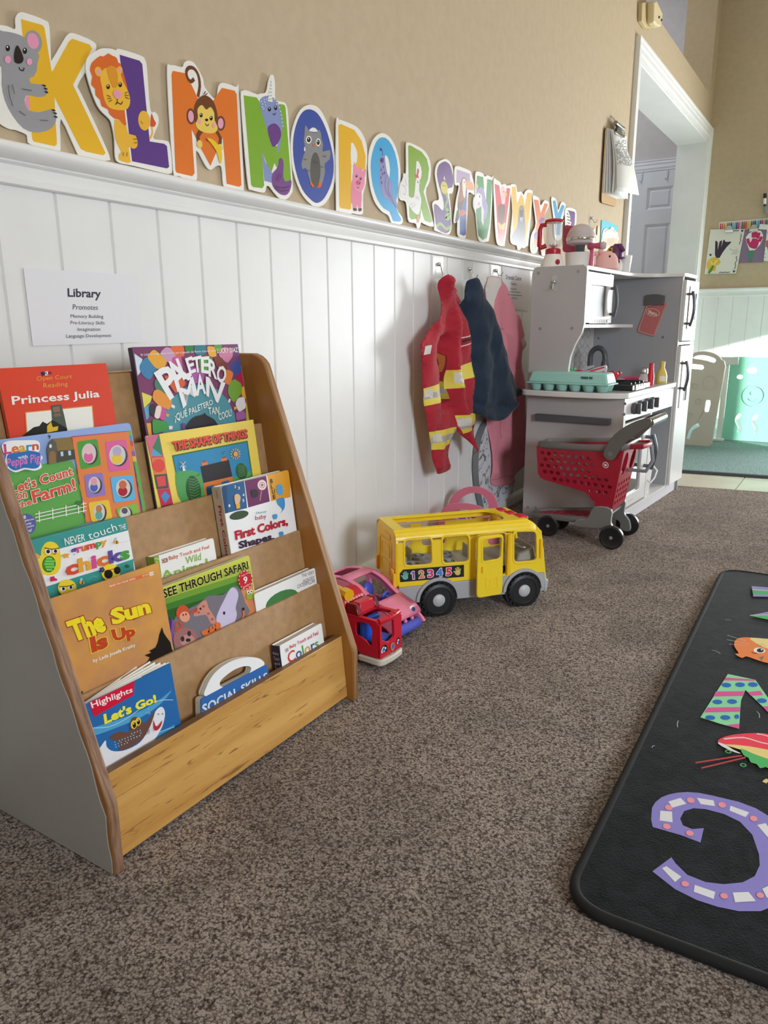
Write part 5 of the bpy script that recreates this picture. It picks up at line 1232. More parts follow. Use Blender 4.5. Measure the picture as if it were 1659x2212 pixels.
pink = fabric('#e08c9a'); offw = fabric('#dcd6d2')
KP = Pl((0.030, 0, 0), Y, Z)
pk = thing('dress_up_dress', 'pink dress-up dress with white collar and cuff hanging from a wall hook', 'dress', KP.w(KP.px(V('G', '860,2000')[0])), 'dressing-up clothes on the wall hooks')
def hp(x, y):
    h = -0.022 + 0.03 * min(1, max(0, (y - 230) / 500))
    h += ridge(x, y, [(840, 240), (870, 480), (900, 800), (880, 1200), (850, 1700)], 0.018, 40) + ridge(x, y, [(800, 300), (790, 520), (830, 760), (800, 1200), (770, 1900)], 0.014, 34)
    h += ridge(x, y, [(870, 320), (930, 620), (965, 1000), (1000, 1500), (1010, 1800)], 0.016, 40) + ridge(x, y, [(955, 570), (972, 680), (985, 800)], 0.014, 30)
    h -= ridge(x, y, [(780, 1500), (790, 1700), (810, 1920)], 0.008, 14)
    h -= ridge(x, y, [(845, 650), (870, 760), (905, 1000)], 0.008, 14)
    return h + 0.0022 * math.sin(x / 15 + y / 110) + 0.002 * math.sin(y / 60)
cloth('pink_dress', KP, 'G', '785,224 850,240 872,300 882,420 908,500 960,560 983,620 980,700 1000,745 1032,805 966,892 962,930 990,1050 1012,1200 1032,1400 1046,1700 1060,1785 1000,1852 936,1930 936,1986 790,2012 734,1980 742,1800 720,1600 704,1440 700,1200 740,800 752,560 728,480 740,330 770,262',
      [('785,224 850,240 812,330 780,430 757,558 728,480 740,330 770,262', offw), ('938,765 976,722 1032,805 966,892', offw)], pink, hp, pk)
seam_pink = fabric('#b85a6e')
for q in ([(786, 1440), (800, 1600), (790, 1760), (820, 1945)], [(740, 1965), (830, 1935), (940, 1920)], [(775, 665), (840, 680)], [(905, 1010), (950, 1000)]):
    pts = []
    for i in range(len(q) - 1):
        for j in range(9): t = j / 8; pts.append(on_cloth(KP, 'G', hp, q[i][0] + (q[i + 1][0] - q[i][0]) * t, q[i][1] + (q[i + 1][1] - q[i][1]) * t, 0.0))
    mb = MB(); mb.tube(pts, 0.001, seam_pink, 6); mb.build('seam', pk)

# marbled board leaning behind the dress
marb, nt, b_, N_n, L_n = nodes_mat('marbled_print')
tc = N_n('ShaderNodeTexCoord'); n1 = N_n('ShaderNodeTexNoise'); n1.inputs['Scale'].default_value = 22; n1.inputs['Detail'].default_value = 8; n1.inputs['Distortion'].default_value = 2.2
L_n(tc.outputs['Object'], n1.inputs['Vector']); rr = N_n('ShaderNodeValToRGB'); e = rr.color_ramp.elements
e[0].position = 0.36; e[0].color = (*rgb('#5f6068', 1), 1); e[1].position = 0.47; e[1].color = (*rgb('#dcdce2', 1), 1)
L_n(n1.outputs['Fac'], rr.inputs[0]); L_n(rr.outputs[0], b_.inputs['Base Color']); b_.inputs['Roughness'].default_value = 0.6
MP = Pl((0.030, 0, 0), Y, Z)
mb = MB()
mb.plate(MP, sm(MP.P('X', '1060,905 1042,935 1034,970 1031,1010 1034,1048 1041,1085 1047,1112 1062,1106 1078,1086 1100,1070 1107,1055 1108,1000 1106,940 1096,905'), 3), -0.018, 0.004, marb, mside=mat('#74777a', 0.6))
mb.build('folded_board', label='folded board with a grey marbled cover leaning on the wall behind the pink dress', cat='board')

# ================================================================ clipboard, detector and papers on the tan wall
CB = Pl((0.010, 0, 0), Y, Z)
cl = thing('clipboard', 'brown clipboard stuffed with white papers hanging beside the doorway', 'clipboard', CB.w(CB.px(V('c', '350,2060')[0])))
mb = MB(); mb.plate(CB, rounded(CB.P('c', '285,350 590,470 510,2080 190,1985'), 0.02), -0.006, 0.0, mat('#b98f55', 0.6, k=1.0), mside=mat('#4a3423', 0.6)); mb.build('board', cl)
for i in range(6):
    mb = MB(); n = 12; vs = []
    for j in range(n + 1):
        t = j / n
        ax, ay = 300 + i * 10 - t * 85 + 22 * i * t, 365 + i * 8 + t * (1410 - i * 6); bx, by = 575 + i * 4 - t * 50 + i * 24 * t, 470 + i * 6 + t * (1440 - i * 2)
        if i == 5: ax, ay, bx, by = 372 - 40 * math.sin(t * 2.4) + t * 10 + 0, 560 + t * 1180, 668 - 46 * math.sin(min(1, t * 2.2) * 3.14) + max(0, t - 0.3) * 270, 552 + t * 1290
        h = 0.002 + i * 0.003 + 0.016 * t * i / 5 + (0.012 * math.sin(t * 3.0) if i >= 3 else 0)
        P0 = CB.px((VIEW['c'][0] + ax / 10.05, VIEW['c'][1] + ay / 10.05)); P1 = CB.px((VIEW['c'][0] + bx / 10.05, VIEW['c'][1] + by / 10.05))
        vs += [CB.w(P0, h), CB.w(P1, h)]
    mb.add(vs, [(2 * j, 2 * j + 2, 2 * j + 3, 2 * j + 1) for j in range(n)], mat('#e9e7e2' if i != 2 else '#d6d6d8', 0.7, k=1.0))
    if i == 5:
        ink = mat('#5b5f66', 0.7); rows = 17
        for r in range(rows):
            t0 = 0.07 + r * 0.027
            j = min(n - 1, int(t0 * n)); f_ = t0 * n - j
            A0 = vs[2 * j].lerp(vs[2 * j + 2], f_); B0 = vs[2 * j + 1].lerp(vs[2 * j + 3], f_); D0 = (vs[2 * j + 2] - vs[2 * j]).normalized() * 0.0034
            s_ = 0.05
            while s_ < 0.93:
                w_ = random.uniform(0.03, 0.12)
                if random.random() < 0.75: mb.add([q + X * 0.0006 for q in (A0.lerp(B0, s_), A0.lerp(B0, min(0.95, s_ + w_)), A0.lerp(B0, min(0.95, s_ + w_)) + D0, A0.lerp(B0, s_) + D0)], [(0, 3, 2, 1)], ink)
                s_ += w_ + 0.03
    mb.build('paper_sheet', cl, solid=0.0003)
mb = MB(); cp = CB.P('c', '400,400 590,480 575,600 385,500'); mb.plate(CB, cp, 0.020, 0.026, chrome)
mb.tube([CB.w(CB.px(V('c', g)[0]), 0.024) for g in ('390,440 420,360 520,420 560,520'.split())], 0.006, mat('#222222', 0.4), 8)
mb.build('metal_clip', cl, bevel=0.001)
mb = MB(); mb.tube([CB.w(CB.px(V('c', g)[0]), h) for g, h in (('450,100', -0.009), ('450,170', 0.004), ('445,240', 0.01), ('480,300', 0.02), ('540,400', 0.022))], 0.003, chrome, 8)
mb.tube([CB.w(CB.px(V('c', g)[0]), h) for g, h in (('420,265', 0.016), ('500,360', 0.02), ('560,400', 0.022))], 0.010, mat('#8d8f8a', 0.3, 0.8), 10); mb.build('hanging_clip', cl)

DP = Pl((0.001, 0, 0), Y, Z)
dt = thing('motion_sensor', 'cream motion sensor box on the tan wall above the doorway', 'sensor', DP.w(DP.px((1393, 62))))
mb = MB(); cr = mat('#dccaa0', 0.5, k=1.0)
mb.plate(DP, DP.P('S', '430,35 520,20 560,140 530,275 470,272 425,205'), 0.0, 0.02, mat('#c2ae84', 0.5)); mb.build('back_plate', dt, bevel=0.003)
mb = MB(); mb.plate(DP, DP.P('S', '470,40 500,28 560,150 545,275 505,270 470,235'), 0.02, 0.055, cr); mb.build('cover', dt, bevel=0.008)
for g in ('516,188', '540,215'):
    mb = MB(); mb.ball(DP.w(DP.px(V('S', g)[0]), 0.056), 0.006, mat('#3a3326', 0.4), 10, 6); mb.build('indicator', dt)
PW = Pl((0.003, 0, 0), Y, Z)
mb = MB(); mb.plate(PW, PW.P('P', '1105,245 1200,268 1345,335 1335,690 1080,690'), -0.001, 0.0, mat('#3fb8d4', 0.6, k=1.0))
mb.build('craft_paper', label='turquoise paper sheet on the tan wall behind the plush toys', cat='paper')
mb = MB(); pq = PW.P('P', '1120,395 1170,370 1215,380 1240,345 1270,355 1290,400 1340,440 1335,480 1352,520 1325,600 1330,690 1085,690 1100,520'); mb.plate(PW, sm(pq, 2), 0.001, 0.003, mat('#f2e8d6', 0.6, k=1.0))
a = Art(mb, PW, None, 0.0032, 0.0002, 0.6)
for x in range(1125, 1320, 16): a.l('P', f'{x},{500 - (x - 1125) * 0.05 + (x * 7) % 30} {x - 6},{655 - (x * 5) % 30}', 0.008, '#e8cdb4')
a.l('P', '1120,520 1110,640', 0.006, '#e9c9a0'); a.l('P', '1140,420 1235,380 1300,430', 0.006, '#e6c6a2', 2)
mb.build('craft_paper', label='cream scalloped cut-out stuck over the turquoise paper', cat='paper')
mb = MB(); mb.plate(PW, PW.P('P', '720,340 910,340 925,440 925,640 700,640'), -0.001, 0.0, mat('#e8a3b4', 0.6, k=1.0)); mb.build('craft_paper', label='pink paper sheet on the tan wall behind the toy mixer', cat='paper')
mb = MB(); mb.plate(PW, sm(PW.P('P', '975,380 1000,375 1010,450 1030,470 1040,345 1062,340 1070,430 1062,560 1050,640 985,610 970,500'), 2), 0.0, 0.002, mat('#ecc6b0', 0.6, k=1.0)); mb.build('craft_paper', label='small peach hand-shaped cut-out on the tan wall', cat='paper')
# ================================================================ toy kitchen
TH_ = math.radians(-3.0)
KX = Vector((math.cos(TH_), math.sin(TH_), 0)); KY = Vector((-math.sin(TH_), math.cos(TH_), 0)); KO = Vector((0.47, 2.465, 0))
KAX = (KX, KY, Z)
def kp(u, v, z): return KO + KX * u + KY * v + Z * z
def kbox(mb, u0, u1, v0, v1, z0, z1, m): return mb.box(kp((u0 + u1) / 2, (v0 + v1) / 2, (z0 + z1) / 2), (abs(u1 - u0), abs(v1 - v0), abs(z1 - z0)), m, KAX)
KL = Pl(KO, KX, Z); KF = Pl(KO, KY, Z); KT = Pl(kp(0, 0, 0), KX, KY)
kg = noise_mat('kitchen_grey', '#bab6b4', '#beBab8', 6, 0.45, k=1.0); kw = mat('#e4e2df', 0.35, k=1.0); kd = mat('#55565a', 0.35, k=1.0); kmid = mat('#a5a6ab', 0.45, k=1.0)
kit = thing('toy_kitchen', 'grey and white wooden toy kitchen with oven, microwave and fridge beside the doorway', 'toy kitchen', kp(-0.17, 0.4, 0))
mb = MB()
pr_ = [(-0.345, 0.0), (0.0, 0.0), (0.0, 0.447), (-0.194, 0.447), (-0.198, 0.50), (-0.199, 0.54), (-0.194, 0.58), (-0.18, 0.62), (-0.16, 0.655), (-0.153, 0.685), (-0.153, 0.855), (-0.156, 0.865), (-0.166, 0.872), (-0.328, 0.872), (-0.340, 0.866), (-0.345, 0.852)]
mb.plate(KL, pr_, -0.014, 0.0, kg, mside=kw); mb.build('side_panel', kit, bevel=0.001)
for g in ('1163,590', '1249,586', '1167,710', '1235,709', '1350,872', '1348,895', '1140,1096', '1157,1097'):
    p_ = KL.px(V('X', g)[0]); mb = MB(); mb.lathe(KL.w(p_, -0.0005), KL.N, [(0.0048, 0), (0.0048, 0.0012), (0.0036, 0.0014), (0.0034, 0.0006), (0.001, 0.0004)], mat('#8a8a88', 0.35, 0.3), 14); mb.build('screw', kit)
mb = MB(); mb.plate(KL, [(-0.303, 0.358), (-0.04, 0.360), (-0.04, 0.380), (-0.303, 0.382)], 0.0, 0.02, kd); mb.build('towel_bar', kit, bevel=0.0015)
def kcounter():
    return rounded([(-0.352, -0.05), (-0.2, -0.062), (-0.06, -0.055), (0.012, -0.02), (0.012, 0.60), (-0.345, 0.60)], 0.03, 5)
mb = MB(); mb.plate(KT, kcounter(), 0.447, 0.466, noise_mat('counter', '#a9a8a6', '#c6c4c2', 14, 0.35, k=1.0), mside=kw); mb.build('counter_top', kit, bevel=0.003)
mb = MB(); kbox(mb, -0.345, -0.335, 0.014, 0.60, 0.466, 0.86, mat('#d9d7d5', 0.45, k=1.0))
bp = Pl(kp(-0.335, 0, 0), KY, Z); a = Art(mb, bp, None, 0.0004, 0.0001, 0.45)
for i in range(9):
    for s_ in (0.5, -0.5):
        pts = [(0.055 + i * 0.06 + s_ * 0.058 * math.sin(j / 16 * math.pi * 6), 0.468 + j / 16 * 0.2) for j in range(17)]
        P_ = stroke(pts, 0.0022)
        for j in range(16): mb.flat(bp, [P_[j], P_[j + 1], P_[32 - j], P_[33 - j]], 0.0006, mat('#9c9b9e', 0.5))
mb.build('back_panel', kit)
mb = MB(); kbox(mb, -0.345, 0.0, 0.0142, 0.60, 0.045, 0.055, kw); kbox(mb, -0.345, -0.012, 0.014, 0.80, 0.0, 0.045, mat('#cfcdd2', 0.5)); mb.build('plinth', kit)
mb = MB(); kbox(mb, -0.345, -0.335, 0.014, 0.60, 0.055, 0.447, kmid); mb.build('rear_panel', kit)
# microwave and shelf
mb = MB(); kbox(mb, -0.345, -0.158, 0.0142, 0.535, 0.672, 0.684, kw); mb.build('shelf', kit, bevel=0.001)
mb = MB(); kbox(mb, -0.345, -0.165, 0.262, 0.272, 0.684, 0.858, kw); kbox(mb, -0.345, -0.165, 0.014, 0.024, 0.684, 0.858, kw); mb.build('divider', kit)
KM = Pl(kp(-0.155, 0, 0), KY, Z)
mw = MB(); win = rounded(KM.P('Q', '158,338 385,360 360,762 142,752'), 0.012)
mw.plate(KM, [(0.016, 0.688), (0.270, 0.688), (0.270, 0.852), (0.016, 0.852)], -0.012, 0.0, kw, holes=[win])
mwd = mw.build('microwave_door', kit, bevel=0.001)
mb = MB(); mb.plate(KM, win, -0.009, -0.006, mat('#4f4d4b', 0.35, k=1.0, spec=0.3)); mb.build('door_window', mwd)
mb = MB(); a = Art(mb, KM, None, 0.0003, 0.0002, 0.4); a.p('Q', '140,788 412,800 404,852 134,852', '#8a8682', rnd=0.003)
for i in range(10): a.p('Q', f'{146 + i * 22},{796 + i * 0.8} {158 + i * 22},{797 + i * 0.8} {155 + i * 22},{846} {142 + i * 22},{846}', '#e9e6e2')
a.p('Q', '370,806 402,808 398,840 366,838', '#c9c5c0'); a.p('Q', '86,728 124,728 122,768 84,768', '#8a8682', rnd=0.002)
for dx in (0, 16):
    for dy in (0, 16): a.p('Q', f'{92 + dx},{734 + dy} {104 + dx},{734 + dy} {103 + dx},{747 + dy} {91 + dx},{747 + dy}', '#d9d5d0')
mb.build('control_strip', mwd)
def bar_handle(pl, p0, p1, out, r, m, parent, name='handle'):
    mb = MB(); a0, a1 = Vector(p0), Vector(p1); n = 10
    pts = [pl.w(tuple(a0.lerp(a1, j / n)), out * (0.72 + 0.42 * math.sin(math.pi * j / n))) for j in range(n + 1)]
    mb.tube(pts, r, m, 10)
    for t in (0.08, 0.92):
        q = tuple(a0.lerp(a1, t)); mb.tube([pl.w(q, 0.0), pl.w(q, out * 0.85)], r * 0.9, m, 8)
    return mb.build(name, parent)
bar_handle(KM, KM.P('Q', '432,355')[0], KM.P('Q', '410,762')[0], 0.02, 0.0055, kd, mwd)
# top board
mb = MB()
tb = [(-0.345, 0.0142), (-0.158, 0.0142), (-0.157, 0.42), (-0.150, 0.49), (-0.125, 0.545), (-0.085, 0.58), (-0.03, 0.592), (0.002, 0.600), (0.008, 0.63), (0.004, 0.79), (-0.02, 0.812), (-0.345, 0.812)]
mb.plate(KT, tb, 0.857, 0.871, mat('#cfcdcb', 0.4, k=1.0), mside=kw); mb.build('top_board', kit, bevel=0.002)
# fridge
mb = MB(); kbox(mb, -0.345, -0.004, 0.60, 0.612, 0.045, 0.857, kmid); mb.build('fridge_side', kit, bevel=0.001)
mb = MB(); kbox(mb, -0.345, -0.004, 0.800, 0.812, 0.0, 0.857, kmid); mb.build('fridge_side', kit, bevel=0.001)
mb = MB(); kbox(mb, -0.004, 0.0, 0.598, 0.606, 0.045, 0.857, kw); kbox(mb, -0.02, 0.0, 0.60, 0.812, 0.606, 0.616, kw); mb.build('fridge_edge', kit)
KD = Pl(kp(0.010, 0, 0), KY, Z)
def fdoor(z0, z1):
    mb = MB(); mb.plate(KD, [(0.612, z0), (0.806, z0), (0.806, z1), (0.612, z1)], -0.012, 0.0, mat('#dddcda', 0.3, k=1.0)); return mb.build('fridge_door', kit, bevel=0.0015)
fu, fl_ = fdoor(0.620, 0.846), fdoor(0.052, 0.602)
mb = MB(); mb.plate(KD, [(0.66, 0.665), (0.775, 0.665), (0.775, 0.825), (0.66, 0.825)], 0.0, 0.004, mat('#b9b8b6', 0.25, 0.3), holes=[[(0.70, 0.70), (0.765, 0.70), (0.765, 0.80), (0.70, 0.80)]]); mb.flat(KD, [(0.70, 0.70), (0.765, 0.70), (0.765, 0.80), (0.70, 0.80)], 0.0005, mat('#2e2e30', 0.5, spec=0.2)); mb.build('dispenser', fu)
mb = MB(); mb.plate(KD, [(0.645, 0.36), (0.765, 0.36), (0.765, 0.545), (0.645, 0.545)], 0.0, 0.004, mat('#dcdad6', 0.3), holes=[[(0.69, 0.385), (0.745, 0.385), (0.745, 0.51), (0.69, 0.51)]]); mb.flat(KD, [(0.69, 0.385), (0.745, 0.385), (0.745, 0.51), (0.69, 0.51)], 0.0005, mat('#2e2e30', 0.5, spec=0.2)); mb.build('dispenser', fl_)
bar_handle(KD, (0.632, 0.805), (0.632, 0.675), 0.026, 0.0055, mat('#5d5f61', 0.2, 0.5), fu); bar_handle(KD, (0.632, 0.545), (0.632, 0.43), 0.026, 0.0055, mat('#5d5f61', 0.2, 0.5), fl_)
KS = Pl(kp(0, 0.60, 0), KX, Z)
for g in ('263,1050', '1115,1035'):
    p_ = KS.px(V('Q', g)[0]); mb = MB(); mb.lathe(KS.w(p_, -0.0005), KS.N, [(0.0048, 0), (0.0048, 0.0012), (0.001, 0.0006)], mat('#7a7a78', 0.35, 0.3), 14); mb.build('screw', kit)
# cooker front: control panel with knobs, oven
mb = MB(); mb.plate(KF, [(0.0142, 0.372), (0.598, 0.372), (0.598, 0.4468), (0.0142, 0.4468)], -0.012, 0.0, kw); mb.build('control_panel', kit, bevel=0.001)
for g in ('735,245', '880,185', '1040,130', '1175,95'):
    p_ = KF.px(V('N', g)[0]); mb = MB(); c = KF.w(p_, 0)
    mb.lathe(c, KF.N, [(0.019, 0.0), (0.0195, 0.010), (0.017, 0.014)], kd, 20)
    mb.box(c + KF.N * 0.021, (0.016, 0.012, 0.036), kd, (KX, KY, Z)); mb.build('knob', kit, bevel=0.003)
ov = MB(); win = rounded(KF.P('W', '345,905 545,870 515,1672 285,1805'), 0.008)
win = rounded([(0.075, 0.105), (0.235, 0.105), (0.235, 0.315), (0.075, 0.315)], 0.012)
ov.plate(KF, [(0.022, 0.062), (0.305, 0.062), (0.305, 0.362), (0.022, 0.362)], -0.012, 0.0, kw, holes=[win]); ovd = ov.build('oven_door', kit, bevel=0.001)
mb = MB(); mb.plate(KF, win, -0.010, -0.007, mat('#b4b4b4', 0.06, 1.0)); mb.build('oven_glass', ovd)
bar_handle(KF, (0.27, 0.30), (0.27, 0.175), 0.034, 0.007, mat('#5a6066', 0.3, 0.3), ovd)
mb = MB(); mb.text(KF, 'Uptown', [(0.11, 0.072), (0.165, 0.072)], [(0.11, 0.086), (0.165, 0.086)], 0.0004, mat('#8a8a90', 0.5)) if 0 else mb.flat(KF, [(0.115, 0.078), (0.165, 0.080), (0.165, 0.082), (0.115, 0.080)], 0.0004, mat('#9a9aa0', 0.5)); mb.build('maker_mark', ovd)
mb = MB(); kbox(mb, -0.335, 0.0, 0.310, 0.322, 0.055, 0.372, kw); mb.build('divider', kit); mb = MB(); kbox(mb, -0.335, 0.0, 0.0141, 0.020, 0.055, 0.372, kw); mb.build('divider', kit)
# faucet
mb = MB(); fc = [kp(-0.245, 0.33, 0.466), kp(-0.245, 0.33, 0.55)] + [kp(-0.245 + 0.028 - 0.028 * math.cos(t), 0.33, 0.565 + 0.034 * math.sin(t)) for t in [i * math.pi / 10 for i in range(11)]] + [kp(-0.187, 0.33, 0.552)]
mb.tube(fc, 0.010, kd, 12); mb.lathe(kp(-0.188, 0.33, 0.522), Z, [(0.006, 0), (0.014, 0.006), (0.014, 0.02), (0.010, 0.036)], kd, 16); mb.build('tap', kit)
wall_hook('clear stick-on hook on the grey end panel of the toy kitchen', Pl(kp(0, -0.0005, 0), KX, Z), V('K', '305,205 350,208 346,325 305,325'), V('K', '325,255')[0], V('K', '325,318')[0], None)

# menu card held by a grey clip
mb = MB(); mb.plate(KS, sm(KS.P('Q', '895,490 950,472 1015,465 1085,470 1146,486 1146,500 1138,600 1130,604 895,612 888,606'), 2), 0.0, 0.012, mat('#5c5e5d', 0.4, k=1.0)); mb.build('magnet_clip', bevel=0.002, label='dark grey clip holding the menu on the fridge side', cat='clip')
mq = KS.P('Q', '905,606 1190,574 1004,1030 778,962')
mb = MB(); mb.plate(KS, rounded(mq, 0.008), 0.001, 0.005, mat('#c4706e', 0.55, k=1.0), mside=PAPER)
a = Art(mb, KS, None, 0.0051, 0.0001, 0.55)
c_ = (sum(q[0] for q in mq) / 4, sum(q[1] for q in mq) / 4); q2 = rounded([(c_[0] + (q[0] - c_[0]) * 0.9, c_[1] + (q[1] - c_[1]) * 0.94) for q in mq], 0.008)
P_ = stroke(q2 + [q2[0]], 0.0012)
n_ = len(q2) + 1
for j in range(n_ - 1): mb.flat(KS, [P_[j], P_[j + 1], P_[2 * n_ - 2 - j], P_[2 * n_ - 1 - j]], 0.0052, mat('#e6c9bd', 0.6))
a.e('Q', 990, 706, 90, 52, '#e6d2c8', 12, 28); a.e('Q', 990, 706, 84, 46, '#b9615f', 12, 28)
a.t('Q', 'Menu', '930,725 1040,750', '936,672 1046,700', '#ecd9cf', 0.02)
mb.build('menu_card', label='pink menu card clipped at a slant to the grey fridge side', cat='card')

# ---- things on the counter
teal = mat('#a2d6cb', 0.4, k=1.0)
ec = thing('egg_carton', 'turquoise toy egg carton at the front of the toy kitchen counter', 'egg carton', kp(-0.18, 0.005, 0.466))
def kfr(mb, u0, u1, v0, v1, z0, z1, iu, iv, m):
    lo = [kp(u0, v0, z0), kp(u1, v0, z0), kp(u1, v1, z0), kp(u0, v1, z0)]; hi = [kp(u0 + iu, v0 + iv, z1), kp(u1 - iu, v0 + iv, z1), kp(u1 - iu, v1 - iv, z1), kp(u0 + iu, v1 - iv, z1)]
    return mb.hexa(lo, hi, m)
E0, E1, EV0, EV1 = -0.325, -0.045, -0.046, 0.046
mb = MB(); kfr(mb, E0, E1, EV0, EV1, 0.493, 0.529, 0.010, 0.010, teal); mb.build('lid', ec, bevel=0.006, seg=3)
mb = MB(); kbox(mb, E0 - 0.004, E1 + 0.004, EV0 - 0.004, EV1 + 0.004, 0.489, 0.494, teal); mb.build('rim', ec, bevel=0.002)
for i in range(6):
    for j in range(2):
        mb = MB(); cu = E0 + 0.024 + i * 0.0464; cv = EV0 + 0.0225 + j * 0.047
        mb.lathe(kp(cu, cv, 0.466), Z, [(0.013, 0.0003), (0.016, 0.003), (0.0225, 0.024)], teal, 20); mb.build('cup', ec)
mb = MB(); EP = Pl(kp(0, EV0 + 0.0045, 0), KX, Z); a = Art(mb, EP, None, 0.0015, 0.0002, 0.5)
for x in (-0.135, -0.129, -0.123, -0.117, -0.108, -0.102): mb.flat(EP, [(x, 0.509), (x + 0.0045, 0.509), (x + 0.0045, 0.517), (x, 0.517)], 0.003, mat('#2f5a54', 0.6))
mb.build('printed_mark', ec)
bk_ = mat('#26272a', 0.4, k=1.0)
st = thing('stove_burner', 'black toy hob with a white fence-shaped edge behind the egg carton', 'hob', kp(-0.06, 0.2, 0.466))
mb = MB(); kbox(mb, -0.135, 0.0, 0.07, 0.27, 0.466, 0.486, bk_); mb.build('burner_box', st, bevel=0.003)
for k_ in range(4):
    mb = MB(); kbox(mb, -0.12, -0.015, 0.10 + k_ * 0.045, 0.108 + k_ * 0.045, 0.486, 0.491, bk_); mb.build('grate_bar', st)
mb = MB(); kbox(mb, 0.0, 0.003, 0.10, 0.20, 0.468, 0.478, kw)
for k_ in range(4): kbox(mb, 0.0, 0.003, 0.10 + k_ * 0.028, 0.116 + k_ * 0.028, 0.478, 0.486, kw)
mb.build('white_edge', st)
mb = MB(); mb.lathe(kp(-0.115, 0.15, 0.4915), Z, [(0.03, 0), (0.055, 0.006), (0.06, 0.008), (0.055, 0.008), (0.03, 0.003)], mat('#b8b6b4', 0.35), 28); mb.build('toy_plate', label='small grey toy plate on the black hob', cat='plate')
mb = MB(); n_ = 48; vs = []
for h_, r_ in ((0.0, 0.030), (0.018, 0.044), (0.024, 0.047)):
    for j in range(n_): t = 2 * math.pi * j / n_; vs.append(kp(-0.115 + r_ * (1 + 0.06 * math.sin(9 * t)) * math.cos(t), 0.15 + r_ * (1 + 0.06 * math.sin(9 * t)) * math.sin(t), 0.4965 + h_ + (0.004 * math.sin(9 * t) if h_ > 0.02 else 0)))
fs = [(i * n_ + j, i * n_ + (j + 1) % n_, (i + 1) * n_ + (j + 1) % n_, (i + 1) * n_ + j) for i in range(2) for j in range(n_)] + [tuple(range(n_ - 1, -1, -1))]
mb.add(vs, fs, mat('#d02a3e', 0.35)); mb.build('toy_bowl', solid=0.002, label='red wavy-edged toy bowl on the grey plate', cat='bowl')
pan = thing('toy_pan', 'pink-handled toy frying pan behind the salt shaker', 'pan', kp(-0.15, 0.34, 0.466))
mb = MB(); mb.lathe(kp(-0.17, 0.34, 0.466), Z, [(0.038, 0), (0.046, 0.022), (0.043, 0.022), (0.036, 0.004)], bk_, 28); mb.build('pan_body', pan)
mb = MB(); mb.tube([kp(-0.126, 0.335, 0.487), kp(-0.09, 0.33, 0.492), kp(-0.055, 0.328, 0.49)], [0.007, 0.008, 0.008], mat('#d0567e', 0.4), 10); mb.build('handle', pan)
sh_ = thing('salt_shaker', 'clear salt shaker with a chrome cap on the counter edge', 'shaker', kp(-0.03, 0.29, 0.466))
mb = MB(); mb.lathe(kp(-0.03, 0.29, 0.466), Z, [(0.015, 0), (0.0165, 0.004), (0.015, 0.03), (0.012, 0.048)], mat('#e8e4e2', 0.08, alpha=0.45), 10); mb.build('glass_body', sh_, smooth=20)
mb = MB(); mb.lathe(kp(-0.03, 0.29, 0.4665), Z, [(0.013, 0.001), (0.0135, 0.02), (0.013, 0.024)], mat('#cfa8b0', 0.9), 12); mb.build('salt', sh_)
mb = MB(); mb.lathe(kp(-0.03, 0.29, 0.466), Z, [(0.0135, 0.047), (0.014, 0.056), (0.012, 0.064), (0.004, 0.068)], chrome, 18); mb.build('cap', sh_)
def squeeze(label, u, v, body, capc, prof_, z=0.466):
    t = thing('sauce_bottle', label, 'bottle', kp(u, v, z), 'toy sauce bottles on the counter')
    mb = MB(); mb.lathe(kp(u, v, z), Z, prof_, mat(body, 0.35), 22); mb.build('bottle_body', t)
    mb = MB(); h = prof_[-1][1]; mb.lathe(kp(u, v, z + h), Z, [(prof_[-1][0] + 0.001, 0), (prof_[-1][0] + 0.0005, 0.01), (0.003, 0.012)], mat(capc, 0.4), 16); mb.build('bottle_cap', t); return t
kt_ = squeeze('slim red and white toy ketchup bottle beside the salt shaker', -0.024, 0.355, '#cf2230', '#cf2230', [(0.011, 0), (0.0115, 0.03), (0.010, 0.045), (0.0075, 0.07)])
mb = MB(); mb.lathe(kp(-0.024, 0.355, 0.466), Z, [(0.0117, 0.006), (0.0121, 0.03), (0.0107, 0.044)], mat('#efeceb', 0.4), 20, a0=-20, a1=100); mb.build('white_label', kt_)
ms_ = squeeze('yellow toy mustard bottle nearest the fridge', -0.014, 0.46, '#dcc25c', '#dcc25c', [(0.019, 0), (0.0205, 0.005), (0.020, 0.03), (0.016, 0.044), (0.009, 0.058), (0.0085, 0.072)])
mb = MB(); mp_ = Pl(kp(-0.014, 0.46 - 0.0208, 0.466), (KX * 0.9 - KY * 0.35), Z)
mb.lathe(kp(-0.014, 0.46, 0.466), Z, [(0.0203, 0.010), (0.0203, 0.030)], mat('#efe9dc', 0.4), 14, a0=-100, a1=-30)
mb.build('white_label', ms_)
# utensils behind the carton
def strip(label, name, pts, r, c, sy=0.35):
    mb = MB(); mb.tube(pts, r, mat(c, 0.4), 10, sy=sy, up=Z); return mb.build(name, label=label, cat='toy utensil', group='toy utensils piled behind the egg carton')
sp_ = thing('toy_spatula', 'white slotted toy spatula with red slots leaning behind the egg carton', 'toy utensil', kp(-0.16, 0.12, 0.5), 'toy utensils piled behind the egg carton')
UP_ = Pl(kp(0, 0.11, 0), KX, Z)
uo = UP_.P('O', '900,300 1245,192 1255,240 1240,330 1150,345 900,345')
mb = MB(); mb.plate(UP_, rounded(uo, 0.006), -0.002, 0.002, mat('#dcdadd', 0.4)); mb.build('blade', sp_)
for q in ('985,285 1215,218 1222,238 1000,300', '1100,310 1220,285 1226,305 1110,325', '1000,318 1090,300 1090,312 1010,330'):
    mb = MB(); mb.plate(UP_, rounded(UP_.P('O', q), 0.003), 0.002, 0.003, mat('#cf2f48', 0.4)); mb.build('red_slot', sp_)
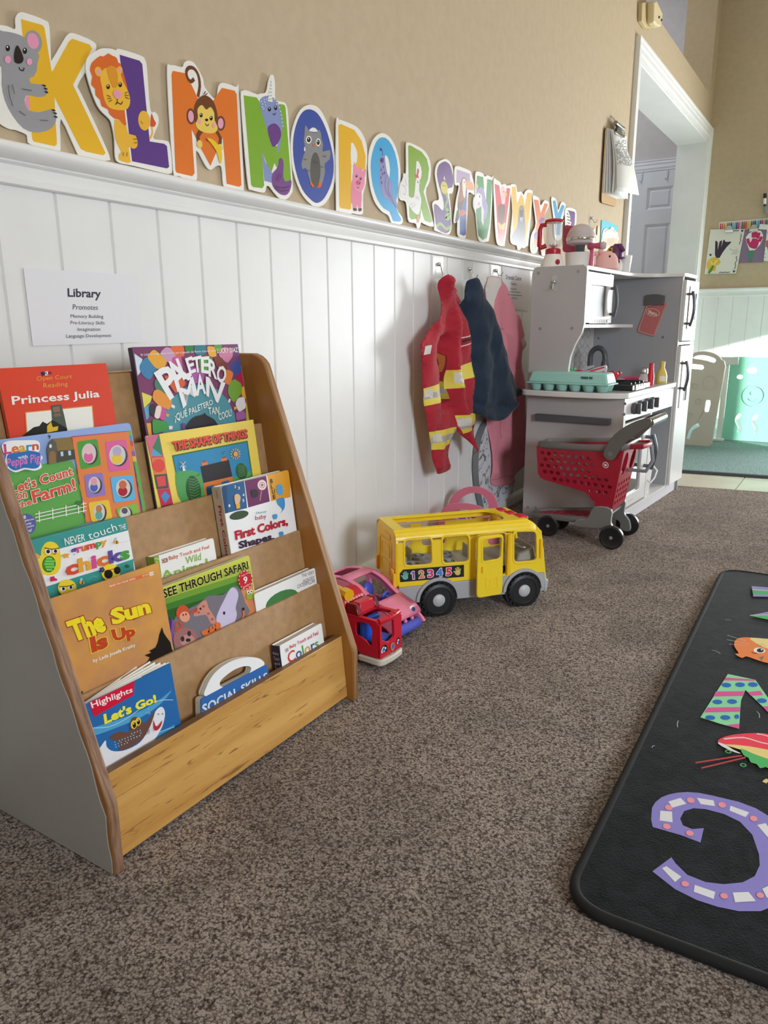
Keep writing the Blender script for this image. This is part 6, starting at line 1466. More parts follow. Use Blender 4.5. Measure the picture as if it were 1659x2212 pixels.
mb = MB(); mb.plate(UP_, UP_.P('O', '800,280 960,215 1040,200 1060,225 900,290 830,300'), -0.006, -0.003, mat('#b9b7bb', 0.4)); mb.build('handle', sp_)
strip('red curved toy whisk handle behind the egg carton', 'toy_whisk', [UP_.w(UP_.px(V('O', g)[0]), 0.012) for g in ('800,345', '805,300', '850,285', '895,300', '905,345')], 0.006, '#c8283c', 1.0)
strip('pink toy tongs lying behind the egg carton', 'toy_tongs', [UP_.w(UP_.px(V('O', g)[0]), 0.02) for g in ('900,345', '960,318', '1100,318', '1190,345')], 0.007, '#d04a86', 0.8)
strip('thin red toy spoon standing behind the egg carton', 'toy_spoon', [UP_.w(UP_.px(V('O', g)[0]), 0.024) for g in ('815,345', '860,320', '900,318')], 0.004, '#d0303c', 0.6)
mb = MB(); c_ = UP_.w(UP_.px(V('O', '745,322')[0]), 0.0); mb.lathe(c_ - UP_.N * 0.008, UP_.N, [(0.018, 0), (0.018, 0.006), (0.012, 0.010), (0.005, 0.008)], mat('#83cfa4', 0.4), 16)
for k_ in range(10): mb.ball(c_ + UP_.U * 0.017 * math.cos(k_ * 0.628) + UP_.Vv * 0.017 * math.sin(k_ * 0.628), 0.0045, mat('#83cfa4', 0.4), 8, 6)
mb.build('toy_strainer', label='mint green scalloped toy strainer at the left behind the egg carton', cat='toy strainer')
# white bin in the open cupboard
bn = thing('toy_bin', 'white toy bin with a wire handle in the open cupboard beside the oven', 'bin', kp(-0.05, 0.36, 0.055))
mb = MB(); mb.hexa([kp(-0.09, 0.326, 0.056), kp(-0.01, 0.326, 0.056), kp(-0.01, 0.40, 0.056), kp(-0.09, 0.40, 0.056)], [kp(-0.10, 0.324, 0.235), kp(-0.002, 0.324, 0.235), kp(-0.002, 0.42, 0.235), kp(-0.10, 0.42, 0.235)], kw); mb.build('bin_body', bn, bevel=0.003)
mb = MB(); mb.tube([kp(-0.002, 0.335, 0.12), kp(0.012, 0.33, 0.11), kp(0.016, 0.37, 0.125), kp(0.012, 0.41, 0.145), kp(-0.004, 0.415, 0.16)], 0.003, kw, 8); mb.build('wire_handle', bn)

# ---- things on top
KZ = 0.871
def kpl(v): return Pl(kp(0, v, 0), KX, Z)
redp = mat('#b01a30', 0.3); gl = mat('#f4f0f0', 0.06, alpha=0.22)
bd = thing('toy_blender', 'red and white toy blender with clear jug on top of the toy kitchen', 'toy blender', kp(-0.302, 0.07, KZ))
B_ = kpl(0.07)
c_ = B_.px((1194, 560))[0]
BZ, BR = 0.80, 0.86
def bl_(pr): return [(r * BR, h * BZ) for r, h in pr]
def bq_(du, v, h): return kp(c_ + du * BR, v, KZ + h * BZ)
mb = MB(); mb.lathe(kp(c_, 0.07, KZ), Z, bl_([(0.048, 0), (0.047, 0.006), (0.040, 0.03), (0.032, 0.05), (0.030, 0.056)]), mat('#e6e2da', 0.35), 28); mb.build('base', bd)
mb = MB(); mb.ball(bq_(0.034, 0.07 - 0.026, 0.022), (0.008, 0.008, 0.009), redp, 12, 8); mb.build('dial', bd)
mb = MB(); mb.lathe(bq_(0, 0.07, 0.056), Z, bl_([(0.029, 0), (0.030, 0.004), (0.029, 0.020), (0.022, 0.024)]), redp, 28); mb.build('collar', bd)
mb = MB(); mb.lathe(bq_(0, 0.07, 0.080), Z, bl_([(0.020, 0), (0.028, 0.008), (0.0335, 0.105), (0.0315, 0.105), (0.026, 0.010), (0.016, 0.003)]), gl, 28); mb.build('jug', bd)
for k_ in range(4):
    t = k_ * 1.57 + 0.4; mb = MB(); mb.tube([bq_(0, 0.07, 0.086), bq_(0.016 * math.cos(t), 0.07 + 0.016 * math.sin(t), 0.096)], [0.005, 0.002], redp, 8); mb.build('blade', bd)
mb = MB(); mb.lathe(bq_(0, 0.07, 0.183), Z, bl_([(0.036, 0), (0.0375, 0.006), (0.035, 0.011), (0.018, 0.016), (0.004, 0.017)]), redp, 28); mb.build('lid', bd)
mb = MB(); mb.tube([bq_(-0.028, 0.06, 0.176), bq_(-0.044, 0.052, 0.174), bq_(-0.049, 0.05, 0.155), bq_(-0.050, 0.05, 0.09), bq_(-0.042, 0.052, 0.084), bq_(-0.026, 0.06, 0.092)], 0.0075, redp, 12); mb.build('handle', bd)
mx_ = thing('toy_mixer', 'grey toy stand mixer with chrome band and white bowl next to the red blender', 'toy mixer', kp(-0.235, 0.16, KZ))
M_P = kpl(0.15); hc = M_P.px((1254, 527))[0]
gp = mat('#c2b6b8', 0.35); mg = mat('#b64468', 0.4)
mb = MB(); mb.lathe(kp(hc - 0.005, 0.15, KZ), Z, [(0.030, 0.0), (0.042, 0.01), (0.046, 0.05), (0.047, 0.052), (0.043, 0.05), (0.03, 0.012)], mat('#e2dfdc', 0.35), 28); mb.build('bowl', mx_)
mb = MB(); mb.lathe(kp(hc, 0.15, KZ + 0.076), Z, [(0.032, 0), (0.046, 0.006), (0.048, 0.016)], gp, 30); mb.lathe(kp(hc, 0.15, KZ + 0.099), Z, [(0.0475, 0), (0.046, 0.012), (0.038, 0.03), (0.024, 0.042), (0.006, 0.047)], gp, 30); mb.build('head', mx_)
mb = MB(); mb.lathe(kp(hc, 0.15, KZ + 0.091), Z, [(0.048, 0), (0.049, 0.002), (0.049, 0.008), (0.048, 0.010)], chrome, 30); mb.build('chrome_band', mx_)
mb = MB(); mb.lathe(kp(hc, 0.15, KZ + 0.045), Z, [(0.008, 0), (0.016, 0.012), (0.02, 0.031)], mat('#57575a', 0.3), 20); mb.build('beater', mx_)
mb = MB(); SPm = kpl(0.20); mb.plate(SPm, sm(SPm.P('P', '545,335 600,322 660,330 710,355 745,400 760,560 740,720 530,720 525,600'), 2), -0.012, 0.0, mg); mb.build('stand', mx_, bevel=0.003)
mb = MB(); mb.tube([kp(hc + 0.035, 0.14, KZ + 0.068), kp(hc + 0.055, 0.13, KZ + 0.070), kp(hc + 0.085, 0.125, KZ + 0.068)], [0.009, 0.008, 0.012], mat('#c25478', 0.35), 12); mb.ball(kp(hc + 0.089, 0.125, KZ + 0.068), 0.013, mat('#cbbab6', 0.4), 12, 8); mb.build('crank_handle', mx_)
mb = MB(); mb.tube([kp(hc + 0.044, 0.145, KZ), kp(hc + 0.045, 0.145, KZ + 0.04), kp(hc + 0.04, 0.15, KZ + 0.08)], 0.007, mat('#d0607c', 0.3), 10); mb.build('side_arm', mx_)
pl_ = thing('plush_toy', 'round pale pink plush toy sitting on top of the toy kitchen', 'plush toy', kp(-0.20, 0.30, KZ))
plushm = mat('#ecbab4', 0.9); pc = kpl(0.30).px((1308, 560))[0]
mb = MB(); mb.lathe(kp(pc, 0.31, KZ), Z, [(0.033, 0), (0.042, 0.007), (0.043, 0.025), (0.039, 0.043), (0.029, 0.058), (0.015, 0.065), (0.003, 0.067)], plushm, 28); mb.build('body', pl_)
mb = MB(); mb.ball(kp(pc + 0.022, 0.31 - 0.030, KZ + 0.046), (0.0035, 0.0035, 0.005), mat(BK, 0.2), 10, 8); mb.build('eye', pl_)
for du in (-0.012, 0.012):
    mb = MB(); mb.ball(kp(pc - 0.022 + du * 0.7, 0.285, KZ + 0.062 + du * 0.3), (0.010, 0.009, 0.009), plushm, 12, 8); mb.build('ear', pl_)
mb = MB(); mb.tube([kp(pc - 0.032, 0.283, KZ + 0.052), kp(pc - 0.030, 0.276, KZ + 0.02)], 0.003, mat('#eee0dc', 0.5), 8); mb.build('tag', pl_)
ow = thing('owl_plush', 'small plush owl wearing a purple witch hat with a gold buckle', 'plush toy', kp(-0.225, 0.40, KZ))
OPp = kpl(0.40); oc = OPp.px((1325, 560)); oz = OPp.px((1325, 557))[1]
mb = MB(); mb.lathe(kp(oc[0], 0.41, KZ), Z, [(0.024, 0), (0.030, 0.01), (0.030, 0.03), (0.024, 0.045), (0.01, 0.052)], mat('#efe9e2', 0.9), 22); mb.build('body', ow)
hatm = mat('#5a2558', 0.45)
mb = MB(); mb.lathe(kp(oc[0], 0.41, oz - 0.004), Vector((0.06, -0.12, 1)), [(0.042, 0), (0.043, 0.003), (0.031, 0.007), (0.031, 0.018), (0.028, 0.034), (0.018, 0.046), (0.004, 0.050)], hatm, 24)
mb.tube([kp(oc[0] + 0.004, 0.405, oz + 0.034), kp(oc[0] + 0.022, 0.40, oz + 0.036), kp(oc[0] + 0.038, 0.395, oz + 0.022)], [0.016, 0.013, 0.006], hatm, 12); mb.build('witch_hat', ow)
mb = MB(); q = OPp.px(V('P', '1268,697')[0]); mb.plate(OPp, [(q[0] - 0.008, q[1] - 0.007), (q[0] + 0.008, q[1] - 0.007), (q[0] + 0.008, q[1] + 0.007), (q[0] - 0.008, q[1] + 0.007)], 0.020, 0.028, mat('#d8b84a', 0.3, 0.4), holes=[[(q[0] - 0.0045, q[1] - 0.0035), (q[0] + 0.0045, q[1] - 0.0035), (q[0] + 0.0045, q[1] + 0.0035), (q[0] - 0.0045, q[1] + 0.0035)]]); mb.build('buckle', ow)
mb = MB(); mb.ball(kp(oc[0] + 0.018, 0.41 - 0.022, oz - 0.016), (0.010, 0.006, 0.010), mat(BK, 0.2), 12, 8); mb.build('eye', ow)
mb = MB(); cu_ = kpl(0.48).px((1349, 580))[0]; mb.lathe(kp(cu_, 0.47, KZ), Z, [(0.022, 0), (0.023, 0.002), (0.0285, 0.062), (0.0268, 0.062), (0.0215, 0.003)], mat('#eceae6', 0.4), 28); mb.build('toy_cup', label='plain white cup at the end of the toy kitchen top', cat='cup')
mb = MB(); mb.lathe(kp(-0.275, 0.30, KZ), Z, [(0.012, 0), (0.013, 0.005), (0.013, 0.06), (0.008, 0.07)], mat('#cbbd9c', 0.5), 18); mb.build('toy_bottle', label='small beige bottle between the mixer and the pink plush', cat='bottle')
# ================================================================ red shopping cart
CA, CBv = Vector((-1, 0, 0)), Vector((0, 1, 0)); CX0, CYC = 0.518, 2.338
cart = thing('toy_shopping_cart', 'red and grey toy shopping cart parked in front of the toy kitchen', 'toy cart', (0.40, CYC, 0))
def chw(s, z=0.3): return (0.094 - 0.19 * max(0, s)) * (0.78 + 0.22 * min(1, max(0, (z - 0.10) / 0.2)))
def cp_(s, side, z, off=0.0): return Vector((CX0 - s, CYC + side * (chw(s, z) + off), z))
cred = mat('#a01830', 0.35); cgr = mat('#6b6a66', 0.45); cbl = mat('#1c1c1e', 0.3)
side_poly = [(0.280, 0.296), (0.272, 0.205), (0.262, 0.192), (0.25, 0.187), (0.105, 0.166), (0.085, 0.156), (0.072, 0.140), (0.064, 0.118), (0.012, 0.118), (-0.018, 0.318), (0.05, 0.312)]
holes = []
for r in range(6):
    z = 0.276 - r * 0.0205
    for c in range(12):
        s = 0.258 - c * 0.0235 - (0.0115 if r % 2 else 0)
        q = [(s + 0.0125 * x, z + 0.0125 * y) for x, y in ((1, 0), (-1, 0), (0, 1), (0, -1))]
        if all(inside(t, side_poly) for t in q) and not (s < 0.075 and z > 0.225) and s > 0.02: holes.append(ell(s, z, 0.0078, 0.0066, 0, 10))
def curved_plate(mb, poly, hol, fn, th, m):
    """plate given in (s,z), mapped onto a bent side by fn(s,z,off)"""
    loops = [ccw(poly)] + [ccw(h)[::-1] for h in hol]; pts = [q for l in loops for q in l]
    tri = tri_holes(loops); n = len(pts)
    fs = [tuple(t) for t in tri] + [tuple(i + n for i in reversed(t)) for t in tri]; o = 0
    for l in loops:
        for j in range(len(l)): a_, b_ = o + j, o + (j + 1) % len(l); fs.append((a_, a_ + n, b_ + n, b_))
        o += len(l)
    mb.add([fn(q[0], q[1], 0) for q in pts] + [fn(q[0], q[1], th) for q in pts], fs, m)
for sd in (-1, 1):
    mb = MB(); curved_plate(mb, side_poly, holes, lambda s, z, o: cp_(s, sd, z, -o), 0.003, cred); p_ = mb.build('basket_side', cart, smooth=25)
    if sd < 0:
        mb = MB(); d0 = cp_(0.038, -1, 0.262); tg = (cp_(0.02, -1, 0.262) - cp_(0.05, -1, 0.262)); bpq = Pl(d0, tg, cp_(0.038, -1, 0.28) - d0)
        for r_, c_, h_ in ((0.0100, '#e9e4e2', 0.0008), (0.0076, '#a01830', 0.0012), (0.0042, '#e9e4e2', 0.0016)): mb.flat(bpq, ell(0, 0, r_, r_, 0, 24), h_, mat(c_, 0.35))
        mb.build('round_emblem', p_)
mb = MB(); a0, a1 = 0.280, 0.262
fq = lambda t, z: Vector((CX0 - (0.262 + 0.018 * (z - 0.19) / 0.106), CYC + t * chw(0.27, z), z))
hol = [ell(x * 0.4, z, 0.12, 0.0068, 0, 10) for x in (-1.4, 0, 1.4) for z in (0.215, 0.24, 0.265)]
curved_plate(mb, [(-1, 0.19), (1, 0.19), (1, 0.296), (-1, 0.296)], hol, lambda s, z, o: fq(s, z) + Vector((o, 0, 0)), 0.003, cred); mb.build('basket_front', cart)
mb = MB(); bq = lambda t, z, o: Vector((CX0 - (0.012 - 0.03 * (z - 0.118) / 0.2) - o, CYC + t * chw(0.0, z), z))
hol = [ell(-0.5, 0.265, 0.30, 0.036, 0, 16), ell(0.5, 0.265, 0.30, 0.036, 0, 16)] + [ell(x * 0.36, z, 0.10, 0.007, 0, 8) for x in (-2, -1, 0, 1, 2) for z in (0.140, 0.160, 0.180, 0.200)]
curved_plate(mb, [(-1, 0.118), (1, 0.118), (1, 0.318), (-1, 0.318)], hol, bq, 0.003, cred); mb.build('basket_back', cart, smooth=25)
mb = MB(); mb.add([cp_(s, sd, z) for s, z in ((0.25, 0.188), (0.105, 0.167), (0.075, 0.14)) for sd in (-1, 1)], [(0, 1, 3, 2), (2, 3, 5, 4)], cred); mb.build('basket_bottom', cart, solid=0.003)
mb = MB(); rm = [cp_(s, sd, z, 0.003) for sd, ss in ((-1, ((-0.02, 0.322), (0.1, 0.310), (0.272, 0.302))), (1, ((0.272, 0.302), (0.1, 0.310), (-0.02, 0.322)))) for s, z in ss]
rr_ = []
for i in range(len(rm)):
    a_, b_ = rm[i], rm[(i + 1) % len(rm)]
    for t in (0.08, 0.5, 0.92): rr_.append(a_.lerp(b_, t))
mb.tube(rr_, 0.0105, cgr, 10, closed=True, sy=0.42, up=Z); mb.build('rim', cart)
# lower shelf, legs, wheels
mb = MB(); sh = lambda s, t, z: Vector((CX0 - s, CYC + t * (0.086 - 0.16 * max(0, s)), z))
fr_ = [sh(s, t, 0.080 - 0.02 * (s - 0.06) / 0.22) for s, t in ((0.05, -1), (0.15, -1), (0.25, -0.95), (0.285, -0.6), (0.29, 0), (0.285, 0.6), (0.25, 0.95), (0.15, 1), (0.05, 1))]
mb.tube(fr_, 0.011, cgr, 8, sy=0.7, up=Z); mb.build('shelf_frame', cart)
mb = MB(); hol = [ell(s, t, 0.008, 0.11, 0, 8) for s in (0.08, 0.11, 0.14, 0.17, 0.20, 0.23, 0.26) for t in (-0.6, -0.2, 0.2, 0.6)]
curved_plate(mb, [(0.05, -0.95), (0.25, -0.9), (0.285, -0.5), (0.285, 0.5), (0.25, 0.9), (0.05, 0.95)], hol, lambda s, t, o: sh(s, t, 0.083 - 0.02 * (s - 0.06) / 0.22 - o), 0.003, mat('#a83048', 0.45)); mb.build('shelf_grid', cart, smooth=25)
for sd in (-1, 1):
    mb = MB(); LP_ = Pl(Vector((CX0, CYC + sd * 0.078, 0)), Vector((-1, 0, 0)), Z)
    lg = sm([(0.066, 0.124), (0.012, 0.124), (0.010, 0.08), (-0.008, 0.055), (-0.012, 0.022), (0.018, 0.022), (0.022, 0.045), (0.045, 0.058), (0.12, 0.055), (0.12, 0.075), (0.085, 0.085)], 3)
    mb.plate(LP_, lg, -0.007, 0.007, cgr, mside=mat('#a9adb0', 0.35)); mb.build('rear_leg', cart, bevel=0.0015)
    mb = MB(); mb.tube([sh(0.235, sd * 0.8, 0.066), Vector((CX0 - 0.222, CYC + sd * 0.036, 0.034))], 0.009, cgr, 8); mb.build('front_leg', cart)
    for s_, w_, r_, wd in ((0.002, 0.094, 0.038, 0.018), (0.222, 0.052, 0.036, 0.016)):
        mb = MB(); c0 = Vector((CX0 - s_, CYC + sd * w_, r_))
        mb.lathe(c0 - Vector((0, sd * wd / 2, 0)), (0, sd, 0), [(r_ - 0.006, 0), (r_ - 0.001, 0.002), (r_, wd * 0.5), (r_ - 0.001, wd - 0.002), (r_ - 0.006, wd), (r_ - 0.011, wd - 0.002), (0.006, wd - 0.002)], cbl, 32); wl = mb.build('wheel', cart)
        mb = MB(); mb.lathe(c0 + Vector((0, sd * (wd / 2 - 0.002), 0)), (0, sd, 0), [(0.0055, 0), (0.0055, 0.003), (0.003, 0.0045)], mat('#7a7a78', 0.4), 14); mb.build('hub', wl)
mb = MB(); mb.bb(CX0 - 0.03, CX0 - 0.02, CYC - 0.078, CYC + 0.078, 0.098, 0.104, mat('#9a9c9e', 0.4)); mb.build('cross_brace', cart)
# handle arms and grip
for sd in (-1, 1):
    mb = MB(); HP = Pl(Vector((CX0, CYC + sd * 0.097, 0)), Vector((-1, 0, 0)), Z)
    arm = sm([(0.030, 0.282), (0.012, 0.282), (0.002, 0.298), (-0.012, 0.325), (-0.045, 0.362), (-0.082, 0.388), (-0.092, 0.400), (-0.088, 0.412), (-0.074, 0.414), (-0.035, 0.398), (0.012, 0.362), (0.038, 0.318), (0.042, 0.296)], 3)
    mb.plate(HP, arm, -0.006, 0.006, mat('#5b5a55', 0.4)); am = mb.build('handle_arm', cart, bevel=0.002)
    mb = MB(); mb.lathe(HP.w((0.022, 0.300), 0) + Vector((0, sd * 0.006, 0)), (0, sd, 0), [(0.008, 0), (0.008, 0.001), (0.005, 0.0015)], cgr, 18); mb.build('pivot_cap', am)
mb = MB(); mb.tube([Vector((CX0 + 0.083, CYC - 0.091, 0.400)), Vector((CX0 + 0.083, CYC + 0.091, 0.400))], 0.0135, mat('#8d8a84', 0.12, 0.75), 18, sy=1.0); mb.build('grip', cart)
mb = MB(); mb.bb(CX0 + 0.004, CX0 + 0.05, CYC - 0.05, CYC + 0.05, 0.315, 0.322, cgr); mb.build('seat_back', cart, bevel=0.002)
mb = MB(); mb.tube([Vector((CX0 + 0.015, CYC - 0.05, 0.318)), Vector((CX0 + 0.06, CYC - 0.048, 0.322)), Vector((CX0 + 0.072, CYC, 0.324)), Vector((CX0 + 0.06, CYC + 0.048, 0.322)), Vector((CX0 + 0.015, CYC + 0.05, 0.318))], 0.008, cred, 8, sy=0.6, up=Z); mb.build('seat_tray', cart)
mb = MB(); mb.tube([Vector((CX0 + 0.070, CYC + 0.02, 0.318)), Vector((CX0 + 0.078, CYC + 0.02, 0.27)), Vector((CX0 + 0.060, CYC + 0.02, 0.235)), Vector((CX0 + 0.005, CYC + 0.02, 0.235))], 0.006, mat('#8a9298', 0.4), 8); mb.build('seat_guard', cart)

# ================================================================ yellow toy bus
BO = Vector((0.317, 1.475, 0)); Bh = Vector((0.6566, 0.7542, 0)); Bn = Vector((0.7542, -0.6566, 0))
BS = Pl(BO, Bh, Z)
def bw(s, n, z): return BO + Bh * s + Bn * n + Z * z
yl = mat('#f3cb2e', 0.32); yl2 = mat('#eabd20', 0.32); bgr = mat('#a2a4a8', 0.4); sgr = mat('#8f9092', 0.4); blk = mat('#1d1e20', 0.45)
bus = thing('toy_bus', 'big yellow toy school bus with black number sticker on the carpet', 'toy bus', bw(0.1, -0.08, 0))
WD = 0.158
w1 = rounded(BS.P('U', '512,420 700,402 708,592 516,606'), 0.012); w2 = rounded(BS.P('U', '784,395 968,383 972,574 788,588'), 0.012); w4 = rounded(BS.P('U', '1296,362 1452,358 1456,566 1296,580'), 0.012)
dr_ = BS.P('U', '1028,390 1235,366 1235,760 1018,782'); dr_ = rounded([dr_[0], dr_[1], (dr_[2][0], 0.088), (dr_[3][0], 0.088)], 0.010)
body = [(-0.098, 0.082), (-0.104, 0.125), (-0.104, 0.175), (-0.100, 0.192), (0.262, 0.192), (0.270, 0.178), (0.279, 0.14), (0.285, 0.082)]
for nm, n0, n1, hs in (('near', -0.006, 0.0, [w1, w2, w4, dr_]), ('far', -WD, -WD + 0.006, [w1, w2, w4])):
    mb = MB(); mb.plate(BS, body, n0, n1, yl, holes=hs); sw = mb.build('side_wall', bus, bevel=0.0012)
    if nm == 'near':
        for wq in (w1, w2, w4):
            c_ = (sum(q[0] for q in wq) / len(wq), sum(q[1] for q in wq) / len(wq)); big_ = [(c_[0] + (q[0] - c_[0]) * 1.13, c_[1] + (q[1] - c_[1]) * 1.13) for q in wq]
            mb = MB(); mb.plate(BS, big_, 0.0, 0.0018, yl, holes=[wq]); mb.build('window_frame', sw, bevel=0.0008)
        c_ = (sum(q[0] for q in dr_) / len(dr_), sum(q[1] for q in dr_) / len(dr_)); mb = MB(); mb.plate(BS, [(c_[0] + (q[0] - c_[0]) * 1.10, c_[1] + (q[1] - c_[1]) * 1.04) for q in dr_], 0.0, 0.0018, yl, holes=[dr_]); mb.build('door_frame', sw, bevel=0.0008)
# lower grey band
mb = MB(); lo_ = [(-0.098, 0.052), (0.300, 0.030), (0.304, 0.045), (0.286, 0.082), (-0.098, 0.082)]
mb.plate(BS, [(-0.098, 0.040), (0.29, 0.032), (0.288, 0.0815), (-0.098, 0.0815)], -WD, 0.0, bgr); mb.build('chassis', bus, bevel=0.002)
# rear wall, front wall
RP = Pl(bw(-0.104, -WD, 0), Bn, Z)
mb = MB(); mb.plate(RP, rounded([(0.0, 0.082), (WD, 0.082), (WD, 0.196), (WD - 0.016, 0.2135), (0.016, 0.2135), (0.0, 0.196)], 0.010), -0.006, 0.002, yl2); rw = mb.build('rear_wall', bus, bevel=0.002)
mb = MB(); dq = rounded([(0.03, 0.088), (0.128, 0.088), (0.128, 0.182), (0.03, 0.182)], 0.012)
dq2 = rounded([(0.033, 0.091), (0.125, 0.091), (0.125, 0.179), (0.033, 0.179)], 0.011); mb.plate(RP, dq, 0.002, 0.0035, yl2, holes=[dq2])
for z0, z1 in ((0.14, 0.172), (0.098, 0.132)):
    p1 = rounded([(0.045, z0), (0.113, z0), (0.113, z1), (0.045, z1)], 0.008); p2 = rounded([(0.048, z0 + 0.003), (0.110, z0 + 0.003), (0.110, z1 - 0.003), (0.048, z1 - 0.003)], 0.006); mb.plate(RP, p1, 0.002, 0.0035, yl2, holes=[p2])
mb.plate(RP, rounded([(0.04, 0.187), (0.118, 0.187), (0.118, 0.2), (0.04, 0.2)], 0.004), 0.002, 0.004, yl2); mb.build('rear_door', rw)
for u0 in (0.008, 0.136):
    mb = MB(); mb.plate(RP, rounded([(u0, 0.086), (u0 + 0.014, 0.086), (u0 + 0.014, 0.125), (u0, 0.125)], 0.005), 0.001, 0.008, mat('#f0a62a', 0.3)); mb.build('tail_light', rw, bevel=0.002)
FP = Pl(bw(0.285, -WD, 0.06), Bn, Vector((-Bh.x * 0.16, -Bh.y * 0.16, 1)))
mb = MB(); mb.plate(FP, [(0, 0.0), (WD, 0.0), (WD, 0.132), (0, 0.132)], -0.006, 0.0, yl, holes=[rounded([(0.015, 0.055), (WD - 0.015, 0.055), (WD - 0.015, 0.122), (0.015, 0.122)], 0.015)]); mb.build('front_wall', bus, bevel=0.002)
# roof with a long opening and rounded shoulders
RT = Pl(bw(0, 0, 0.214), Bh, -Bn)
ro = rounded([(-0.078, 0.026), (0.176, 0.026), (0.190, 0.045), (0.196, 0.08), (0.190, 0.112), (0.176, 0.132), (-0.078, 0.132)], 0.012)
mb = MB(); RT2 = Pl(bw(0, -WD, 0.214), Bh, Bn)
ro2 = [(u, WD - v) for u, v in ro]
mb.plate(RT2, [(-0.1055, 0.016), (0.240, 0.016), (0.240, WD - 0.016), (-0.1055, WD - 0.016)], -0.005, 0.0, yl, holes=[ro2])
for sgn, n_base in ((1, -0.016), (-1, -WD + 0.016)):
    pr2 = [(0.0164 * math.sin(t), -0.018 + 0.018 * math.cos(t)) for t in [i * math.pi / 12 for i in range(7)]]
    for s0, s1 in ((-0.1055, 0.240),):
        vs = [bw(s, n_base + sgn * a_, 0.214 + b_ - (0.0)) for s in (s0, s1) for a_, b_ in pr2] ; n_ = 7
        vs += [bw(s, n_base + sgn * (a_ - 0.004 * (a_ / 0.0164)), 0.214 + b_ - 0.004) for s in (s0, s1) for a_, b_ in pr2]
        fs = [(k, k + 1, k + 1 + n_, k + n_) for k in range(n_ - 1)]; mb.add(vs[:14], fs, yl)
vs = []
for s, z in ((0.240, 0.214), (0.253, 0.210), (0.262, 0.202), (0.267, 0.192)):
    for n in (0.0, -0.016, -WD + 0.016, -WD): vs.append(bw(s, n, z - (0.018 if n in (0.0, -WD) else 0) * (0.214 - 0.192 > 0) * (1 if z > 0.195 else 0)))
mb.add(vs, [(i * 4 + k, i * 4 + k + 1, i * 4 + k + 5, i * 4 + k + 4) for i in range(3) for k in range(3)], yl)
mb.build('roof', bus, smooth=50)
mb = MB()
vs = [bw(0.02 + 0.17 + 0.005 * 0, n, z) for n in (-0.028, -WD + 0.028) for z in (0.212, 0.16)]
mb.add([bw(0.190, -0.028, 0.211), bw(0.190, -WD + 0.028, 0.211), bw(0.197, -WD + 0.028, 0.185), bw(0.197, -0.028, 0.185)], [(0, 1, 2, 3)], yl2); mb.build('roof_lining', bus, solid=0.002)
# roof lights
for s0, n0, s1, n1 in ((0.205, -0.135, 0.228, -0.10), (0.212, -0.10, 0.236, -0.065), (0.222, -0.065, 0.25, -0.028)):
    mb = MB(); q = [bw(s0, n0, 0.213), bw(s1, n0, 0.213), bw(s1, n1, 0.213), bw(s0, n1, 0.213)]; t_ = [bw(s0 + 0.003, n0 + 0.003, 0.223), bw(s1 - 0.003, n0 + 0.003, 0.223), bw(s1 - 0.003, n1 - 0.003, 0.223), bw(s0 + 0.003, n1 - 0.003, 0.223)]
    mb.hexa(q[::-1], t_[::-1], mat('#c01a34', 0.25)); mb.build('red_light', bus, bevel=0.003)
# floor, seats
mb = MB(); mb.plate(Pl(bw(0, -WD, 0.108), Bh, Bn), [(-0.095, 0.006), (0.27, 0.006), (0.27, WD - 0.006), (-0.095, WD - 0.006)], -0.004, 0.0, sgr); mb.build('floor', bus)
for s, n in ((-0.045, -0.055), (-0.012, -0.115), (0.045, -0.05), (0.062, -0.115), (0.135, -0.10)):
    mb = MB(); c0 = bw(s, n, 0.108)
    mb.lathe(c0, Z, [(0.020, 0), (0.021, 0.012), (0.017, 0.012), (0.016, 0.006), (0.006, 0.006), (0.006, 0.014), (0.003, 0.0155)], sgr, 22)
    mb.box(bw(s - 0.023, n, 0.126), (0.004, 0.036, 0.034), sgr, (Bh, Bn, Z)); mb.build('seat', bus, bevel=0.001)
mb = MB(); mb.hexa([bw(0.215, -0.13, 0.108), bw(0.27, -0.13, 0.108), bw(0.27, -0.02, 0.108), bw(0.215, -0.02, 0.108)], [bw(0.225, -0.12, 0.128), bw(0.268, -0.12, 0.142), bw(0.268, -0.03, 0.142), bw(0.225, -0.03, 0.128)], mat('#7d786c', 0.45)); mb.build('dashboard', bus, bevel=0.004)
mb = MB(); mb.tube([bw(0.234 + 0.016 * math.cos(t), -0.05 + 0.016 * math.sin(t), 0.142 - 0.006 * math.cos(t)) for t in [i * 2 * math.pi / 16 for i in range(16)]], 0.003, mat('#6a665c', 0.4), 8, closed=True); mb.build('steering_wheel', bus)
# door standing ajar, hinged at its front edge
hg = BS.px(V('U', '1232,600')[0])[0]
DP_ = Pl(bw(hg, 0.004, 0), Bh * 0.93 - Bn * 0.30, Z)
dpoly = rounded(DP_.P('U', '1040,398 1222,376 1212,806 1030,838'), 0.012); dwin = rounded(DP_.P('U', '1072,418 1208,398 1200,552 1072,574'), 0.008)
mb = MB(); mb.plate(DP_, dpoly, -0.005, 0.0, yl, holes=[dwin]); bdr = mb.build('door', bus, bevel=0.0015)
c_ = (sum(q[0] for q in dwin) / len(dwin), sum(q[1] for q in dwin) / len(dwin))
mb = MB(); mb.plate(DP_, [(c_[0] + (q[0] - c_[0]) * 1.16, c_[1] + (q[1] - c_[1]) * 1.16) for q in dwin], 0, 0.0015, yl, holes=[dwin]); mb.build('window_frame', bdr, bevel=0.0006)
mb = MB(); eq = rounded(DP_.P('U', '1090,690 1178,678 1180,762 1092,776'), 0.002); c_ = (sum(q[0] for q in eq) / len(eq), sum(q[1] for q in eq) / len(eq))
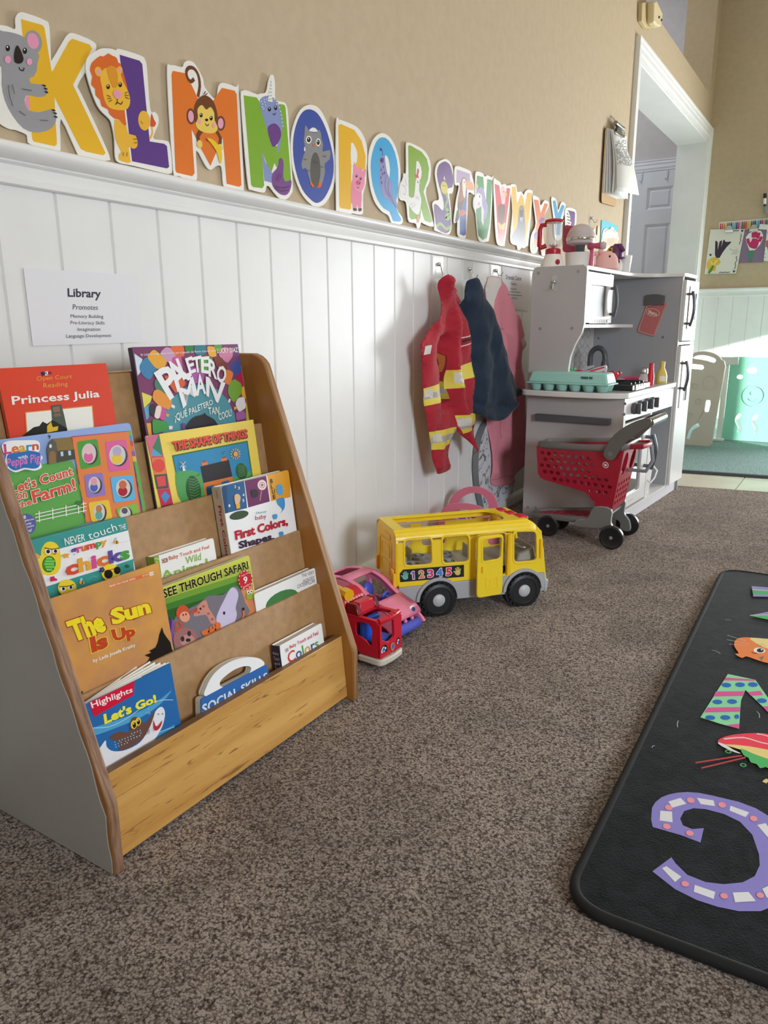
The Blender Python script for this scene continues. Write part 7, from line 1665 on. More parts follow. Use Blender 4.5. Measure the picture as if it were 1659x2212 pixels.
mb.plate(DP_, eq, 0, 0.0012, yl, holes=[[(c_[0] + (q[0] - c_[0]) * 0.85, c_[1] + (q[1] - c_[1]) * 0.85) for q in eq]]); mb.plate(DP_, ell(c_[0], c_[1] + 0.003, 0.008, 0.007), 0, 0.0012, yl); mb.plate(DP_, ell(c_[0], c_[1] - 0.008, 0.011, 0.004), 0, 0.0012, yl); mb.build('embossed_badge', bdr)
mb = MB(); mb.plate(DP_, rounded(DP_.P('U', '1060,610 1070,609 1070,655 1060,657'), 0.002), 0, 0.004, yl2); mb.build('door_handle', bdr)
mb = MB(); mb.tube([bw(hg + 0.006, 0.005, 0.088), bw(hg + 0.006, 0.005, 0.19)], 0.0055, yl2, 10); mb.build('hinge', bus)
for g0, g1 in (('425,660 450,660 450,780 425,788', 0.006), ('1478,410 1498,408 1496,545 1476,548', 0.005)):
    mb = MB(); mb.plate(BS, rounded(BS.P('U', g0), 0.003), 0, g1, yl2); mb.build('corner_strip', bus, bevel=0.0015)
# sticker
mb = MB(); mb.plate(BS, BS.P('U', '500,632 936,597 936,682 478,722 476,660'), 0.0, 0.0006, mat('#17171a', 0.4)); a = Art(mb, BS, None, 0.0007, 0.0001, 0.4)
for q, c in (('552,655 566,640 582,639 586,702 566,704 562,662 553,666', '#efe9e6'), ('556,656 568,644 579,643 582,697 570,699 567,657 558,661', '#8a4ab0')): a.p('U', q, c)
for ch, b, t, c in (('2', '616,692 650,688', '614,640 648,637', '#e2803a'), ('3', '680,686 714,682', '678,634 712,631', '#c83a86'), ('4', '742,680 780,676', '740,626 778,623', '#3a7ad0'), ('5', '810,674 844,670', '808,622 842,619', '#dc3048')): a.t('U', ch, b, t, c, 0.022 if ch == '1' else 0.04, out='#efe9e6', ob=0.06 if ch == '1' else 0.085)
def hand_(a, v, cx, cy, sc, c, out):
    for k_, col in ((1.25, out), (1.0, c)):
        a.e(v, cx, cy, 17 * sc * (1 + (k_ - 1) * 0.6), 15 * sc * (1 + (k_ - 1) * 0.6), col)
        for dx, dy, ex_, ey_ in ((-9, -8, -15, -34), (-2, -10, -3, -42), (6, -9, 8, -40), (13, -6, 20, -30), (-14, 0, -30, -12)): a.l(v, f'{cx + dx * sc},{cy + dy * sc} {cx + ex_ * sc},{cy + ey_ * sc}', 0.0022 * sc * k_, col)
hand_(a, 'U', 514, 684, 1.0, '#5ab4a4', '#e6e6e2'); hand_(a, 'U', 888, 652, 1.0, '#d8c65a', '#efe6c0')
for q in ('540,652 930,622', '545,690 930,655'): a.l('U', q, 0.0004, '#4a4a50')
mb.build('number_sticker', bus)
# wheels and arches
def bus_wheel(s, sd):
    n = 0.006 if sd > 0 else -WD - 0.006; c0 = bw(s, n - sd * 0.028, 0.042); ax = Bn * sd; mb = MB()
    mb.lathe(c0, ax, [(0.03, 0), (0.040, 0.001), (0.042, 0.004), (0.042, 0.024), (0.040, 0.029), (0.033, 0.031), (0.031, 0.029), (0.017, 0.029)], blk, 40)
    for k_ in range(20):
        t = k_ * math.pi / 10; d = Bh * math.cos(t) + Z * math.sin(t); e_ = -Bh * math.sin(t) + Z * math.cos(t); mb.box(c0 + ax * 0.016 + d * 0.0415, (0.003, 0.006, 0.024), blk, (d, e_, ax))
    wl = mb.build('wheel', bus); mb = MB(); mb.lathe(c0 + ax * 0.027, ax, [(0.0155, 0), (0.0155, 0.004), (0.012, 0.007), (0.004, 0.0085)], mat('#b4b5b7', 0.4), 22); mb.build('hub', wl)
    if sd > 0:
        mb = MB(); aa = [i * math.pi / 16 for i in range(17)]
        mb.plate(BS, [(s + 0.056 * math.cos(t), 0.042 + 0.056 * math.sin(t)) for t in aa] + [(s + 0.048 * math.cos(t), 0.042 + 0.048 * math.sin(t)) for t in aa[::-1]], -0.01, 0.006, bgr); mb.build('wheel_arch', bus, bevel=0.0012)
        mb = MB(); mb.plate(BS, [(s + 0.049 * math.cos(i * math.pi / 12), 0.042 + 0.049 * math.sin(i * math.pi / 12)) for i in range(24)], -0.02, 0.0006, mat('#141416', 0.8)); mb.build('wheel_well', bus)
for s in (0.0, 0.2254):
    for sd in (1, -1): bus_wheel(s, sd)
mb = MB(); mb.hexa([bw(0.284, -WD - 0.002, 0.026), bw(0.300, -WD + 0.01, 0.026), bw(0.300, -0.012, 0.026), bw(0.284, 0.004, 0.026)], [bw(0.284, -WD - 0.002, 0.07), bw(0.304, -WD + 0.01, 0.055), bw(0.304, -0.012, 0.055), bw(0.284, 0.004, 0.07)], bgr); mb.build('bumper', bus, bevel=0.005)

# ================================================================ red toy fire truck
TO = Vector((0.358, 1.152, 0)); Tf = Vector((0.9983, -0.0587, 0)); Tl = Vector((0.0587, 0.9983, 0))
def tw(a_, l, z): return TO + Tf * a_ + Tl * l + Z * z
tr = thing('toy_fire_truck', 'small red toy fire truck with a smiling face peeking out beside the bookcase', 'toy truck', tw(-0.07, 0.036, 0))
tred = mat('#c41a30', 0.3)
TS = Pl(tw(0, 0, 0), Tf, Z); TFp = Pl(tw(0, 0, 0), Tl, Z)
TW = 0.076
tb_ = rounded([(-0.15, 0.026), (0.0, 0.026), (0.001, 0.05), (-0.002, 0.095), (-0.006, 0.104), (-0.15, 0.106)], 0.006)
tw1 = rounded(TS.P('R', '450,1300 435,1060 560,1045 690,1085 760,1160 775,1230 765,1520 720,1520 640,1420 540,1345'), 0.003)
for nm, n0, n1 in (('a', -0.004, 0.0), ('b', -TW, -TW + 0.004)):
    mb = MB(); mb.plate(TS, tb_, n0, n1, tred, holes=[tw1]); mb.build('side_wall', tr, bevel=0.0015)
wf = rounded(TFp.P('R', '945,1100 1185,985 1200,1290 1190,1350 1090,1440 955,1410'), 0.003)
mb = MB(); mb.plate(TFp, rounded([(0, 0.026), (TW, 0.026), (TW, 0.1), (0, 0.1)], 0.004), -0.004, 0.002, tred, holes=[wf]); fw = mb.build('front_wall', tr, bevel=0.002)
mb = MB(); a = Art(mb, TFp, None, 0.0023, 0.0001, 0.35)
a.p('R', '925,1665 940,1570 990,1500 1040,1500 1058,1560 1050,1630 990,1640', BK, 3); a.p('R', '935,1660 950,1580 985,1530 1010,1560 1000,1630', '#f1f1f1', 3); a.p('R', '955,1640 965,1580 990,1545 1030,1560 1020,1620 985,1645', '#2f64a8', 3); a.e('R', 1018, 1560, 15, 20, '#f5f5f5'); a.e('R', 990, 1620, 10, 14, '#f5f5f5')
a.p('R', '1240,1490 1250,1400 1275,1345 1295,1360 1298,1440 1280,1470', BK, 3); a.p('R', '1245,1480 1258,1400 1275,1380 1280,1450', '#f1f1f1', 3); a.e('R', 1272, 1440, 13, 34, '#2f64a8'); a.e('R', 1280, 1400, 8, 14, '#f5f5f5')
a.e('R', 1158, 1525, 42, 80, '#d8862f', 4, 24); a.e('R', 1164, 1522, 30, 58, '#2f6fb4', 4, 24); a.l('R', '1100,1690 1140,1690 1190,1640 1222,1560', 0.0016, '#2a0f14', 3); a.l('R', '1128,1675 1150,1705', 0.0014, '#2a0f14')
mb.build('face_decal', fw)
mb = MB(); RTt = Pl(tw(-0.15, 0, 0.106), Tf, Tl)
mb.plate(RTt, rounded([(0, 0), (0.146, 0), (0.146, TW), (0, TW)], 0.008), -0.006, 0.0, tred, holes=[rounded([(0.092, 0.010), (0.136, 0.008), (0.136, TW - 0.010), (0.092, TW - 0.010)], 0.006)]); mb.build('roof', tr, bevel=0.0025)
mb = MB(); mb.tube([tw(-0.004, 0.004, 0.104), tw(0.001, 0.02, 0.106), tw(0.001, TW - 0.02, 0.106), tw(-0.004, TW - 0.004, 0.104)], 0.0065, tred, 10)
for l in (0.028, 0.038, 0.048): mb.ball(tw(0.002, l, 0.111), (0.006, 0.003, 0.003), tred, 8, 6)
mb.build('visor', tr)
mb = MB(); mb.hexa([tw(-0.085, 0.012, 0.106), tw(-0.055, 0.012, 0.106), tw(-0.055, TW - 0.012, 0.106), tw(-0.085, TW - 0.012, 0.106)], [tw(-0.08, 0.016, 0.128), tw(-0.06, 0.016, 0.128), tw(-0.06, TW - 0.016, 0.128), tw(-0.08, TW - 0.016, 0.128)], tred); mb.build('light_bar', tr, bevel=0.002)
for l0, l1 in ((0.0, 0.016), (TW - 0.016, TW)):
    mb = MB(); mb.hexa([tw(-0.088, l0, 0.106), tw(-0.052, l0, 0.106), tw(-0.052, l1, 0.106), tw(-0.088, l1, 0.106)], [tw(-0.08, l0 + 0.004, 0.128), tw(-0.062, l0 + 0.004, 0.128), tw(-0.062, l1 - 0.003, 0.128), tw(-0.08, l1 - 0.003, 0.128)], mat('#8a1420', 0.1, trans=0.3)); mb.build('beacon', tr, bevel=0.002)
mb = MB(); mb.lathe(tw(-0.118, 0.002, 0.113), Tl, [(0.02, 0)] + [(0.026 + (0.003 if i % 2 else 0), 0.004 + i * 0.0048) for i in range(14)] + [(0.02, 0.074)], tred, 24); mb.build('hose_reel', tr, smooth=25)
mb = MB(); mb.tube([tw(-0.142, 0.03, 0.142), tw(-0.105, 0.02, 0.140)], 0.0095, mat('#e6b41e', 0.35), 14); mb.tube([tw(-0.104, 0.02, 0.140), tw(-0.088, 0.016, 0.139)], 0.013, mat('#e6b41e', 0.35), 8); mb.build('hose_nozzle', tr)
bl1, bl2 = mat('#2558c8', 0.35), mat('#36467f', 0.45)
mb = MB(); mb.plate(Pl(tw(-0.15, 0, 0.045), Tf, Tl), [(0.006, 0.005), (0.144, 0.005), (0.144, TW - 0.005), (0.006, TW - 0.005)], -0.004, 0, bl2); mb.build('cab_floor', tr)
mb = MB(); mb.box(tw(-0.052, TW / 2, 0.07), (0.012, TW - 0.02, 0.05), bl1, (Tf, Tl, Z)); mb.box(tw(-0.03, TW / 2, 0.05), (0.035, TW - 0.02, 0.008), bl1, (Tf, Tl, Z)); mb.build('cab_seat', tr, bevel=0.003)
mb = MB(); gm = mat('#c9c2b4', 0.45); mb.plate(Pl(tw(-0.15, 0, 0.008), Tf, Tl), rounded([(0.09, -0.003), (0.156, -0.003), (0.160, TW / 2), (0.156, TW + 0.003), (0.09, TW + 0.003)], 0.012), 0.002, 0.016, gm); mb.build('bumper', tr, bevel=0.003)
mb = MB(); mb.plate(TFp, ell(0.022, 0.017, 0.005, 0.005), 0.006, 0.0085, gm); mb.build('bumper_lamp', tr)
for aa in (-0.045, -0.13):
    for l in (-0.002, TW - 0.012):
        mb = MB(); mb.lathe(tw(aa - 0.022, l, 0.0185), Tl, [(0.014, 0), (0.0185, 0.002), (0.0185, 0.012), (0.014, 0.014)], blk, 24); mb.build('wheel', tr)

# ================================================================ pink toy car
PO = Vector((0.303, 1.286, 0)); Pf = Vector((0.985, -0.10, 0)).normalized(); Pq = Vector((-Pf.y, Pf.x, 0)); PWd = 0.10
def pw_(a_, l, z): return PO + Pf * a_ + Pq * l + Z * z
pcar = thing('toy_car', 'pink toy convertible car between the red truck and the yellow bus', 'toy car', pw_(-0.12, 0.06, 0))
ppk = mat('#ee86a4', 0.32)
PS = Pl(pw_(0, 0, 0), Pf, Z)
prf = sm([(-0.245, 0.02), (-0.25, 0.05), (-0.235, 0.09), (-0.19, 0.110), (-0.14, 0.114), (-0.10, 0.105), (-0.06, 0.080), (-0.035, 0.068), (-0.008, 0.058), (0.006, 0.042), (0.004, 0.018)], 3)
h1_ = rounded([(-0.135, 0.058), (-0.065, 0.055), (-0.095, 0.090), (-0.135, 0.100)], 0.008); h2_ = rounded([(-0.225, 0.060), (-0.148, 0.058), (-0.148, 0.102), (-0.19, 0.099), (-0.215, 0.087)], 0.010)
for n0, n1 in ((-0.008, 0.0), (-PWd, -PWd + 0.008)):
    mb = MB(); mb.plate(PS, prf, n0, n1, ppk, holes=[h1_, h2_]); mb.build('side_wall', pcar, bevel=0.003)
def ptop(a0, z0, a1, z1, l0, l1, nm):
    mb = MB(); n = 6; P3 = [q for q in prf if min(a0, a1) - 1e-6 <= q[0] <= max(a0, a1) + 1e-6 and q[1] > (0.018 if nm == 'bonnet' else 0.038)]
    P3 = P3 if nm == 'bonnet' else sorted(P3); vs = [pw_(q[0], l, q[1]) for q in P3 for l in (l0, l1)]
    mb.add(vs, [(2 * i, 2 * i + 1, 2 * i + 3, 2 * i + 2) for i in range(len(P3) - 1)], ppk); return mb.build(nm, pcar, solid=0.004)
ptop(-0.052, 0, 0.01, 0, 0.0, PWd, 'bonnet'); ptop(-0.25, 0, -0.205, 0, 0.0, PWd, 'tail'); ptop(-0.165, 0, -0.125, 0, 0.0, PWd, 'roof_bar')
for l0, l1 in ((0.0, 0.014), (PWd - 0.014, PWd)): ptop(-0.25, 0, 0.0, 0, l0, l1, 'roof_rail')
mb = MB(); mb.plate(Pl(pw_(0, 0, 0.028), Pf, Pq), [(-0.24, 0.006), (0.0, 0.006), (0.0, PWd - 0.006), (-0.24, PWd - 0.006)], -0.006, 0, mat('#3c4a9c', 0.4)); mb.build('car_floor', pcar)
mb = MB(); mb.lathe(pw_(0.006, 0.004, 0.020), Pq, [(0.008, 0), (0.0125, 0.006), (0.0125, PWd - 0.014), (0.008, PWd - 0.008)], mat('#5560c8', 0.35), 16); mb.build('front_bumper', pcar)
bs_ = mat('#4a58c0', 0.35)
for l in (0.028, 0.072):
    mb = MB(); mb.ball(pw_(-0.128, l, 0.068), (0.012, 0.020, 0.026), bs_, 16, 10, (Pf, Pq, Z)); mb.lathe(pw_(-0.105, l, 0.038), Z, [(0.022, 0), (0.022, 0.01), (0.012, 0.012)], bs_, 18); mb.build('car_seat', pcar)
mb = MB(); mb.tube([pw_(-0.072 + 0.011 * math.cos(t) * 0.4, 0.07 + 0.013 * math.sin(t), 0.070 + 0.012 * math.cos(t)) for t in [i * math.pi / 8 for i in range(16)]], 0.003, bs_, 8, closed=True); mb.ball(pw_(-0.066, 0.07, 0.068), 0.008, bs_, 10, 8); mb.build('steering_wheel', pcar)
for l in (0.022, PWd - 0.022):
    mb = MB(); mb.ball(pw_(-0.002, l, 0.051), (0.006, 0.011, 0.011), mat('#f3f0ee', 0.3), 14, 8, (Pf, Pq, Z)); mb.ball(pw_(0.002, l, 0.051), (0.0045, 0.0075, 0.0085), mat('#1f3f6a', 0.2), 12, 8, (Pf, Pq, Z)); mb.build('headlight', pcar)
for l in (0.045, 0.07):
    mb = MB(); mb.ball(pw_(0.005, l, 0.036), 0.005, ppk, 10, 6); mb.build('button', pcar)
for aa in (-0.05, -0.195):
    for l in (-0.002, PWd - 0.014):
        mb = MB(); mb.lathe(pw_(aa, l, 0.024), Pq, [(0.018, 0), (0.024, 0.003), (0.024, 0.013), (0.018, 0.016)], mat('#5560c8', 0.35), 24); mb.build('wheel', pcar)

# ================================================================ pink basket with heart holes behind the bus
bm_ = Vector((math.cos(math.radians(-78)), math.sin(math.radians(-78)), 0)); bd_ = Vector((-bm_.y, bm_.x, 0))
BK0 = Vector((0.112, 2.09, 0)); BBp = Pl(BK0, bd_, Z); BFp = Pl(BK0 + bm_ * 0.125, bd_, Z)
bsk = thing('toy_basket', 'pink toy basket with two looped handles and heart holes behind the yellow bus', 'basket', BK0 + bm_ * 0.06)
bpk = mat('#d9748c', 0.5, k=1.0)
def heart(cx, cy, r):
    return [(cx + r * 0.062 * 16 * math.sin(t) ** 3, cy + r * 0.062 * (13 * math.cos(t) - 5 * math.cos(2 * t) - 2 * math.cos(3 * t) - math.cos(4 * t))) for t in [i * 2 * math.pi / 20 for i in range(20)]]
bo = BBp.P('B2', '405,410 440,310 500,230 580,165 680,115 780,92 870,88 960,97 1060,130 1150,185 1215,245 1255,320 1280,400 1305,545'); bi = sm(BBp.P('B2', '590,400 610,340 670,275 760,225 850,205 950,215 1030,255 1095,330 1125,420 1118,500 1090,560 900,620 650,560'), 2)
xr = bo[-1][0] + 0.006; xl = bo[0][0] - 0.012
poly = bo + [(xr, 0.09), (xr - 0.012, 0.004), (xl + 0.012, 0.004), (xl, 0.09)]
hh_ = [heart(xl + 0.025 + i * 0.022, z, 0.008) for i in range(int((xr - xl - 0.04) / 0.022)) for z in (0.055, 0.075)]
mb = MB(); mb.plate(BBp, poly, -0.002, 0.001, bpk, holes=[bi] + hh_, mside=mat('#f0b8c4', 0.5)); mb.build('back_panel', bsk)
fo = BFp.P('B2', '245,640 262,560 300,490 365,435 440,405 540,388 640,384 740,390 860,412 970,448 1060,492 1130,550'); fi = sm(BFp.P('B2', '430,620 460,560 520,515 600,497 700,500 800,522 890,562 940,620 700,700'), 2)
xl2, xr2 = fo[0][0] - 0.004, fo[-1][0] + 0.004
poly = fo + [(xr2, 0.09), (xr2 - 0.012, 0.004), (xl2 + 0.012, 0.004), (xl2, 0.09)]
hh2 = [heart(xl2 + 0.022 + i * 0.018, z, 0.0065) for i in range(int((xr2 - xl2 - 0.03) / 0.018)) for z in (0.060, 0.042)]
mb = MB(); mb.plate(BFp, poly, -0.002, 0.001, bpk, holes=[fi] + hh2, mside=mat('#f0b8c4', 0.5)); mb.build('front_panel', bsk)
for x2, x1 in ((xl2 + 0.002, xl + 0.002), (xr2 - 0.002, xr - 0.002)):
    mb = MB(); mb.add([BFp.w((x2, 0.004)), BBp.w((x1, 0.004)), BBp.w((x1, 0.092)), BFp.w((x2, 0.092))], [(0, 1, 2, 3)], bpk); mb.build('end_panel', bsk, solid=0.003)
mb = MB(); mb.add([BFp.w((xl2, 0.006)), BFp.w((xr2, 0.006)), BBp.w((xr, 0.006)), BBp.w((xl, 0.006))], [(0, 1, 2, 3)], bpk); mb.build('bottom', bsk, solid=0.003)
mb = MB(); cc = BK0 + bm_ * 0.06 + Z * 0.075
for i in range(5): mb.tube([cc + bd_ * (0.005 + i * 0.008) + bm_ * -0.03 + Z * 0.01, cc + bd_ * (0.02 + i * 0.008) + bm_ * 0.02 + Z * 0.028], 0.0045, mat('#8a4fb0', 0.3), 8)
mb.build('purple_toy', label='purple ribbed toy lying in the pink basket', cat='toy')
mb = MB(); mb.ball(cc + bd_ * -0.02 + Z * 0.012, (0.016, 0.014, 0.011), mat('#7a4aa6', 0.35), 14, 10); mb.build('purple_toy', label='round purple toy lying in the pink basket', cat='toy')
# ================================================================ toddler gate beyond the tiles
def waves(pl, x, z0, z1, wd, amp):
    p = [(x + amp * math.sin(i / 14 * 2 * math.pi + 0.4), z0 + (z1 - z0) * i / 14) for i in range(15)]
    return stroke(p, wd)
tg = mat('#8fd9bf', 0.45, k=1.0); bg_ = mat('#c6c1b2', 0.5, k=1.0); gw = mat('#e6e6dc', 0.45, k=1.0)
gate = thing('toddler_gate', 'mint green and beige plastic toddler gate standing on the mat', 'toddler gate', (0.5, 4.75, 0.008))
G1 = Pl((0, 4.83, 0), X, Z)
mb = MB(); hol = [waves(G1, x, 0.06, 0.17, 0.020, 0.012) for x in (0.535, 0.625, 0.715, 0.805, 0.895)] + [ell(0.515, 0.385, 0.017, 0.014), ell(0.575, 0.425, 0.028, 0.02)]
mb.plate(G1, rounded([(0.452, 0.012), (1.05, 0.012), (1.05, 0.50), (0.455, 0.50)], 0.02), -0.028, 0.0, tg, holes=hol); gp_ = mb.build('green_panel', gate, bevel=0.003)
mb = MB(); mb.plate(G1, ell(0.60, 0.28, 0.062, 0.062), 0.0, 0.004, tg, holes=[ell(0.60, 0.28, 0.054, 0.054)]); mb.plate(G1, ell(0.59, 0.295, 0.008, 0.01), 0, 0.004, tg); mb.plate(G1, stroke([(0.575, 0.262), (0.59, 0.252), (0.61, 0.25), (0.628, 0.26)], 0.006), 0, 0.004, tg); mb.build('embossed_ring', gp_)
mb = MB(); mb.bb(0.425, 0.452, 4.80, 4.835, 0.01, 0.49, gw); mb.build('post', gate, bevel=0.004)
mb = MB(); mb.bb(0.395, 0.505, 4.775, 4.80, 0.455, 0.50, mat('#c3cdc6', 0.4)); mb.build('latch', gate, bevel=0.004)
mb = MB(); mb.bb(0.36, 0.47, 4.76, 4.80, 0.008, 0.024, mat('#d5d8d2', 0.4)); mb.build('foot', gate, bevel=0.004)
G2 = Pl((0, 4.53, 0), X, Z)
gb = G2.P('g', '205,815 240,795 300,786 350,790 400,803 445,828 470,860 500,915 440,1240 388,1545 372,1590 330,1616 150,1606'); xl_ = gb[-1][0]
gb = [(xl_ - 0.14, gb[-1][1])] [::-1] + gb[:0] + gb; gb = gb[1:] + [(xl_ - 0.14, gb[-1][1]), (xl_ - 0.14, 0.40), (xl_ - 0.10, 0.47)]
hol = [sm(G2.P('g', '225,838 260,822 310,818 370,830 415,850 418,872 395,885 340,868 280,856 235,850'), 2), rounded(G2.P('g', '190,890 312,903 320,930 300,945 190,935'), 0.008), rounded(G2.P('g', '330,1205 372,1200 376,1225 358,1305 320,1308 318,1285'), 0.008), stroke(sm(G2.P('g', '180,1535 192,1485 222,1440 275,1412'), 3, closed=False), 0.021)]
mb = MB(); mb.plate(G2, sm(gb, 2), -0.03, 0.0, bg_, holes=hol); bp_ = mb.build('beige_panel', gate, bevel=0.003)
for cx, cy, r in ((368, 1050, 66), (243, 1080, 25), (272, 1212, 27), (196, 1330, 26)):
    mb = MB(); k_ = VIEW['g'][2]; q = [G2.px((1440 + x / k_, 560 + y / k_)) for x, y in ell(cx, cy, r, r * 0.95)]; q2 = [G2.px((1440 + x / k_, 560 + y / k_)) for x, y in ell(cx, cy, r * 0.84, r * 0.8)]
    mb.plate(G2, q, 0.0, 0.004, bg_, holes=[q2]); mb.build('embossed_ring', bp_)

# ================================================================ children's art on the far wall
EW = Pl((0, 6.073, 0), X, Z)
mb = MB(); mb.plate(EW, EW.P('E', '688,372 1900,270 1900,470 670,552'), 0.0, 0.002, mat('#e9e6de', 0.6, k=1.0)); a = Art(mb, EW, None, 0.0022, 0.00015, 0.6, k=1.0)
cc_ = ['#b8202c', '#cf3a3c', '#dd7a3a', '#e2bd3c', '#23794a', '#2a5aa8', '#20346e', '#82c4c8', '#4aa0a8', '#2a2f6e', '#b83a72', '#d88ab0', '#1f6a3c', '#b8202c', '#c83a34', '#e0a03a', '#e6cf4a', '#2a8048', '#2458a0', '#1c2a58', '#6fb8c0', '#4a98a4', '#24306a', '#a8305c', '#d080a8', '#1f5a38', '#c82a34']
for i in range(32):
    x = 698 + i * 36.5; dy = -(x - 698) * 0.085; c = cc_[i % len(cc_)]
    a.p('E', f'{x + 4},{415 + dy} {x + 12},{390 + dy} {x + 20},{390 + dy} {x + 27},{415 + dy} {x + 20},{548 + dy} {x - 12},{552 + dy}', c)
mb.build('crayon_border', label='crayon-pattern border strip on the tan far wall', cat='border')
EA = Pl((0, 6.068, 0), X, Z)
def paper(label, q, c, paint, pl, grp='children\'s drawings clipped to the far wall'):
    mb = MB(); mb.plate(pl, pl.P('E', q), -0.0005, 0.0005, mat(c, 0.6, k=1.0)); a = Art(mb, pl, None, 0.0008, 0.00015, 0.6, k=1.0); paint(a); return mb.build('drawing', label=label, cat='drawing', group=grp)
def lav(a):
    for q in ('605,745 625,742 655,775 650,930 690,760 725,735 740,750 725,870 765,730 790,722 802,760 860,765 925,755 910,790 830,870 750,980 690,1085 620,1085 595,1020',): a.p('E', q, '#3a2f40')
    a.p('E', '500,1100 560,1075 610,1065 625,1090 670,1100 710,1170 660,1230 620,1240 610,1340 540,1350 470,1340 430,1260 450,1160', '#e2c04a', 2)
    a.p('E', '500,1120 560,1200 540,1230 490,1150', '#f0da7a'); a.p('E', '610,1130 560,1210 590,1230 680,1120', '#f0da7a')
    for q in ('565,1240 480,1400', '575,1250 510,1370', '555,1245 460,1385'): a.l('E', q, 0.009, '#5a8a3a')
    for x, y in ((510, 1022), (1145, 540), (980, 1352)): a.p('E', f'{x - 28},{y - 8} {x - 5},{y - 18} {x + 8},{y - 8} {x + 32},{y - 22} {x + 15},{y + 15} {x - 5},{y + 32}', '#3f3558', 2)
    for q in ('935,545 960,535 985,548 1010,538 1040,545 1080,538', '1130,600 1115,640 1130,660 1105,700 1120,740 1095,770 1090,815', '1045,1050 1020,1085 1040,1130 1000,1190 1015,1240 985,1310', '680,1385 720,1370 760,1385 800,1368 840,1380 900,1365'): a.l('E', q, 0.0045, '#4a4458', 2)
    for q in ('895,900 920,900 905,930 940,935', '950,935 1055,918', '950,970 1080,962', '925,1015 960,998 1050,1005'): a.l('E', q, 0.0025, '#8a8894')
paper('white paper with a dark handprint lavender and yellow bow on the far wall', '505,516 1195,508 1020,1396 390,1408', '#e7e5d8', lav, EA)
def tul(a):
    a.p('E', '1330,560 1440,535 1520,545 1560,620 1558,700 1500,820 1395,930 1290,938 1260,860 1215,740 1218,670 1270,600', '#efece6')
    a.p('E', '1330,740 1345,700 1400,695 1470,720 1480,760 1440,880 1380,905 1290,870 1255,800 1260,770 1300,775', '#c02a64', 2)
    for q in ('1365,575 1360,680', '1415,565 1408,680', '1480,580 1455,700', '1540,660 1480,760', '1250,700 1270,790'): a.l('E', q, 0.020, '#c02a64')
    a.p('E', '1330,935 1372,940 1350,1050 1330,1165 1280,1170 1290,1060 1225,990 1240,960 1310,985', '#3f8a64')
paper('purple paper with a pink handprint tulip on the far wall', '1180,520 1660,505 1570,1168 1085,1190', '#84708a', tul, Pl((0, 6.0695, 0), X, Z))
def thr(a):
    a.p('E', '1620,740 1700,725 1700,860 1610,870', '#a8773f'); a.p('E', '1640,870 1700,850 1700,930 1660,935', '#2f6f3c'); a.p('E', '1650,560 1700,555 1700,620 1655,625', '#e08a4a')
    for y in (930, 1000, 1075): a.l('E', f'1590,{y} 1610,{y - 2}', 0.004, '#55505a')
paper('white paper with brown and green paint at the right edge of the far wall', '1500,405 1900,440 1850,1190 1572,1140 1640,520 1470,512', '#eae8e4', thr, Pl((0, 6.066, 0), X, Z))
for g, lb in (('880,540', 'silver bulldog clip over the lavender drawing'), ('1375,520', 'silver bulldog clip over the purple paper')):
    c = EA.px(V('E', g)[0]); t = thing('bulldog_clip', lb, 'clip', EA.w(c, 0.004), 'bulldog clips on the far wall')
    mb = MB(); mb.plate(EA, [(c[0] - 0.03, c[1] - 0.012), (c[0] + 0.03, c[1] - 0.012), (c[0] + 0.026, c[1] + 0.006), (c[0] - 0.026, c[1] + 0.006)], 0.004, 0.012, chrome); mb.build('jaw', t, bevel=0.002)
    mb = MB(); mb.plate(EA, sm([(c[0] - 0.02, c[1] + 0.006), (c[0] + 0.02, c[1] + 0.006), (c[0] + 0.012, c[1] + 0.03), (c[0] - 0.012, c[1] + 0.03)], 2), 0.010, 0.016, mat('#a9aaa6', 0.25, 0.8)); mb.build('grip', t)
mh = thing('marker_holder', 'grey marker holder with a marker at the right edge of the far wall', 'marker holder', (0.44, 6.05, 1.425))
q = EW.P('E', '1600,40 1860,20 1860,230 1620,232'); mb = MB(); mb.plate(EW, rounded(q, 0.012), 0.0, 0.05, mat('#8d9494', 0.4)); mb.build('cup', mh, bevel=0.004)
mb = MB(); p0 = EW.w(EW.px(V('E', '1612,35')[0]), 0.06); p1 = EW.w(EW.px(V('E', '1620,-180')[0]), 0.06); mb.tube([p0, p0.lerp(p1, 0.55)], 0.009, mat('#e6e6e2', 0.4), 10); mb.tube([p0 + (p0 - p1).normalized() * 0.012, p0], 0.008, mat('#1c1c1e', 0.4), 10); mb.tube([p0.lerp(p1, 0.55), p1], 0.0105, mat('#1c1c1e', 0.4), 10); mb.build('marker', mh)

# ================================================================ black alphabet rug
rugm, nt_, b_, N_, L_ = nodes_mat('rug_black')
tc = N_('ShaderNodeTexCoord'); n_ = N_('ShaderNodeTexNoise'); n_.inputs['Scale'].default_value = 26; n_.inputs['Detail'].default_value = 6; n_.inputs['Distortion'].default_value = 1.2; L_(tc.outputs['Object'], n_.inputs['Vector'])
r_ = N_('ShaderNodeValToRGB'); r_.color_ramp.elements[0].color = (*rgb('#0d0e10', 1), 1); r_.color_ramp.elements[1].color = (*rgb('#1d2023', 1), 1); r_.color_ramp.elements[0].position = 0.35; r_.color_ramp.elements[1].position = 0.7
L_(n_.outputs['Fac'], r_.inputs[0]); L_(r_.outputs[0], b_.inputs['Base Color']); b_.inputs['Roughness'].default_value = 0.9; b_.inputs['Sheen Weight'].default_value = 0.1; b_.inputs['Specular IOR Level'].default_value = 0.2; b_.inputs['Sheen Roughness'].default_value = 0.4
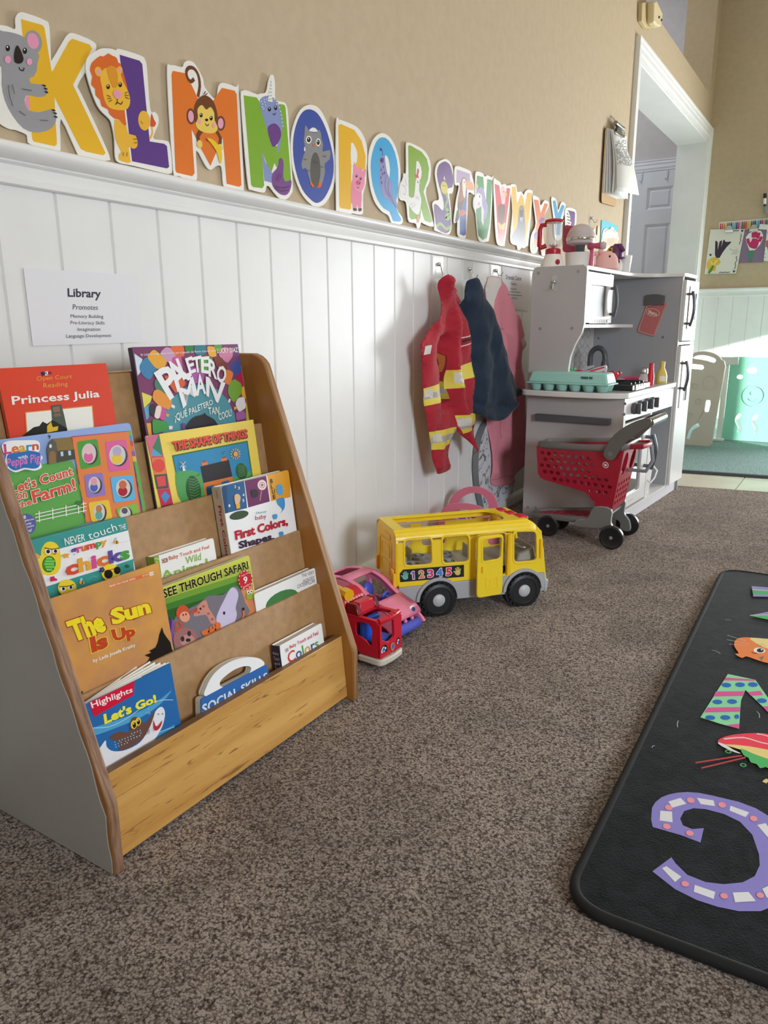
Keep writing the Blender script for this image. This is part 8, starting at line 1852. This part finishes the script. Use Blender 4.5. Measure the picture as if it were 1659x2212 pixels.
n2_ = N_('ShaderNodeTexNoise'); n2_.inputs['Scale'].default_value = 420; L_(tc.outputs['Object'], n2_.inputs['Vector']); bm2 = N_('ShaderNodeBump'); bm2.inputs['Strength'].default_value = 0.5; bm2.inputs['Distance'].default_value = 0.002; L_(n2_.outputs['Fac'], bm2.inputs['Height']); L_(bm2.outputs[0], b_.inputs['Normal'])
RG = Pl((0, 0, 0.0), X, Y)
outl = rounded([(0.884, 0.735), (1.95, 0.775), (1.915, 2.215), (0.850, 2.178)], 0.055, 8)
cx_, cy_ = sum(q[0] for q in outl) / len(outl), sum(q[1] for q in outl) / len(outl)
rug = thing('alphabet_rug', 'black play rug printed with colourful letters and pictures on the brown carpet', 'rug', (cx_, cy_, 0))
mb = MB(); mb.plate(RG, outl, 0.001, 0.0135, rugm); body_ = mb
mb = MB(); ring = [Vector((cx_ + (q[0] - cx_) * 0.996, cy_ + (q[1] - cy_) * 0.996, 0.0085)) for q in outl]; mb.tube(ring, 0.0072, mat('#0f0f10', 0.85), 10, closed=True); mb.build('binding', rug)
RT_ = Pl((0, 0, 0.0137), X, Y); mb = body_; a = Art(mb, RT_, None, 0.0, 0.00005, 0.9, k=1.0); a.spec = 0.2
a.p('8', '705,415 712,320 740,275 790,235 850,212 920,198 1000,192 1100,200 1200,220 1420,272 1560,325 1659,385 1790,480 1880,600 1920,760 1900,900 1830,1030 1740,1110 1600,1165 1420,1165 1250,1130 1080,1075 900,985 715,840 870,725 905,775 1000,868 1150,928 1300,945 1450,930 1550,880 1592,790 1585,700 1530,540 1430,435 1300,372 1150,332 1050,325 975,348 942,410 965,465 1040,495 1135,487 1108,605 950,545 718,478', '#8f86cc')
for q in ('845,270 945,240 992,288 880,320', '780,345 875,352 880,440 775,425', '1078,240 1215,262 1225,308 1110,292', '1352,305 1505,360 1475,398 1345,345', '1570,462 1640,448 1700,540 1655,560', '792,815 830,800 952,885 900,930', '1060,952 1228,1010 1215,1068 1052,1008', '1370,1015 1500,1010 1560,1085 1390,1095', '1612,985 1700,940 1740,1010 1650,1060'): a.p('8', q, '#e3e2e6')
for x, y in ((1028, 262), (848, 322), (1284, 300), (1542, 412), (832, 476), (1020, 532), (982, 946), (1300, 1045), (1596, 1040), (1700, 660)): a.e('8', x, y, 32, 22, '#ee9aa4', 15)
a.p('7', '1315,938 1550,988 1700,1200 1780,1300 1720,1330 1640,1245 1465,1075 1428,1165 1420,1250 1412,1408 1250,1365 1080,1310', '#93dba9')
for q in ('1296,968 1535,985 1552,998 1280,994', '1212,1088 1456,1086 1443,1126 1192,1132', '1484,1094 1592,1082 1618,1120 1512,1126', '1142,1226 1420,1222 1417,1262 1112,1268', '1300,1376 1414,1364 1412,1408', '1610,1216 1712,1216 1742,1252 1646,1256'): a.p('7', q, '#dd5f9e')
for x, y in ((1302, 1034), (1420, 1031), (1530, 1030), (1226, 1179), (1352, 1176), (1606, 1168), (1165, 1314), (1294, 1313)): a.e('7', x, y, 42, 19, '#2f6cc4', 4)
a.e('7', 1392, 1306, 20, 18, '#2f6cc4')
for q in ('1035,1696 1042,1708 1440,1646 1430,1634', '1085,1742 1092,1754 1470,1662 1462,1650'): a.p('7', q, '#b84a4a')
a.p('7', '1228,1528 1260,1490 1370,1460 1540,1448 1700,1462 1850,1520 1900,1600 1700,1640 1500,1580 1300,1560', '#ec4a5c', 2); a.p('7', '1228,1528 1290,1545 1360,1590 1425,1622 1370,1612 1260,1560', '#e6e0dc', 2)
a.p('7', '1290,1545 1500,1562 1700,1600 1860,1610 1800,1700 1650,1690 1480,1610 1420,1590', '#eed68a', 2); a.p('7', '1425,1580 1520,1620 1600,1650 1720,1690 1780,1700 1740,1780 1680,1765 1640,1740 1590,1750 1560,1715 1510,1700 1490,1660 1450,1640', '#57b86a', 2)
for q in ('1280,1500 1450,1488 1600,1530 1800,1570', '1560,1455 1640,1470 1760,1520'): a.l('7', q, 0.004, '#f3c8c8', 3)
for x, y in ((1318, 1608), (1446, 1724)): a.e('7', x, y, 28, 16, '#4fae64', 10); a.e('7', x, y, 17, 9, '#1a1b1d', 10)
a.p('7', '1368,700 1378,655 1425,632 1500,630 1620,640 1760,650 1860,700 1860,820 1760,860 1659,850 1600,835 1540,815 1470,792 1440,806 1400,790 1376,768 1408,768 1390,738', '#ee8a4e', 2)
a.p('7', '1505,634 1640,642 1760,660 1740,740 1620,715 1540,670', '#f0dc96', 2); a.e('7', 1585, 742, 50, 24, '#f3f1ec', 5); a.e('7', 1592, 742, 30, 18, '#22252a'); a.e('7', 1604, 736, 8, 6, '#f3f1ec'); a.l('7', '1518,755 1540,768 1565,765', 0.003, '#5a2a14', 2)
a.p('7', '1580,800 1625,790 1605,832', '#8a7a70')
for q in ('1310,612 1470,662', '1305,650 1500,690', '1325,688 1480,705'): a.l('7', q, 0.0012, '#d8d4d0')
for x, y in ((1570, 690), (1590, 700), (1610, 690), (1630, 705), (1600, 712)): a.e('7', x, y, 4, 3, '#6a5a2a')
a.p('7', '1518,192 1680,205 1800,230 1800,285 1660,284 1532,282', '#9a93d0'); a.p('7', '1524,228 1800,246 1800,270 1530,262', '#58b86a'); a.l('7', '1522,222 1800,240', 0.004, '#e6dca0')
a.p('7', '1502,444 1600,424 1720,400 1820,395 1820,500 1700,490 1590,466', '#9a93d0'); a.p('7', '1502,446 1620,448 1740,462 1820,460 1820,500 1700,490 1590,466', '#58b86a'); a.l('7', '1503,444 1640,440 1820,450', 0.003, '#e6dca0')
a.l('7', '1625,1880 1640,1865 1659,1855', 0.006, '#d9c98a')
for q in ('1290,482 1340,484', '890,1350 882,1375 884,1405', '665,1580 672,1568 688,1563', '1560,1270 1580,1290 1585,1325', '1180,745 1215,752 1250,775'): a.l('7', q, 0.0009, '#c9c8c6', 2)
mb.build('rug_body', rug, bevel=0.004, seg=3)
